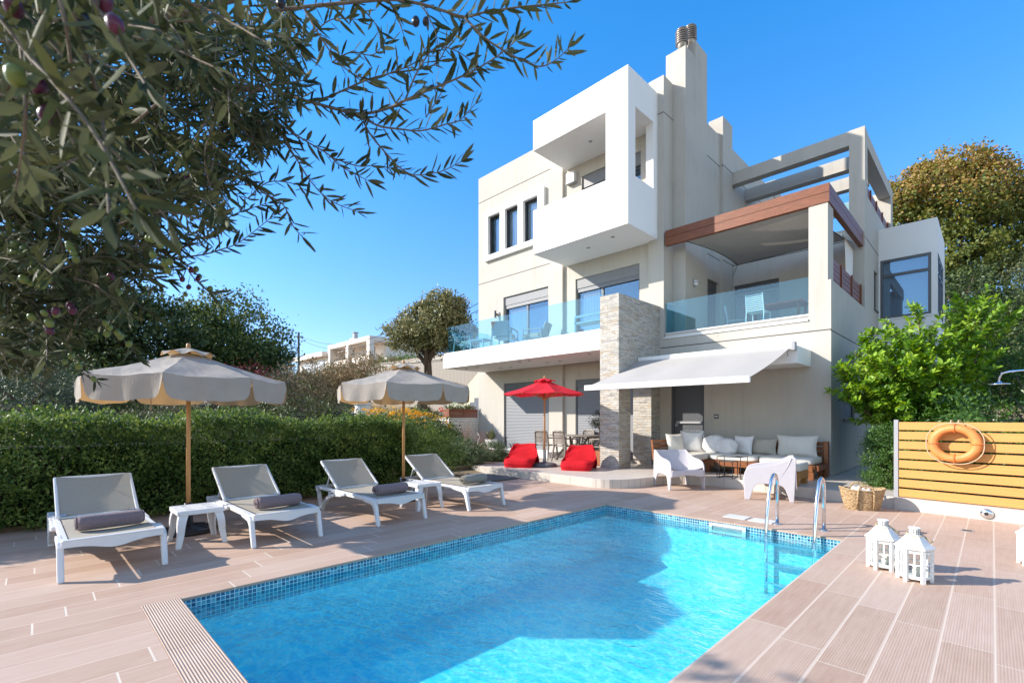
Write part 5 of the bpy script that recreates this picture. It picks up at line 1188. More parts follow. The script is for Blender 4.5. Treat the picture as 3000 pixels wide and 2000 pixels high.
# ---- pool ladder, skimmer, lids, drain, spot light
t = thing('pool_ladder', (-1.75, 6.62, 0), 0, 'stainless steel pool ladder with two arched handrails', 'ladder')
for sx in (-.265, .265):
    b = MB(); pts = [(sx, .36, 0.0), (sx, .36, .45)] + [(sx, .36-.13+.13*math.cos(a), .52+.145*math.sin(a)) for a in [k*PI/10 for k in range(0, 10)]] + [(sx, .02, .42), (sx, -.06, .1), (sx, -.09, -.15), (sx, -.09, -.85)]
    b.tube(pts, .0215, 14); b.build('handrail', M['steel'], t, smooth=True)
    b = MB(); b.lathe([(.06, .001), (.06, .008), (.03, .016), (.0, .016)], (sx, .36, 0), 20); b.build('floor_flange', M['steel'], t, smooth=True)
for k in range(3): b = MB(); b.box(-.26, .26, -.135, -.05, -.17-.25*k, -.14-.25*k); b.build('step', M['steel'], t, bevel=.006)
def at_floor(o, x, y): o.location = (x, y, 0); return o
sk = thing('skimmer', (-2.52, 6.60, 0), 0, 'white skimmer inlet set in the far wall of the pool', 'skimmer'); b = MB(); 
for x0, x1, z0, z1 in ((-.24, -.20, -.16, -.035), (.20, .24, -.16, -.035), (-.20, .20, -.065, -.035), (-.20, .20, -.16, -.13)): b.box(x0, x1, -.012, .018, z0, z1)
b.build('frame', M['plastic'], sk); b = MB(); b.box(-.2, .2, .0, .016, -.128, -.067); b.build('flap', M['lightgrey'], sk)
ld = MB(); ld.box(-.15, .15, -.13, .13, .001, .008); ld = ld.build('access_cover', M['plastic'], None, bevel=.003); tag(ld, 'square white lid in the deck left of its neighbour behind the skimmer', 'lid', 'lids in the deck behind the skimmer'); ld.location = (-2.56, 7.06, 0)
o = ld.copy(); COL.objects.link(o); o.location = (-2.21, 7.03, 0); o['label'] = 'square white lid in the deck right of its neighbour, nearer the ladder'
t = thing('floor_drain', gp(2833, 1554), R_(90), 'small slotted metal drain in the deck near the kerb', 'drain'); b = MB(); b.box(-.06, .06, -.06, .06, .001, .005); b.build('grate', M['lightgrey'], t); b = MB()
for k in range(6): b.box(-.048+k*.017, -.04+k*.017, -.045, .045, .0052, .006)
b.build('slot', M['iron'], t)
t = thing('kerb_spotlight', (-0.05, 9.29, 0.09), R_(-8), 'round steel spotlight on the white kerb', 'spotlight'); b = MB(); b.M = Matrix.Rotation(R_(90), 4, 'X'); b.lathe([(.07, -.01), (.07, .02), (.06, .035), (.03, .042), (0, .04)], n=24); b.build('housing', M['steel'], t, smooth=True); b = MB(); b.M = Matrix.Rotation(R_(90), 4, 'X'); b.lathe([(.022, .042), (.018, .046), (0, .046)], n=14); b.build('lens', M['black'], t)
rg = MB(); rg.grid(lambda u, v: (-8.74+.98*u, 6.98+1.0*v, .028+.002*math.sin(30*u+9*v)), 10, 10); rg = rg.build('door_mat', M['rug']); m = rg.modifiers.new('t', 'SOLIDIFY'); m.thickness = .012; tag(rg, 'dark grey woven mat lying beside the terrace step', 'mat')

# ---- slatted fence with life buoy and shower
FN = thing('slatted_fence', (0, 9.40, 0.18), 0, 'ochre fence of wide horizontal slats standing on the kerb', 'fence'); b = MB()
fa = math.atan2(-.36, 2.9)
FN.rotation_euler = (0, 0, fa); fx0 = -1.03
for i in range(8):
    z = .012 + i*.1475; bb = MB(); bb.box(fx0, 5.5, -.012, .012, z, z+.120); bb.build('slat', M['slat'], FN, bevel=.003)
for x in (fx0-.035, 1.55, 4.1):
    bb = MB(); bb.box(x-.028, x+.028, -.02+.03*(x > 0), .035+.03*(x > 0), 0, 1.20); bb.build('post', M['lightgrey'], FN, bevel=.003)
t = thing('life_buoy', (-0.37, 9.42, 1.04), fa, 'orange ring life buoy hanging on the ochre fence', 'life buoy'); b = MB()
Rr, rr_ = .236, .060
def tor(u, v): a = u*2*PI; e = v*2*PI; return ((Rr+rr_*math.cos(e))*math.cos(a), -.085+rr_*.85*math.sin(e), (Rr*.92+rr_*.9*math.cos(e))*math.sin(a))
b.grid(tor, 48, 16); b.build('ring', M['orange'], t, smooth=True)
for k in range(4):
    a = PI/4*0 + k*PI/2; b = MB(); b.tube([((Rr+rr_*1.03*math.cos(e))*math.cos(a), -.085+rr_*.9*math.sin(e), (Rr*.92+rr_*.95*math.cos(e))*math.sin(a)) for e in [j*2*PI/12 for j in range(13)]], .012, 6); b.build('band', pm('orange_band', (.70, .20, .05), .5), t)
b = MB(); pts = []
for k in range(65): a = PI/2 + k*2*PI/64; d = Rr+rr_+.012 + .018*abs(math.sin(2*(a))); pts.append((d*math.cos(a), -.10, d*.94*math.sin(a)))
b.tube(pts, .007, 6)
b.tube([(-.04, -.10, .26), (-.045, -.05, .33), (-.04, .0, .335), (-.04, .02, .30)], .007, 6); b.tube([(.04, -.10, .27), (.035, -.05, .33), (.045, .0, .335), (.045, .02, .30)], .007, 6); b.build('grab_line', M['rope'], t, smooth=True)
sx0 = 0.62
t = thing('outdoor_shower', (sx0, 9.28, 0.0), 0, 'chrome garden shower with an arched arm and flat head before the shrubs', 'shower'); b = MB()
b.tube([(0, 0, 0), (0, 0, 1.95), (-.02, .01, 2.02), (-.08, .05, 2.05), (-.45, .26, 2.05), (-.52, .30, 2.03), (-.55, .32, 1.96), (-.55, .32, 1.92)], .014, 10); b.build('riser_pipe', M['steel'], t, smooth=True)
b = MB(); b.lathe([(.02, 1.925), (.03, 1.90), (.115, 1.885), (.115, 1.873), (0, 1.873)], (-.55, .32, 0), 24); b.build('shower_head', M['steel'], t, smooth=True)
b = MB(); b.box(-.12, -.03, -.02, .02, .72, .75); b.box(-.02, .02, -.03, .03, .70, 1.0); b.build('tap', M['steel'], t)

# ---- wall lamps and fittings on the house
def lamp(loc, rz, lab):
    t = thing('wall_lamp', loc, rz, lab, 'wall lamp'); b = MB(); b.box(-.07, .07, -.02, 0, -.11, .11); b.build('back_plate', M['lightgrey'], t, bevel=.01); b = MB(); b.M = Matrix.Rotation(R_(90), 4, 'X')
    b.lathe([(.085, .02), (.085, .06), (.07, .10), (.0, .115)], n=20); b.build('globe', M['whitefab'], t, smooth=True); b = MB(); b.box(-.09, .09, -.13, -.02, -.0, .012); b.build('guard_bar', M['lightgrey'], t); return t
lamp((-5.888, 13.05, 5.18), R_(90), 'rounded bulkhead lamp on the chimney wall above the upper terrace'); lamp((XR+.001, 13.98, 2.78), R_(90), 'rounded bulkhead lamp on the alley wall of the villa')
t = thing('intruder_alarm', (-9.4, YM-.002, 9.02), 0, 'small white box under the roof of the top balcony', 'alarm box'); b = MB(); b.box(-.17, .17, -.16, 0, -.17, .15); b.build('casing', M['plastic'], t, bevel=.03); b = MB(); b.box(-.17, .17, -.165, -.01, -.20, -.172); b.build('base_strip', M['lightgrey'], t)
t = thing('wall_light', (-12.80, YF-.002, 5.20), 0, 'slim grey up-and-down light beside the left balcony door', 'wall lamp'); b = MB(); b.tube([(0, -.11, -.13), (0, -.11, .13)], .04, 14); b.build('cylinder', M['grey'], t); b = MB(); b.box(-.025, .025, -.08, 0, -.03, .03); b.build('bracket', M['grey'], t)
t = thing('light_switch', (-4.84, YF-.002, 1.45), 0, 'small steel switch plate on the wall right of the grey door', 'switch'); b = MB(); b.box(-.055, .055, -.012, 0, -.055, .055); b.build('plate', M['grey'], t); b = MB(); b.box(-.035, .035, -.018, -.012, -.012, .015); b.build('rocker', M['plastic'], t)

# ---- chairs on the balconies
bal = pm('blue_grey_aluminium', (0.30, 0.33, 0.35), 0.5)
def make_lounge_chair():
    t = thing('balcony_armchair', (0, 0, 0), 0, 'x', 'armchair', 'low armchairs on the long balcony')      # faces +x
    b = MB(); b.box(-.28, .30, -.29, .29, .28, .31); b.build('seat_frame', bal, t); b = MB(); pad(b, -.26, .30, -.26, .26, .315, .42); b.build('seat_cushion', M['taupe'], t, smooth=True)
    b = MB(); b.M = Matrix.Translation((-.30, 0, .34)) @ Matrix.Rotation(R_(-22), 4, 'Y'); b.box(-.02, .02, -.29, .29, 0, .46); b.build('backrest', bal, t)
    for s in (-1, 1):
        b = MB(); b.bar((.30, s*.32, 0), (.26, s*.32, .54), .04, .03); b.bar((-.40, s*.32, 0), (-.30, s*.32, .54), .04, .03); b.bar((.30, s*.32, .54), (-.36, s*.32, .56), .05, .025); b.build('arm_frame', bal, t)
    return t
copies(make_lounge_chair(), [((-13.0, 10.75, 3.66), R_(20), 'low balcony armchair at the left end behind the glass'), ((-11.0, 10.65, 3.66), R_(115), 'low balcony armchair between the two sliding doors'), ((-10.35, 11.35, 3.66), R_(200), 'low balcony armchair nearest the right sliding door')])
t = thing('balcony_table', (-12.15, 10.62, 3.66), R_(10), 'low grey table behind the balcony glass', 'table'); b = MB(); b.box(-.3, .3, -.24, .24, .34, .38); b.build('table_top', bal, t)
for sx in (-1, 1):
    for sy in (-1, 1): b = MB(); b.box(sx*.27-.02, sx*.27+.02, sy*.21-.02, sy*.21+.02, 0, .34); b.build('leg', bal, t)
t = thing('balcony_bench', (-7.65, 10.6, 3.66), R_(0), 'grey frame of a seat beside the stone wall on the balcony', 'seat'); b = MB(); b.box(-.5, .4, -.05, 0, .5, .56); b.box(-.5, .4, -.05, .4, .34, .38); b.build('frame', bal, t)
for x in (-.48, .38): b = MB(); b.box(x-.02, x+.02, -.05, -.01, 0, .5); b.build('leg', bal, t)
steelc = pm('pale_slat_metal', (.62, .65, .67), .4)
def make_slat_chair():
    t = thing('terrace_chair', (0, 0, 0), 0, 'x', 'chair', 'slatted chairs on the upper terrace'); b = MB()    # faces +y
    for s in (-1, 1): b.tube([(s*.21, -.27, 0), (s*.21, -.22, .45), (s*.20, -.30, .88)], .014, 8)
    for s in (-1, 1): b.tube([(s*.21, .22, 0), (s*.21, .2, .45), (s*.21, -.22, .45)], .014, 8)
    b.build('frame', steelc, t); b = MB()
    for i in range(9): z = .47+.046*i; b.bar((-.2, -.225-.18*(z-.45)*1, z), (.2, -.225-.18*(z-.45), z), .008, .022)
    b.build('backrest', steelc, t); b = MB()
    for i in range(9): b.box(-.2, .2, -.21+.047*i, -.175+.047*i, .45, .462)
    b.build('seat', steelc, t); return t
copies(make_slat_chair(), [((-4.22, 13.1, 3.66), R_(-2), 'slatted metal chair with its back to the terrace glass'), ((-5.05, 13.9, 3.66), R_(-70), 'slatted metal chair at the left of the terrace table, deep in shade'), ((-3.0, 13.9, 3.66), R_(80), 'slatted metal chair at the right of the terrace table near the column')])
t = thing('terrace_table', (-4.08, 14.0, 3.66), 0, 'red-brown wooden table on the upper terrace behind the glass', 'table'); b = MB(); b.box(-.72, .72, -.40, .40, .71, .745); b.build('table_top', pm('red_wood_top', (.42, .13, .06), .4), t)
for sx in (-1, 1):
    for sy in (-1, 1): b = MB(); b.box(sx*.62-.03, sx*.62+.03, sy*.32-.03, sy*.32+.03, 0, .71); b.build('leg', M['sofawood'], t)

# ================================================================== VEGETATION AND BACKGROUND
# ---- clipped hedge behind the loungers
def hedge(name, x0, x1, y0, y1, z1, nleaf, ls, leaf, seed, label, topf=None, wob=.08, cat='hedge'):
    t = thing(name, (x1, (y0+y1)/2, 0), 0, label, cat); o = Vector(t.location); r = np.random.RandomState(seed)
    b = MB(); b.box(x0+.3-o.x, x1-.36-o.x, y0+.1-o.y, y1-.3-o.y, 0, z1-.38); rr = random.Random(seed)
    for k in range(int((y1-y0)*3)):
        y = rr.uniform(y0, y1)-o.y; b.tube([(-.3, y, 0), (-.22+rr.uniform(-.1, .1), y+rr.uniform(-.1, .1), .5), (-.12, y+rr.uniform(-.2, .2), z1-.25)], [.015, .011, .004], 5)
    b.build('branch_core', pm('dark_branches', (.022, .022, .012), 1, var=.5, scale=9), t)
    def bump(a, c): return wob*(np.sin(a*2.1+c*1.3)+np.sin(a*4.7-c*3.1+1)+.7*np.sin(a*9.3+c*7.7))/1.6
    nf = int(nleaf*.55); nt_ = int(nleaf*.30); ne = nleaf-nf-nt_
    y = r.uniform(y0, y1, nf); z = r.uniform(0.02, 1, nf)**.9; zt = (z1 if topf is None else topf(y)); z = z*zt
    x = x1 - np.abs(r.normal(size=nf))*.12 + bump(y*1.2, z*2.2) - .10*(z/zt)**6
    A = np.stack([x, y, z], 1); DA = np.stack([np.ones(nf)*.6, np.zeros(nf), np.ones(nf)*.55], 1)
    y = r.uniform(y0, y1, nt_); x = r.uniform(x0, x1, nt_); zt = (z1 if topf is None else topf(y)); z = zt - np.abs(r.normal(size=nt_))*.10 + bump(y*1.3, x*2) + (r.rand(nt_) > .90)*r.rand(nt_)*.20*(np.sin(y*7)*np.sin(y*3.1+x*4) > .0)
    B = np.stack([x, y, z], 1); DB = np.stack([np.zeros(nt_)+.15, np.zeros(nt_), np.ones(nt_)], 1)
    x = r.uniform(x0, x1, ne); z = r.uniform(.02, 1, ne)*(z1 if topf is None else topf(np.full(ne, y1))); y = y1 - np.abs(r.normal(size=ne))*.10 + bump(x*1.3, z*2)
    Cc = np.stack([x, y, z], 1); DC = np.stack([np.zeros(ne), np.ones(ne)*.6, np.ones(ne)*.5], 1)
    P = np.concatenate([A, B, Cc]); N_ = np.concatenate([DA, DB, DC]); D = N_ + r.normal(size=P.shape)*.75
    l_ = ls*r.uniform(.6, 1.35, len(P)); leaf_mesh('foliage', P-np.array(o), D, l_, l_*.5, leaf, t, seed+1, 4, nrm=N_+np.array([.1, 0, .5]))
    return t
hedge('hedge', -9.6, -8.36, -3.2, 5.5, 1.40, 92000, .052, LF['hedge'], 51, 'long clipped green hedge behind the sun loungers', lambda y: 1.36 + .05*np.sin(y*.9) + .04*np.sin(y*2.7+1), wob=.11)
# ---- flowering bush at the end of the hedge
t = shrub('flowering_bush', (-9.45, 6.15, 0), [(0, 0, .80, .85, 1.0, .78), (.22, -.75, .92, .75, .75, .60), (.15, .55, .6, .7, .65, .58)], LF['hedge'], 500, 24000, .085, .045, 61, 'green bush topped with small yellow flowers behind the farther beige parasol', inner=.55)
r = np.random.RandomState(62); n = 1500; cl = 120
cc = np.stack([r.uniform(-.75, .55, cl), r.uniform(-1.35, .75, cl), np.zeros(cl)], 1); cc[:, 2] = 1.58 - .28*((cc[:, 0])/.8)**2 - .42*np.maximum(0, (cc[:, 1]-.05))**1.5/1.0 + r.normal(size=cl)*.035
q_ = cc[r.randint(0, cl, n)] + r.normal(size=(n, 3))*np.array([.028, .028, .016]); leaf_mesh('flower', q_, np.stack([r.normal(size=n), r.normal(size=n), np.ones(n)*.5], 1), .024*1.7, .024*1.3, LF['yellow'], t, 63, 4, nrm=np.tile([.4, -.2, 1], (n, 1)))['kind'] = 'stuff'
# ---- beds beside the terrace
shrub('rosemary_bush', (-10.25, 8.15, .05), [(0, 0, .42, .66, .66, .44), (.45, .1, .34, .5, .45, .38), (-.2, -.45, .30, .5, .5, .34)], LF['rosemary'], 300, 20000, .055, .06, 71, 'large spreading rosemary bush beside the white terrace step', aspect=.22)
shrub('rosemary_bush', (-10.35, 9.5, .12), [(0, 0, .28, .44, .44, .34), (.3, .2, .22, .32, .32, .26)], LF['rosemary'], 140, 8000, .045, .055, 72, 'smaller rosemary bush next to the red beanbag', aspect=.22)
shrub('dark_shrub', (-12.0, 9.0, .1), [(0, 0, .62, .55, .6, .50)], LF['hedge'], 140, 7000, .07, .055, 73, 'dark leafy shrub in front of the white garden wall')
t = thing('lavender_bush', (-13.6, 8.6, .5), 0, 'silvery grey lavender bush beside the yellow flowers', 'shrub'); r = np.random.RandomState(74); n = 5200; a = r.rand(n)*2*PI; e = np.arccos(r.uniform(0.05, 1, n)); d = np.stack([np.sin(e)*np.cos(a), np.sin(e)*np.sin(a), np.cos(e)], 1)
leaf_mesh('foliage', d*np.array([.75, .75, .62])*r.uniform(.35, 1.0, n)[:, None] + np.array([0, 0, .1]), d + r.normal(size=d.shape)*.25 + np.array([0, 0, .5]), .15, .011, LF['sage'], t, 75, 4, curl=.05)
def rosette(name, loc, n, L_, wd, leaf, seed, label, cat='plant', group=None, up=.8, parent=None):
    t = thing(name, loc, 0, label, cat, group); r = np.random.RandomState(seed); a = np.arange(n)*2.4 + r.rand(n)*.3; e = up*r.uniform(.5, 1.25, n)
    D = np.stack([np.cos(a)*np.cos(e), np.sin(a)*np.cos(e), np.sin(e)], 1); P = D*np.array([.03, .03, 0])
    leaf_mesh('leaf_rosette', P, D, L_*r.uniform(.7, 1.15, n), wd, leaf, t, seed, 5, curl=.15, nrm=np.stack([-np.cos(a)*np.sin(e), -np.sin(a)*np.sin(e), np.cos(e)], 1)*4); return t
for k, (x, y, z, s) in enumerate(((-10.9, 9.9, .16, 1), (-10.5, 9.15, .30, .9), (-11.5, 10.5, .16, .9))):
    rosette('succulent', (x, y, z), 26, .26*s, .075, LF['succulent'], 80+k, ('flat green succulent rosette behind the smaller rosemary', 'flat green succulent rosette between the two rosemary bushes', 'flat green succulent rosette under the white flower pot')[k], 'succulent', 'succulents in the bed', .55)
# dry twiggy plants
def twigs(name, loc, n, h, sp, mat, seed, label, leafm=None, lean=(0, 0), thick=.006, cat='dry plant'):
    t = thing(name, loc, 0, label, cat); r = random.Random(seed); b = MB(); ends = []
    for k in range(n):
        p = Vector((r.uniform(-.1, .1), r.uniform(-.1, .1), 0)); d = Vector((r.uniform(-1, 1)*sp+lean[0], r.uniform(-1, 1)*sp+lean[1], 1)).normalized(); pts = [p]
        for i in range(5): d = (d + Vector((r.uniform(-.3, .3), r.uniform(-.3, .3), r.uniform(-.1, .2)))).normalized(); p = p + d*h/5*r.uniform(.7, 1.2); pts.append(p)
        b.tube(pts, [thick*(1-.15*i) for i in range(6)], 4); ends += pts[2:]
    b.build('stem', mat, t)
    if leafm:
        P = np.array([tuple(e) for e in ends for _ in range(5)]); rr = np.random.RandomState(seed); P = P + rr.normal(size=P.shape)*.03; leaf_mesh('foliage', P, rr.normal(size=P.shape)+np.array([0, 0, .5]), .04, .01, leafm, t, seed)
    return t
drym = pm('dry_reddish_stems', (.30, .15, .11), .9, var=.3, scale=20)
twigs('dry_plant', (-12.6, 10.1, .15), 46, 1.15, .35, drym, 91, 'dry reddish twiggy plant against the white garden wall', LF['dry'], lean=(.2, .1)); twigs('dry_plant', (-12.9, 11.2, .15), 26, .9, .3, drym, 92, 'thin dry reddish plant at the house corner beside the white pot', lean=(.1, 0))
t = thing('driftwood', (-12.4, 10.75, .16), R_(20), 'pale twisted piece of driftwood standing by the white wall', 'driftwood'); b = MB(); b.tube([(0, 0, 0), (.05, 0, .2), (-.06, .05, .4), (.04, .02, .6), (-.05, 0, .75)], [.05, .045, .04, .03, .012], 7); b.tube([(.02, 0, .3), (.2, 0, .42), (.24, .02, .25), (.2, 0, .1)], [.03, .03, .025, .015], 6); b.build('branch', pm('driftwood', (.45, .38, .33), .9, var=.25, scale=14, stretch=(3, 3, .6)), t, smooth=True)
t = thing('flower_pot', (-12.55, 11.45, .36), 0, 'white square tapered pot with spiky leaves by the house corner', 'pot'); b = MB(); b.M = Matrix.Rotation(R_(45), 4, 'Z'); b.lathe([(.13, 0), (.23, .30), (.20, .30), (.19, .26), (0, .26)], n=4); b.build('pot', M['gardenwhite'], t)
r = np.random.RandomState(95); n = 30; a = r.rand(n)*2*PI; e = r.uniform(.9, 1.5, n); D = np.stack([np.cos(a)*np.cos(e), np.sin(a)*np.cos(e), np.sin(e)], 1); leaf_mesh('leaf_rosette', D*np.array([.08, .08, 0])+np.array([0, 0, .26]), D, .42*r.uniform(.6, 1.1, n), .05, LF['agave'], t, 96, 5, curl=.05, nrm=-D*.1+np.array([.5, -.5, 0]))
# white garden wall with timber planters on top
t = thing('garden_wall', (-13.86, 11.3, 0), 0, 'low white painted garden wall running up to the house corner', 'wall'); b = MB(); o = Vector(t.location)
b.box(-16.2, -13.862, 10.58, 11.995, 0, 1.39); b.box(-17.5, -15.1, 10.50, 10.575, 0, 1.52); b.box(-16.2, -13.85, 10.57, 11.99, 1.39, 1.42); w_ = b.build('masonry', stripemat('white_board_render', (.72, .70, .67), 2, .115, .7, .4, .8, .004), t); w_.location = -o
slatm = pm('planter_slats', (.24, .075, .035), .6, var=.3, scale=5, stretch=(8, 1, 8))
for k, (y0, y1, lab) in enumerate(((10.60, 11.27, 'brown slatted planter on the white garden wall, the one farther from the house'), (11.29, 11.97, 'brown slatted planter on the white garden wall, the one touching the house corner'))):
    t = thing('planter_box', (-14.05, (y0+y1)/2, 1.42), 0, lab, 'planter', 'planters on the garden wall'); d = (y1-y0)/2; b = MB()
    for i in range(5):
        z = .01+i*.064; b.box(.16, .18, -d, d, z, z+.056); b.box(-.18, -.16, -d, d, z, z+.056); b.box(-.158, .158, -d, -d+.02, z, z+.056); b.box(-.158, .158, d-.02, d, z, z+.056)
    b.box(-.158, .158, -d+.021, d-.021, .25, .29); b.build('slatted_box', slatm, t)
    r = np.random.RandomState(100+k); n = 70; y = r.uniform(-d+.05, d-.05, n); a = r.rand(n)*2*PI; e = r.uniform(.6, 1.4, n); D = np.stack([np.cos(a)*np.cos(e), np.sin(a)*np.cos(e), np.sin(e)], 1); P = np.stack([r.uniform(-.1, .1, n), y, np.full(n, .28)], 1)
    leaf_mesh('aloe', P, D, .24*r.uniform(.6, 1.2, n), .035, LF['agave'], t, 103+k, 5, curl=.08)
# outside stair at the house side
t = thing('outside_stair', (-15, 13.5, 0), 0, 'pale yellow outside stair with dark steps climbing beside the house', 'stair'); o = Vector(t.location); b = MB()
b.side([(-17.5, .9), (-14.5, .9), (-14.5, 3.62), (-15.0, 3.32), (-16.45, 2.30), (-17.5, 1.75)][::-1], 13.0, 13.18); b.build('parapet', M['yellowplaster'], t).location = -o
b = MB(); 
for i in range(8): b.box(-16.3+.27*i, -13.9, 12.25, 12.98, .85+.17*i, 1.02+.17*i-.002)
b.build('steps', pm('blue_grey_stair_stone', (.12, .13, .16), .7, var=.15), t).location = -o
b = MB(); b.side([(-17.6, .9), (-15.9, .9), (-15.9, 1.75), (-17.6, 1.35)][::-1], 12.05, 12.2); b.build('lower_parapet', M['yellowplaster'], t).location = -o
# upper garden planting behind the wall
k = 0
for (x, y, z, rr_, hh, lf, lab) in ((-16.3, 11.6, 1.0, .7, .55, 'shrub', 'olive green shrub on the upper bed left of the planters'), (-17.6, 11.0, .95, .6, .6, 'hedge', 'round green shrub on the upper bed'), (-15.4, 11.7, 1.1, .35, .42, 'sage', 'greyish spiky shrub close to the planters'), (-18.5, 12.8, 1.1, .9, .8, 'shrub', 'broad shrub at the foot of the round tree')):
    shrub('garden_shrub', (x, y, z), [(0, 0, hh*.5, rr_, rr_, hh*.6)], LF[lf], 90, 4200, .08, .07, 110+k*3, lab, 'shrub', 'shrubs on the upper garden bed'); k += 1
rosette('yucca', (-16.9, 12.4, 1.15), 46, .8, .05, LF['agave'], 131, 'spiky yucca with narrow leaves on the upper bed', 'plant', None, .9)
t = thing('red_flower', (-15.3, 11.3, 1.35), 0, 'red flower on a stalk left of the timber planters', 'flower'); b = MB(); b.tube([(0, 0, -.35), (0, 0, .38)], .008); b.build('stalk', M['twig'], t); r = np.random.RandomState(133); d = rdir(60, r); leaf_mesh('bloom', d*.05+np.array([0, 0, .4]), d, .07, .035, leafmat('red_petal', [(.5, .05, .03), (.6, .10, .05)]), t, 134)
# white gate pillar seen under the far parasol
t = thing('white_pillar', at(1062, 1150, 17.5).to_2d().to_3d(), 0, 'white painted pillar behind the hedge under the farther parasol', 'pillar'); b = MB(); b.tube([(0, 0, 0), (0, 0, 1.9)], .28, 20); b.tube([(0, 0, 1.9), (0, 0, 1.98)], .33, 20); b.build('shaft', M['gardenwhite'], t)
# concrete retaining wall
t = thing('retaining_wall', (-30, 18.2, 0), 0, 'long board-marked concrete retaining wall behind the garden', 'wall'); o = Vector(t.location); b = MB(); b.side([(-52, 0), (-13.9, 0), (-13.9, 5.3), (-24, 5.42), (-38, 5.52), (-52, 5.5)][::-1], 18.0, 18.3); b.build('concrete', M['board_wall'], t).location = -o
b = MB(); b.side([(-52, 5.2), (-38, 5.22), (-24, 5.12), (-13.9, 5.0), (-13.9, 5.08), (-24, 5.2), (-38, 5.3), (-52, 5.28)][::1], 17.96, 17.998); b.build('ledge', M['concrete'], t).location = -o
# round holm oak with a stout trunk
tree('holm_oak', (-18.35, 12.6, .9), (-18.3, 12.75, 4.6), .23, [(-18.2, 12.9, 5.55, 1.55, 1.55, 1.15), (-17.9, 13.3, 6.3, 1.1, 1.1, .85), (-19.0, 12.2, 5.15, 1.05, 1.05, .8), (-17.35, 13.85, 5.15, 1.0, 1.0, .85)], LF['ball'], 330, 26000, .17, .13, 141, 'round-crowned tree with a stout trunk before the concrete wall', inner=.5)
# dry scrub and shrubs on the slope beyond the hedge
t = shrub('dry_bush', tuple(at(930, 1190, 21).to_2d()) + (1.5,), [(0, 0, 1.2, 2.4, 2.4, 1.25), (1.8, 1.5, 1.8, 1.6, 1.6, .9), (-1.6, -1.5, .8, 1.8, 1.8, 1.0)], LF['dry'], 420, 22000, .2, .13, 151, 'large dry brownish bush on the slope below the white house', aspect=.35, cat='bush')
k = 0
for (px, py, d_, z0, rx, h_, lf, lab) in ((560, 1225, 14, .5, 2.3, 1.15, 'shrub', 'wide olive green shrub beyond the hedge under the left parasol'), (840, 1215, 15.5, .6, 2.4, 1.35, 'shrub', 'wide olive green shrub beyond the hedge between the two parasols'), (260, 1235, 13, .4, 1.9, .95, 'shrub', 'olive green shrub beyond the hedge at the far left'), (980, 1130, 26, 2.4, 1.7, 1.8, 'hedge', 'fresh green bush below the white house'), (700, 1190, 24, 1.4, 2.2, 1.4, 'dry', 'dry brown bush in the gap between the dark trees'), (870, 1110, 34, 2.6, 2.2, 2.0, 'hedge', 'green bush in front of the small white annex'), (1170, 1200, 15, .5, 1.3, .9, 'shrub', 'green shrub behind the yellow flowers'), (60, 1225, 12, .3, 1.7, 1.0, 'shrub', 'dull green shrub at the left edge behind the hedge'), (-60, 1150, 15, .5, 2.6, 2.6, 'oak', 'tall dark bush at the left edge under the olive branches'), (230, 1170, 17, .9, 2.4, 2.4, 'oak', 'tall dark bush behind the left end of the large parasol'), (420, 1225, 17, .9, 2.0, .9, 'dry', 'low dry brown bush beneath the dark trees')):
    p = at(px, py, d_); shrub('slope_shrub', (p.x, p.y, z0), [(0, 0, h_*.5, rx, rx*.8, h_*.62), (rx*.5, rx*.5, h_*.45, rx*.7, rx*.6, h_*.5)], LF[lf], 240, 11000, .15, .10, 160+k*4, lab, 'shrub', 'shrubs on the slope beyond the hedge'); k += 1
# dark trees at the left
def tr(px, py, d_, ztop, zb, rx, seed, leaf, lab, n=26000, clump=.3, ls=.17, trunk=.22, name='dark_tree', stacks=None):
    p = at(px, py, d_); g0 = terr(p.x, p.y); h = ztop-zb; R3 = random.Random(seed)
    lob = [(p.x, p.y, zb+h*.5, rx*.8, rx*.8, h*.5)]
    for k in range(7): a = R3.uniform(0, 2*PI); q = rx*R3.uniform(.35, .62); lob.append((p.x+q*math.cos(a), p.y+q*math.sin(a), zb+h*R3.uniform(.25, .80), rx*R3.uniform(.35, .5), rx*R3.uniform(.35, .5), h*R3.uniform(.2, .3)))
    return tree(name, (p.x, p.y, g0), (p.x, p.y, zb+h*.3), trunk, lob, leaf, 480, n, clump, ls, seed, lab, 'tree', 'trees beyond the hedge', inner=.5)
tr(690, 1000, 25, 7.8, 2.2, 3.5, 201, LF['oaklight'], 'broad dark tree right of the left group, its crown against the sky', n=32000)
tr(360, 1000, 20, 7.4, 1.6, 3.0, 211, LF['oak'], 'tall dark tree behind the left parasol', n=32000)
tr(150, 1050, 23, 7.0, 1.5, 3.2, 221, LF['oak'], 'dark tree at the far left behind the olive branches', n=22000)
p = at(90, 1150, 12.5); tree('feathery_tree', (p.x, p.y, .3), (p.x, p.y, 1.6), .09, [(p.x, p.y, 2.0, 1.3, 1.3, 1.15), (p.x+.8, p.y+.6, 1.6, .9, .9, .7), (p.x-.8, p.y-.5, 1.9, 1.0, 1.0, .9)], LF['young'], 300, 18000, .12, .09, 231, 'feathery grey-green young tree at the left behind the hedge', aspect=.2)
p = at(735, 1070, 16); shrub('wine_red_shrub', (p.x, p.y, .7), [(0, 0, 1.7, .75, .75, .9)], LF['redleaf'], 90, 2000, .16, .08, 241, 'thin wine red leafed shrub behind the left parasol', 'shrub')
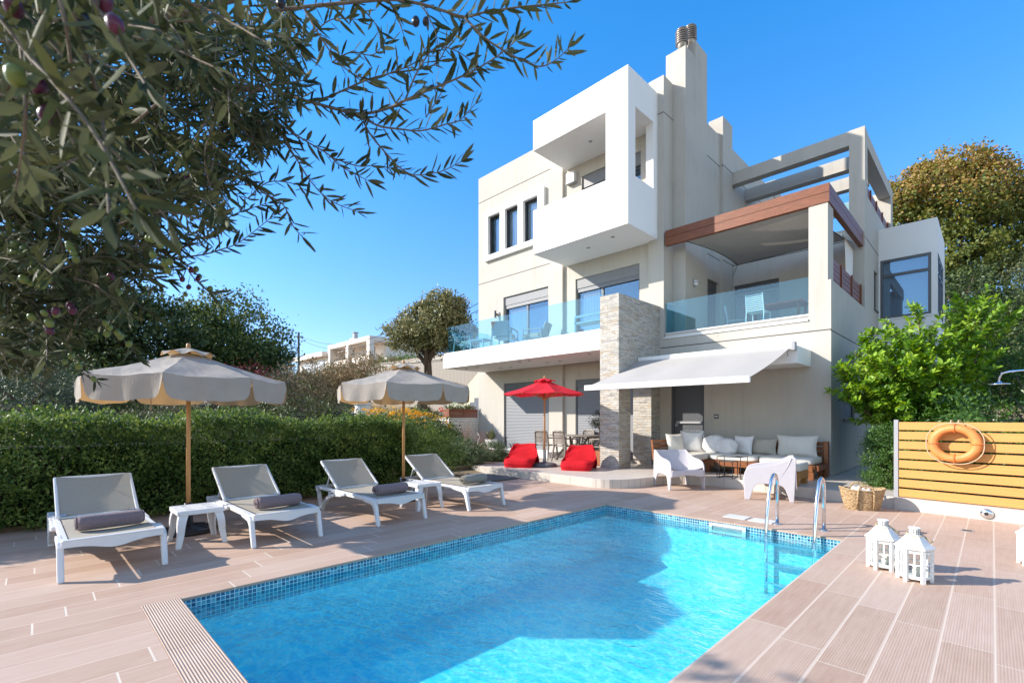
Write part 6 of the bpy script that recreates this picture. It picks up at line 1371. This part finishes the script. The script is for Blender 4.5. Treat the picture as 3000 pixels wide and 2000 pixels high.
# far white house with arcades
t = thing('far_house', (-50.5, 27.2, 5), 0, 'distant white house with open square loggias on the hillside', 'house'); o = Vector(t.location)
def fb(name, mat, fn, **k):
    bb = MB(); fn(bb); ob = bb.build(name, mat, t, **k); ob.location = -o; return ob
X0, X1, Y0, Y1, ZT, ZB = -61.6, -50.54, 27.2, 37, 10.95, 4.5
fb('wall', M['farwhite'], lambda b: (b.box(X0, X1, Y0+2.2, Y1, ZB, ZT), b.box(X0, X1, Y0, Y0+2.2, ZT-.55, ZT), [b.box(x, x+.68, Y0, Y0+.6, ZB, ZT-.55) for x in (X0, -56.5, X1-.68)], b.box(X1-.6, X1, Y0+.6, Y0+2.2, ZB, 7.4), b.box(X0-.1, X0+.4, Y0+.6, Y0+2.2, ZB, ZT-.55)))
def fl(b):
    for x0, x1 in ((-60.7, -56.6), (-55.3, -51.4)): b.box(x0, x1, Y0+.15, Y0+2.2, 8.3, 9.1)
for x0, x1 in ((-60.2, -56.6), (-55.3, -51.4)): fb('balcony', M['farwhite'], lambda b: b.box(x0, x1, Y0+.2, Y0+2.19, 7.95, 8.75))
for x0, x1, z0, z1 in ((-60.4, -58.6, 8.8, 10.2), (-55.0, -53.2, 8.8, 10.2), (-60.4, -58.2, 6.2, 7.6), (-54.4, -52.8, 6.2, 7.5)):
    f = fb('window', M['lightgrey'], lambda b: b.box(x0, x1, Y0+2.12, Y0+2.197, z0, z1)); bb = MB(); bb.box(x0+.1, x1-.1, Y0+2.09, Y0+2.118, z0+.1, z1-.1); bb.build('pane', pm('far_pane', (.25, .27, .28), .2), f)
fb('railing', M['grey'], lambda b: [b.bar((x0, Y0+.25, z), (x1, Y0+.25, z), .04, .04) for x0, x1 in ((-60.2, -56.6), (-55.3, -51.4)) for z in (8.95, 9.15, 9.35)])
fb('pergola_beam', M['farwhite'], lambda b: [b.bar((x, Y0+2.2, 10.4), (x+.8, Y0+.3, 9.9), .1, .14) for x in (-60, -59, -58, -52.6)])
fb('chimney', M['farwhite'], lambda b: b.box(-60.4, -59.3, Y0+2.4, Y0+3.4, ZT, 12.0)); fb('chimney_cowl', M['lightgrey'], lambda b: (b.box(-60.1, -59.6, Y0+2.7, Y0+3.2, 12.0, 12.7), b.box(-60.2, -59.5, Y0+2.6, Y0+3.3, 12.75, 12.85)))
fb('antenna', M['grey'], lambda b: [b.tube([(x, Y0+4+k*.7, ZT), (x, Y0+4+k*.7, ZT+.9-.2*k)], .03, 5) for k, x in enumerate((-52.3, -51.6, -56))])
t = thing('annex_house', (-64, 27, 5), 0, 'low white annex left of the distant house', 'house'); o = Vector(t.location)
fb('wall', M['farwhite'], lambda b: (b.box(-72, -62.3, 27.4, 36, 4, 9.6), b.box(-72.2, -62.0, 26.6, 36, 9.6, 10.2))); f = fb('window', M['lightgrey'], lambda b: b.box(-70.5, -63, 27.33, 27.397, 7, 9.2)); bb = MB(); [bb.box(-70.3+1.8*i, -68.8+1.8*i, 27.3, 27.328, 7.1, 9.1) for i in range(4)]; bb.build('pane', pm('far_pane2', (.5, .52, .53), .3), f)
for k, (px, py) in enumerate(((1100, 1061), (1126, 1057))):
    p = at(px, py, 45); shrub('ball_shrub', (p.x, p.y, 5.7), [(0, 0, .62, .62, .62, .6)], LF['oak'], 60, 1500, .1, .14, 260+k*4, ('clipped dark ball shrub on the wall, the larger of two', 'clipped dark ball shrub on the wall, the smaller of two')[k], 'shrub', 'ball shrubs on the retaining wall')
p = at(1155, 1050, 44); shrub('wall_top_bush', (p.x, p.y, 5.6), [(0, 0, .7, 2.0, 1.6, .8), (1.2, 1.0, .8, 1.2, 1.2, .8)], LF['hedge'], 150, 5000, .2, .16, 275, 'fresh green bush on top of the retaining wall', 'shrub')
# utility pole with wires
p = at(875, 973, 45); t = thing('utility_pole', (p.x, p.y, 3.0), 0, 'grey utility pole above the dark trees', 'pole'); b = MB(); b.tube([(0, 0, 0), (0, 0, 6.5)], [.13, .10], 8); b.build('shaft', pm('weathered_pole', (.12, .11, .11), .9), t); b = MB(); b.bar((-.3, -.3, 6.1), (.3, .3, 6.1), .08, .08); b.tube([(0, 0, 4.1), (.5, .4, 4.4)], .04); b.build('bracket', M['grey'], t)
for k, (py0, p1, p2) in enumerate(((984, at(1167, 962, 30), at(1402, 888, 24)), (993, at(1160, 985, 30), at(1402, 908, 24)))):
    b = MB(); a0 = at(876, py0, 45); 
    def sagl(a, c, n=14, s=.35): return [a.lerp(c, i/n) - Vector((0, 0, s*math.sin(PI*i/n))) for i in range(n+1)]
    b.tube(sagl(a0, p1, s=.9) + sagl(p1, p2)[1:], .018, 5); ob = b.build('overhead_wire', M['black']); tag(ob, ('upper overhead wire from the pole behind the round tree', 'lower overhead wire from the pole behind the round tree')[k], 'wire', 'overhead wires')
# big autumn tree behind the house
p = at(2800, 760, 36); base = Vector((p.x, p.y, 3.5)); c0 = at(2800, 590, 36)
L0 = []; R3 = random.Random(5)
for (px, py, rx, rz) in ((2790, 590, 3.4, 2.9), (2690, 560, 2.2, 2.0), (2890, 560, 2.6, 2.1), (2800, 500, 2.6, 1.6), (2930, 650, 2.2, 2.2), (2680, 680, 2.0, 2.2), (2800, 760, 2.8, 2.4), (2890, 760, 2.2, 1.8), (2720, 830, 1.9, 2.0), (2985, 600, 1.9, 1.8), (2630, 600, 1.3, 1.2), (2985, 720, 1.8, 1.6)):
    q = at(px, py, 36 + R3.uniform(-1.0, 1.0)); L0.append((q.x, q.y, q.z, rx, rx, rz))
tree('autumn_tree', tuple(base), tuple(at(2800, 800, 36)), .38, L0, LF['maple'], 1300, 60000, .28, .21, 301, 'large rounded tree turning reddish in autumn behind the villa', inner=.55, aspect=.75, upper=17.5)
for k, (px, py, d_, rx, rz, lf, lab, nn) in enumerate(((2830, 900, 31, 2.6, 2.6, 'oak', 'dark green tree under the autumn tree behind the bay', 20000), (2990, 850, 33, 2.8, 2.4, 'shrub', 'dull olive green tree at the right edge behind the lemon tree', 20000), (2940, 1010, 26, 2.6, 2.4, 'oak', 'dark tree behind the lemon tree at the right', 16000), (3120, 960, 26, 2.6, 3.0, 'oak', 'dark tree cut by the right edge of the picture', 16000))):
    c_ = at(px, py, d_); tree('background_tree', (c_.x, c_.y, 1.2), (c_.x, c_.y, c_.z-.5), .25, [(c_.x, c_.y, c_.z, rx, rx, rz), (c_.x+1, c_.y-1, c_.z-1.5, rx*.8, rx*.8, rz*.8), (c_.x-1, c_.y+1, c_.z-2.2, rx*.8, rx*.8, rz*.8)], LF[lf], 380, nn, .3, .18, 310+k*5, lab, 'tree', 'dark trees behind the house')
# ---- lemon tree and shrubs behind the ochre fence
def leafy_branches(name, base, tips, leaf, seed, label, nper=60, L_=.10, W_=.05, cat='tree', thick=.05, spread=.27):
    t = thing(name, base, 0, label, cat); r = random.Random(seed); rr = np.random.RandomState(seed); o = Vector(base); b = MB(); P = []; D = []
    for tip in tips:
        tip = Vector(tip)-o; mid = tip*.5 + Vector((r.uniform(-.2, .2), r.uniform(-.2, .2), r.uniform(0, .25)))*tip.length*.3
        path = [Vector((0, 0, 0)).lerp(mid, k/6).lerp(mid.lerp(tip, k/6), k/6) for k in range(7)]
        b.tube(path, [thick*(1-.14*k) for k in range(7)], 6)
        for s in range(12):
            i = r.uniform(2.2, 6); k = min(5, int(i)); p0 = path[k].lerp(path[k+1], i-k); d = (tip-p0 + Vector((r.uniform(-1, 1), r.uniform(-1, 1), r.uniform(-.4, .9)))*tip.length*spread); ln = tip.length*r.uniform(.14, .32); d = d.normalized(); ln = min(ln, max(.22, (tip-p0).length*1.15))
            if s == 0: p0 = path[5]; d = (path[6]-path[4]).normalized(); ln = (path[6]-path[5]).length
            e = p0 + d*ln; b.tube([p0, p0.lerp(e, .5) + Vector((0, 0, .02)), e], [.010, .007, .003], 4)
            m = max(5, int(nper*ln/tip.length*2.2))
            for j in range(m):
                u = (j+.5)/m; q = p0.lerp(e, u**.8); a = j*2.4+r.uniform(-.4, .4); x1 = d.orthogonal().normalized(); y1 = d.cross(x1); v = (x1*math.cos(a)+y1*math.sin(a))*.9 + d*(.35+.5*u) + Vector((0, 0, .12))
                P.append(tuple(q)); D.append(tuple(v))
    b.build('branches', M['bark'], t, smooth=True)
    P = np.array(P); D = np.array(D); s = rr.uniform(.55, 1.2, len(P)); leaf_mesh('foliage', P, D, L_*s, W_*s, leaf, t, seed, 6, curl=.22, nrm=np.tile([-.25, -.3, .9], (len(P), 1)))
    return t
z7 = lambda x, y, d: tuple(at(2300 + x/2.4129, 850 + y/2.4129, d))
tips = [z7(385, 550, 9.6), z7(415, 690, 9.5), z7(430, 600, 9.8), z7(600, 480, 9.3), z7(560, 640, 9.2), z7(720, 500, 9.0), z7(900, 600, 8.9), z7(950, 380, 9.4), z7(780, 680, 8.9), z7(1050, 520, 9.0), z7(1000, 800, 9.0), z7(660, 820, 9.2), z7(490, 440, 9.8), z7(600, 275, 10), z7(540, 360, 9.7), z7(680, 400, 9.4), z7(520, 850, 9.6), z7(450, 760, 9.4), z7(620, 900, 9.8), z7(700, 700, 9.1), z7(640, 600, 9.2), z7(800, 300, 9.8), z7(930, 100, 10.0), z7(880, 200, 9.7), z7(1020, 280, 9.9), z7(1000, 450, 9.2), z7(850, 500, 9.1), z7(900, 750, 9.1), z7(760, 820, 9.3), z7(1100, 600, 9.3), z7(1120, 380, 9.8), z7(1330, 60, 10.4), z7(1290, 160, 10.2), z7(1440, 90, 10.5), z7(1500, 170, 10.5), z7(1250, 300, 10), z7(1180, 760, 9.5), z7(1050, 850, 9.4), z7(1300, 500, 9.8), z7(1330, 700, 9.9), z7(1380, 350, 10.1), z7(560, 520, 10.2), z7(760, 560, 10.4), z7(1000, 700, 10.5), z7(870, 880, 10.2), z7(600, 760, 10.3), z7(1200, 450, 10.6), z7(700, 950, 9.9)]
leafy_branches('lemon_tree', (-.75, 13.0, .14), tips, LF['lemon'], 401, 'bright green lemon tree reaching over the ochre fence beside the villa', nper=92, L_=.122, W_=.060, thick=.045)
hv = [(z7(1560, 480, 10.6)), (z7(1650, 650, 10.2)), (z7(1500, 720, 10.6)), (z7(1700, 420, 11)), (z7(1620, 850, 10.0)), (z7(1760, 700, 10.4)), (z7(1800, 500, 10.8)), (z7(1450, 560, 11.2))]
t = thing('climbing_shrub', (.9, 11.6, .14), 0, 'dense dark green shrub behind the shower at the right edge', 'shrub'); o = Vector(t.location); b = MB(); R3 = random.Random(9)
for q in hv: b.tube([(0, 0, 0), (Vector(q)-o)*.5 + Vector((0, 0, .2)), Vector(q)-o], [.03, .02, .006], 6)
b.build('stem', M['bark'], t); P, D, nr = crown([(q[0]-o.x, q[1]-o.y, q[2]-o.z, .55, .55, .42) for q in hv] + [(0.1, .2, 1.2, 1.1, 1.0, .9), (.9, .6, 1.6, 1.2, 1.1, 1.1)], 420, 22000, .10, 411, inner=.5); rr = np.random.RandomState(412); s = .055*rr.uniform(.6, 1.4, len(P)); leaf_mesh('foliage', P, D, s, s*.5, LF['box'], t, 413, 4, nrm=nr)
# low greenery right behind the slats, poking through here and there
t = thing('fence_shrub', (.6, 10.1, .14), 0, 'dark green shrub seen between the slats of the ochre fence', 'shrub'); b = MB(); [b.tube([(0, 0, 0), (x*.6, .02, .12), (x+.1, .1, .9)], .012, 5) for x in (-1.1, -.5, 0, .6, 1.4, 2.2)]; b.build('stem', M['bark'], t)
P, D, nr = crown([(x, .1, .62, .7, .42, .58) for x in (-1.1, -.5, 0, .6, 1.3, 2.0, 2.8)], 300, 15000, .10, 421, inner=.3); P[:, 2] = np.clip(P[:, 2], .02, 1.12); P[:, 1] = np.maximum(P[:, 1], -.52 - .12*(P[:, 0]) ); s = .055*np.random.RandomState(422).uniform(.6, 1.4, len(P)); leaf_mesh('foliage', P, D, s, s*.5, LF['box'], t, 423, 4, nrm=nr)
r = np.random.RandomState(431)
for k, (x, y, dx) in enumerate(((865, 1122, 0), (905, 1262, 1), (930, 1478, 2), (965, 1480, 2), (1545, 1235, 3), (1250, 1288, 1))):
    q = Vector(z7(x, y, 7.55)); 
    ob_t = thing('fence_sprig', q, 0, ('small sprig poking between upper fence slats', 'small yellow sprig between middle fence slats', 'yellow flower sprig under the lowest slat, the left of two', 'yellow flower sprig under the lowest slat, the right of two', 'green sprig poking out right of the life buoy', 'tiny pale sprig below the life buoy')[k], 'sprig', 'sprigs growing through the ochre fence')
    d = rdir(16, r); d[:, 1] = -np.abs(d[:, 1]); leaf_mesh('leaf', d*.015, d, .04, .018, LF['hedge'], ob_t, 440+k, 4)
    if k in (1, 2, 3): d = rdir(14, r); leaf_mesh('flower', d*.012, d, .025, .018, LF['yellow'], ob_t, 450+k, 4)
# clipped balls at the fence end, in the alley
for k, (x, y, r_, lab) in enumerate(((690, 1170, .40, 'upper green clipped shrub at the end of the ochre fence'), (700, 1320, .36, 'lower green clipped shrub at the end of the ochre fence'), (705, 1060, .32, 'topmost tuft of clipped greenery at the fence post'))):
    q = Vector(z7(x+30, y, 8.5)); t = shrub('box_shrub', (q.x, q.y, .18), [(0, 0, q.z-.18, r_, r_, r_*.9)], LF['box'], 150, 6500, .05, .036, 460+k*4, lab, 'shrub', 'clipped shrubs at the fence end', inner=.6)

shrub('alley_shade_shrub', (-.45, 13.5, .14), [(-.05, -2.9, .85, .5, .6, .95), (0, -1.6, .9, .5, .9, 1.0), (0, .2, .9, .5, 1.2, 1.05), (0, 2.2, .95, .5, 1.3, 1.1), (0, 4.0, 1.0, .5, 1.2, 1.1)], LF['box'], 420, 17000, .12, .07, 481, 'row of shrubs added to shade the alley behind the ochre fence', 'shrub', inner=.5)  # shrubs added behind the lemon tree to darken the alley

# ---- overhanging olive tree in the foreground (its trunk stands outside the frame, left of the camera)
OT = thing('olive_tree', tuple(at(-900, 2600, 1.35).to_2d()) + (0,), 0, 'olive tree whose fruiting branches hang into the upper left foreground', 'tree'); oo = Vector(OT.location)
DD = lambda x, y, d: at(x*1.27551, y*1.27551, d) - oo                      # from photo position and distance
Z2 = lambda x, y, d: at(800 + x/2.6133, y/2.6133, d) - oo
Z3 = lambda x, y, d: at(x/2.4122, 500 + y/2.4122, d) - oo
b = OB = MB(); hub = DD(-260, 520, 1.5)
b.tube([(0, 0, -.02), (.03, .02, .5), Vector((.05, .0, 1.0)), hub + Vector((0, 0, -.25)), hub], [.14, .12, .11, .085, .07], 12)
LIMB = [[hub, DD(40, 430, 1.55), DD(150, 370, 1.55), DD(290, 220, 1.55), DD(390, 197, 1.5), DD(600, 205, 1.4)], [hub, DD(60, 470, 1.7), DD(230, 345, 1.75), DD(420, 325, 1.75), DD(520, 360, 1.7)], [hub, DD(60, 600, 1.6), DD(130, 640, 1.65), DD(230, 590, 1.7)], [hub, DD(-60, 250, 1.0), DD(120, 110, .95), DD(420, 30, 1.0), DD(660, -30, 1.1)]]
for L_ in LIMB: n = len(L_); b.tube(L_, [(.012 if L_ is LIMB[3] else .042)*(1-.16*i) for i in range(n)], 8)
TW = []      # twigs: polyline, radius
def tw_(pts): TW.append([Vector(p) for p in pts])
d1 = 1.25
tw_([Z2(0, 80, 1.15), Z2(820, 0, 1.1), Z2(1070, 20, 1.1), Z2(1260, 70, 1.1), Z2(1460, 130, 1.1), Z2(1600, 100, 1.1), Z2(1850, 60, 1.12), Z2(2050, 40, 1.15), Z2(2280, 15, 1.2)])
tw_([Z2(1460, 130, 1.1), Z2(1620, 290, 1.08), Z2(1750, 380, 1.08), Z2(1880, 450, 1.1), Z2(2030, 510, 1.12), Z2(2150, 470, 1.14), Z2(2270, 365, 1.16)])
tw_([Z2(0, 700, 1.4), Z2(350, 800, 1.35), Z2(640, 870, 1.3), Z2(850, 840, 1.25), Z2(1010, 770, 1.2), Z2(1170, 700, 1.2), Z2(1390, 610, 1.2), Z2(1560, 530, 1.2), Z2(1760, 400, 1.25), Z2(1860, 310, 1.25)])
tw_([Z2(640, 870, 1.3), Z2(800, 960, 1.25), Z2(980, 990, 1.25), Z2(1140, 1000, 1.25), Z2(1330, 950, 1.25), Z2(1430, 920, 1.27), Z2(1545, 800, 1.3)])
tw_([Z2(690, 930, 1.3), Z2(760, 1050, 1.28), Z2(880, 1190, 1.28), Z2(980, 1290, 1.3), Z2(1090, 1340, 1.3), Z2(1280, 1315, 1.3), Z2(1435, 1240, 1.3)])
tw_([Z2(0, 860, 1.4), Z2(100, 1080, 1.35), Z2(200, 1250, 1.35), Z2(290, 1390, 1.35), Z2(430, 1530, 1.35), Z2(640, 1620, 1.35)])
tw_([Z2(50, 950, 1.35), Z2(250, 1080, 1.35), Z2(420, 1180, 1.35), Z2(500, 1260, 1.35), Z2(620, 1330, 1.35), Z2(720, 1380, 1.35)])
tw_([Z2(430, 1200, 1.35), Z2(640, 1270, 1.35), Z2(760, 1270, 1.37), Z2(890, 1285, 1.38)])
tw_([Z2(350, 780, 1.35), Z2(700, 620, 1.3), Z2(900, 560, 1.28), Z2(1100, 470, 1.26), Z2(1190, 330, 1.25)])
tw_([Z2(1010, 770, 1.2), Z2(1110, 540, 1.2), Z2(1240, 370, 1.2), Z2(1400, 390, 1.2), Z2(1540, 490, 1.2)])
tw_([Z2(80, 430, 1.35), Z2(300, 260, 1.3), Z2(450, 150, 1.3), Z2(640, 150, 1.3)]); tw_([Z2(200, 0, 1.05), Z2(330, 230, 1.05), Z2(480, 450, 1.1), Z2(600, 560, 1.15), Z2(740, 620, 1.2)])
tw_([Z2(450, 480, 1.4), Z2(600, 400, 1.4), Z2(770, 420, 1.4), Z2(880, 270, 1.4)]); tw_([Z2(900, 560, 1.28), Z2(1230, 500, 1.3), Z2(1340, 330, 1.3), Z2(1440, 200, 1.25)]); tw_([Z2(1170, 900, 1.3), Z2(1260, 760, 1.3), Z2(1320, 640, 1.32)])
tw_([Z2(850, -40, 1.2), Z2(940, 110, 1.2), Z2(1000, 270, 1.2)]); tw_([Z2(540, -40, 1.3), Z2(690, 80, 1.3), Z2(780, 180, 1.3), Z2(820, 270, 1.3)]); tw_([Z2(1150, 60, 1.15), Z2(1240, 230, 1.18), Z2(1260, 370, 1.2)])
tw_([Z3(600, 700, 1.5), Z3(1000, 560, 1.5), Z3(1200, 500, 1.5), Z3(1400, 430, 1.5), Z3(1560, 360, 1.5), Z3(1700, 290, 1.52), Z3(1890, 230, 1.55)]); tw_([Z3(1100, 620, 1.5), Z3(1390, 600, 1.5), Z3(1550, 560, 1.5), Z3(1700, 500, 1.52), Z3(1930, 320, 1.55)])
tw_([Z3(1000, 520, 1.5), Z3(1290, 640, 1.5), Z3(1340, 720, 1.5), Z3(1400, 790, 1.5), Z3(1470, 850, 1.5), Z3(1580, 895, 1.5)]); tw_([Z3(600, 830, 1.55), Z3(800, 830, 1.55), Z3(950, 930, 1.55), Z3(1090, 1020, 1.55)])
tw_([Z3(480, 960, 1.5), Z3(700, 1100, 1.5), Z3(850, 1170, 1.5), Z3(960, 1290, 1.5)]); tw_([Z3(420, 1100, 1.45), Z3(480, 1230, 1.45), Z3(530, 1340, 1.45), Z3(600, 1440, 1.45), Z3(670, 1470, 1.45)]); tw_([Z3(20, 1180, 1.35), Z3(70, 1290, 1.35), Z3(150, 1390, 1.35), Z3(220, 1470, 1.35), Z3(320, 1570, 1.35)])
tw_([Z3(700, 700, 1.6), Z3(1000, 660, 1.6), Z3(1200, 700, 1.6)]); tw_([Z3(750, 720, 1.6), Z3(1000, 740, 1.6), Z3(1180, 770, 1.6)]); tw_([Z3(1300, 150, 1.45), Z3(1700, 40, 1.45), Z3(1850, 150, 1.4), Z3(2000, 240, 1.4), Z3(2070, 390, 1.4), Z3(2140, 470, 1.4)])
tw_([Z3(1200, 100, 1.5), Z3(1500, 110, 1.5), Z3(1720, 100, 1.5)]); tw_([Z3(1750, 200, 1.45), Z3(1900, 80, 1.45), Z3(2100, 100, 1.45), Z3(2150, 160, 1.45)])
# random filling inside the mass of the crown
RN = random.Random(77)
poly_in = [(-150, -80), (640, -80), (700, 120), (640, 300), (520, 430), (450, 560), (330, 660), (200, 760), (40, 850), (-150, 880)]
def inside(x, y):
    c = False; n = len(poly_in)
    for i in range(n):
        (x0, y0), (x1, y1) = poly_in[i], poly_in[(i+1) % n]
        if (y0 > y) != (y1 > y) and x < (x1-x0)*(y-y0)/(y1-y0)+x0: c = not c
    return c
cnt = 0
while cnt < 780:
    x, y = RN.uniform(-150, 700), RN.uniform(-80, 900)
    if not inside(x, y): continue
    cnt += 1; dp = RN.uniform(1.15, 2.1); a = RN.gauss(.35, .75); ln = RN.uniform(90, 210)/dp*1.3
    x1, y1 = x+ln*math.cos(a)*.5, y+ln*math.sin(a)*.5; x2, y2 = x+ln*math.cos(a+.25), y+ln*math.sin(a+.25)
    if not inside(x2-30, y2-20): continue
    dd = RN.uniform(-.12, .12); tw_([DD(x, y, dp), DD(x1, y1, dp+dd), DD(x2, y2, dp+dd*2)])
for k in range(30):         # nearest sprays, big in the picture
    x, y = RN.uniform(-120, 330), RN.uniform(-60, 420)
    if RN.random() < .35: x, y = RN.uniform(-100, 520), RN.uniform(-60, 120)
    dp = RN.uniform(.48, .95); a = RN.gauss(.5, .7); ln = RN.uniform(.16, .26)/dp*1098
    tw_([DD(x-ln*.5*math.cos(a), y-ln*.5*math.sin(a), dp), DD(x, y, dp+RN.uniform(-.04, .04)), DD(x+ln*.5*math.cos(a+.2), y+ln*.5*math.sin(a+.2), dp+RN.uniform(-.08, .08))])
for k in range(130):        # the rest of the crown, left of and above the frame, shading these branches
    x, y, dp = RN.uniform(-1500, -120), RN.uniform(-500, 900), RN.uniform(.9, 2.3); a = RN.gauss(.4, .9); ln = RN.uniform(140, 260)
    tw_([DD(x, y, dp), DD(x+ln*.5*math.cos(a), y+ln*.5*math.sin(a), dp), DD(x+ln*math.cos(a+.2), y+ln*math.sin(a+.2), dp+.1)])
for k in range(16):         # a spray just outside the left edge that throws its shadow on the deck at the lower right
    p_ = at(RN.uniform(-190, -30), RN.uniform(680, 900), RN.uniform(2.6, 2.85)) - oo; tw_([p_ - Vector((.12, 0, -.05)), p_, p_ + Vector((RN.uniform(-.1, .1), RN.uniform(.02, .14), RN.uniform(-.1, .1)))])
OB.build('branches', M['bark'], OT, smooth=True); P = []; D = []; rr = np.random.RandomState(78); b = MB()
for pts in TW:
    # smooth the polyline
    fine = []
    for i in range(len(pts)-1):
        p0 = pts[max(i-1, 0)]; p1 = pts[i]; p2 = pts[i+1]; p3 = pts[min(i+2, len(pts)-1)]
        for s in range(5):
            t_ = s/5; fine.append(((p1*2) + (p2-p0)*t_ + (p0*2-p1*5+p2*4-p3)*t_**2 + (p1*3-p0-p2*3+p3)*t_**3)*.5)
    fine.append(pts[-1]); n = len(fine); tot = sum((fine[i+1]-fine[i]).length for i in range(n-1)); r0 = min(.0042, .0009+tot*.0035)
    b.tube(fine, [r0*(1-.8*i/n)+.0006 for i in range(n)], 5, cap=False)
    acc = 0; step = .0165; side_ = 0
    for i in range(n-1):
        seg = fine[i+1]-fine[i]; l = seg.length
        if l < 1e-6: continue
        dr = seg/l; x1 = dr.orthogonal().normalized(); y1 = dr.cross(x1)
        while acc < l:
            p = fine[i] + dr*acc; a0 = side_*PI/2 + RN.uniform(-.5, .5); side_ += 1
            for s in (0, PI):
                if RN.random() < .12: continue
                v = (x1*math.cos(a0+s)+y1*math.sin(a0+s)) + dr*RN.uniform(.5, 1.2) + Vector((0, 0, .12)); P.append(tuple(p)); D.append(tuple(v))
            acc += step*RN.uniform(.7, 1.3)
        acc -= l
    for _ in range(3): P.append(tuple(fine[-1])); D.append(tuple((fine[-1]-fine[-3]).normalized() + Vector((RN.uniform(-.3, .3), RN.uniform(-.3, .3), RN.uniform(-.3, .3)))))
b.build('twigs', M['twig'], OT, smooth=True)['kind'] = 'stuff'
P = np.array(P); D = np.array(D); s = rr.uniform(.6, 1.15, len(P)); leaf_mesh('foliage', P, D, .054*s, .0096*s*rr.uniform(.8, 1.3, len(P)), LF['olive'], OT, 79, 6, curl=.16)
# olives, single and in bunches
og = pm('green_olive', (.13, .17, .035), .35, var=.2, scale=30); ov = pm('purple_olive', (.085, .012, .035), .35, var=.4, scale=30); ok = pm('black_olive', (.012, .009, .014), .3, var=.2)
def ol_mesh(mat):
    b = MB(); b.lathe([(0, -.0095), (.004, -.0085), (.0068, -.005), (.0078, 0), (.0068, .005), (.004, .0085), (0, .0095)], n=14); o = b.build('olive', mat, OT, smooth=True); return o
OL = {}
nol = 0
def olive(p, kind):
    global nol
    if nol >= 98: return
    if kind not in OL: o = ol_mesh({'g': og, 'v': ov, 'k': ok}[kind]); OL[kind] = o
    else: o = OL[kind].copy(); COL.objects.link(o)
    s = RN.uniform(.85, 1.15); o.scale = (s, s, s); o.location = p; o.rotation_euler = (RN.uniform(-.5, .5), RN.uniform(-.5, .5), RN.uniform(0, 6)); nol += 1
for (x, y, d, k) in ((264, 56, .42, 'v'), (240, 6, .5, 'v'), (36, 175, .45, 'g'), (88, 198, .5, 'v'), (112, 262, .52, 'v'), (30, 15, .5, 'v'), (955, 50, .95, 'k'), (978, 50, .95, 'k'), (645, 8, .9, 'k'), (190, 45, .6, 'k')): olive(DD(x, y, d), k)
for (x, y, d, k, m) in ((446, 640, 1.48, 'm', 8), (320, 500, 1.12, 'g', 7), (362, 578, 1.1, 'g', 8), (60, 580, 1.1, 'g', 8), (165, 560, 1.1, 'g', 6), (70, 615, 1.12, 'g', 7), (95, 690, 1.12, 'g', 7), (265, 770, 1.3, 'g', 6), (140, 745, 1.15, 'v', 5), (445, 385, 1.2, 'm', 5), (365, 440, 1.15, 'v', 4), (250, 655, 1.15, 'm', 4), (180, 848, 1.35, 'g', 4)):
    c_ = DD(x, y, d)
    for j in range(m): olive(c_ + Vector((RN.gauss(0, .017), RN.gauss(0, .017), RN.gauss(0, .024))), RN.choice('gv') if k == 'm' else k)
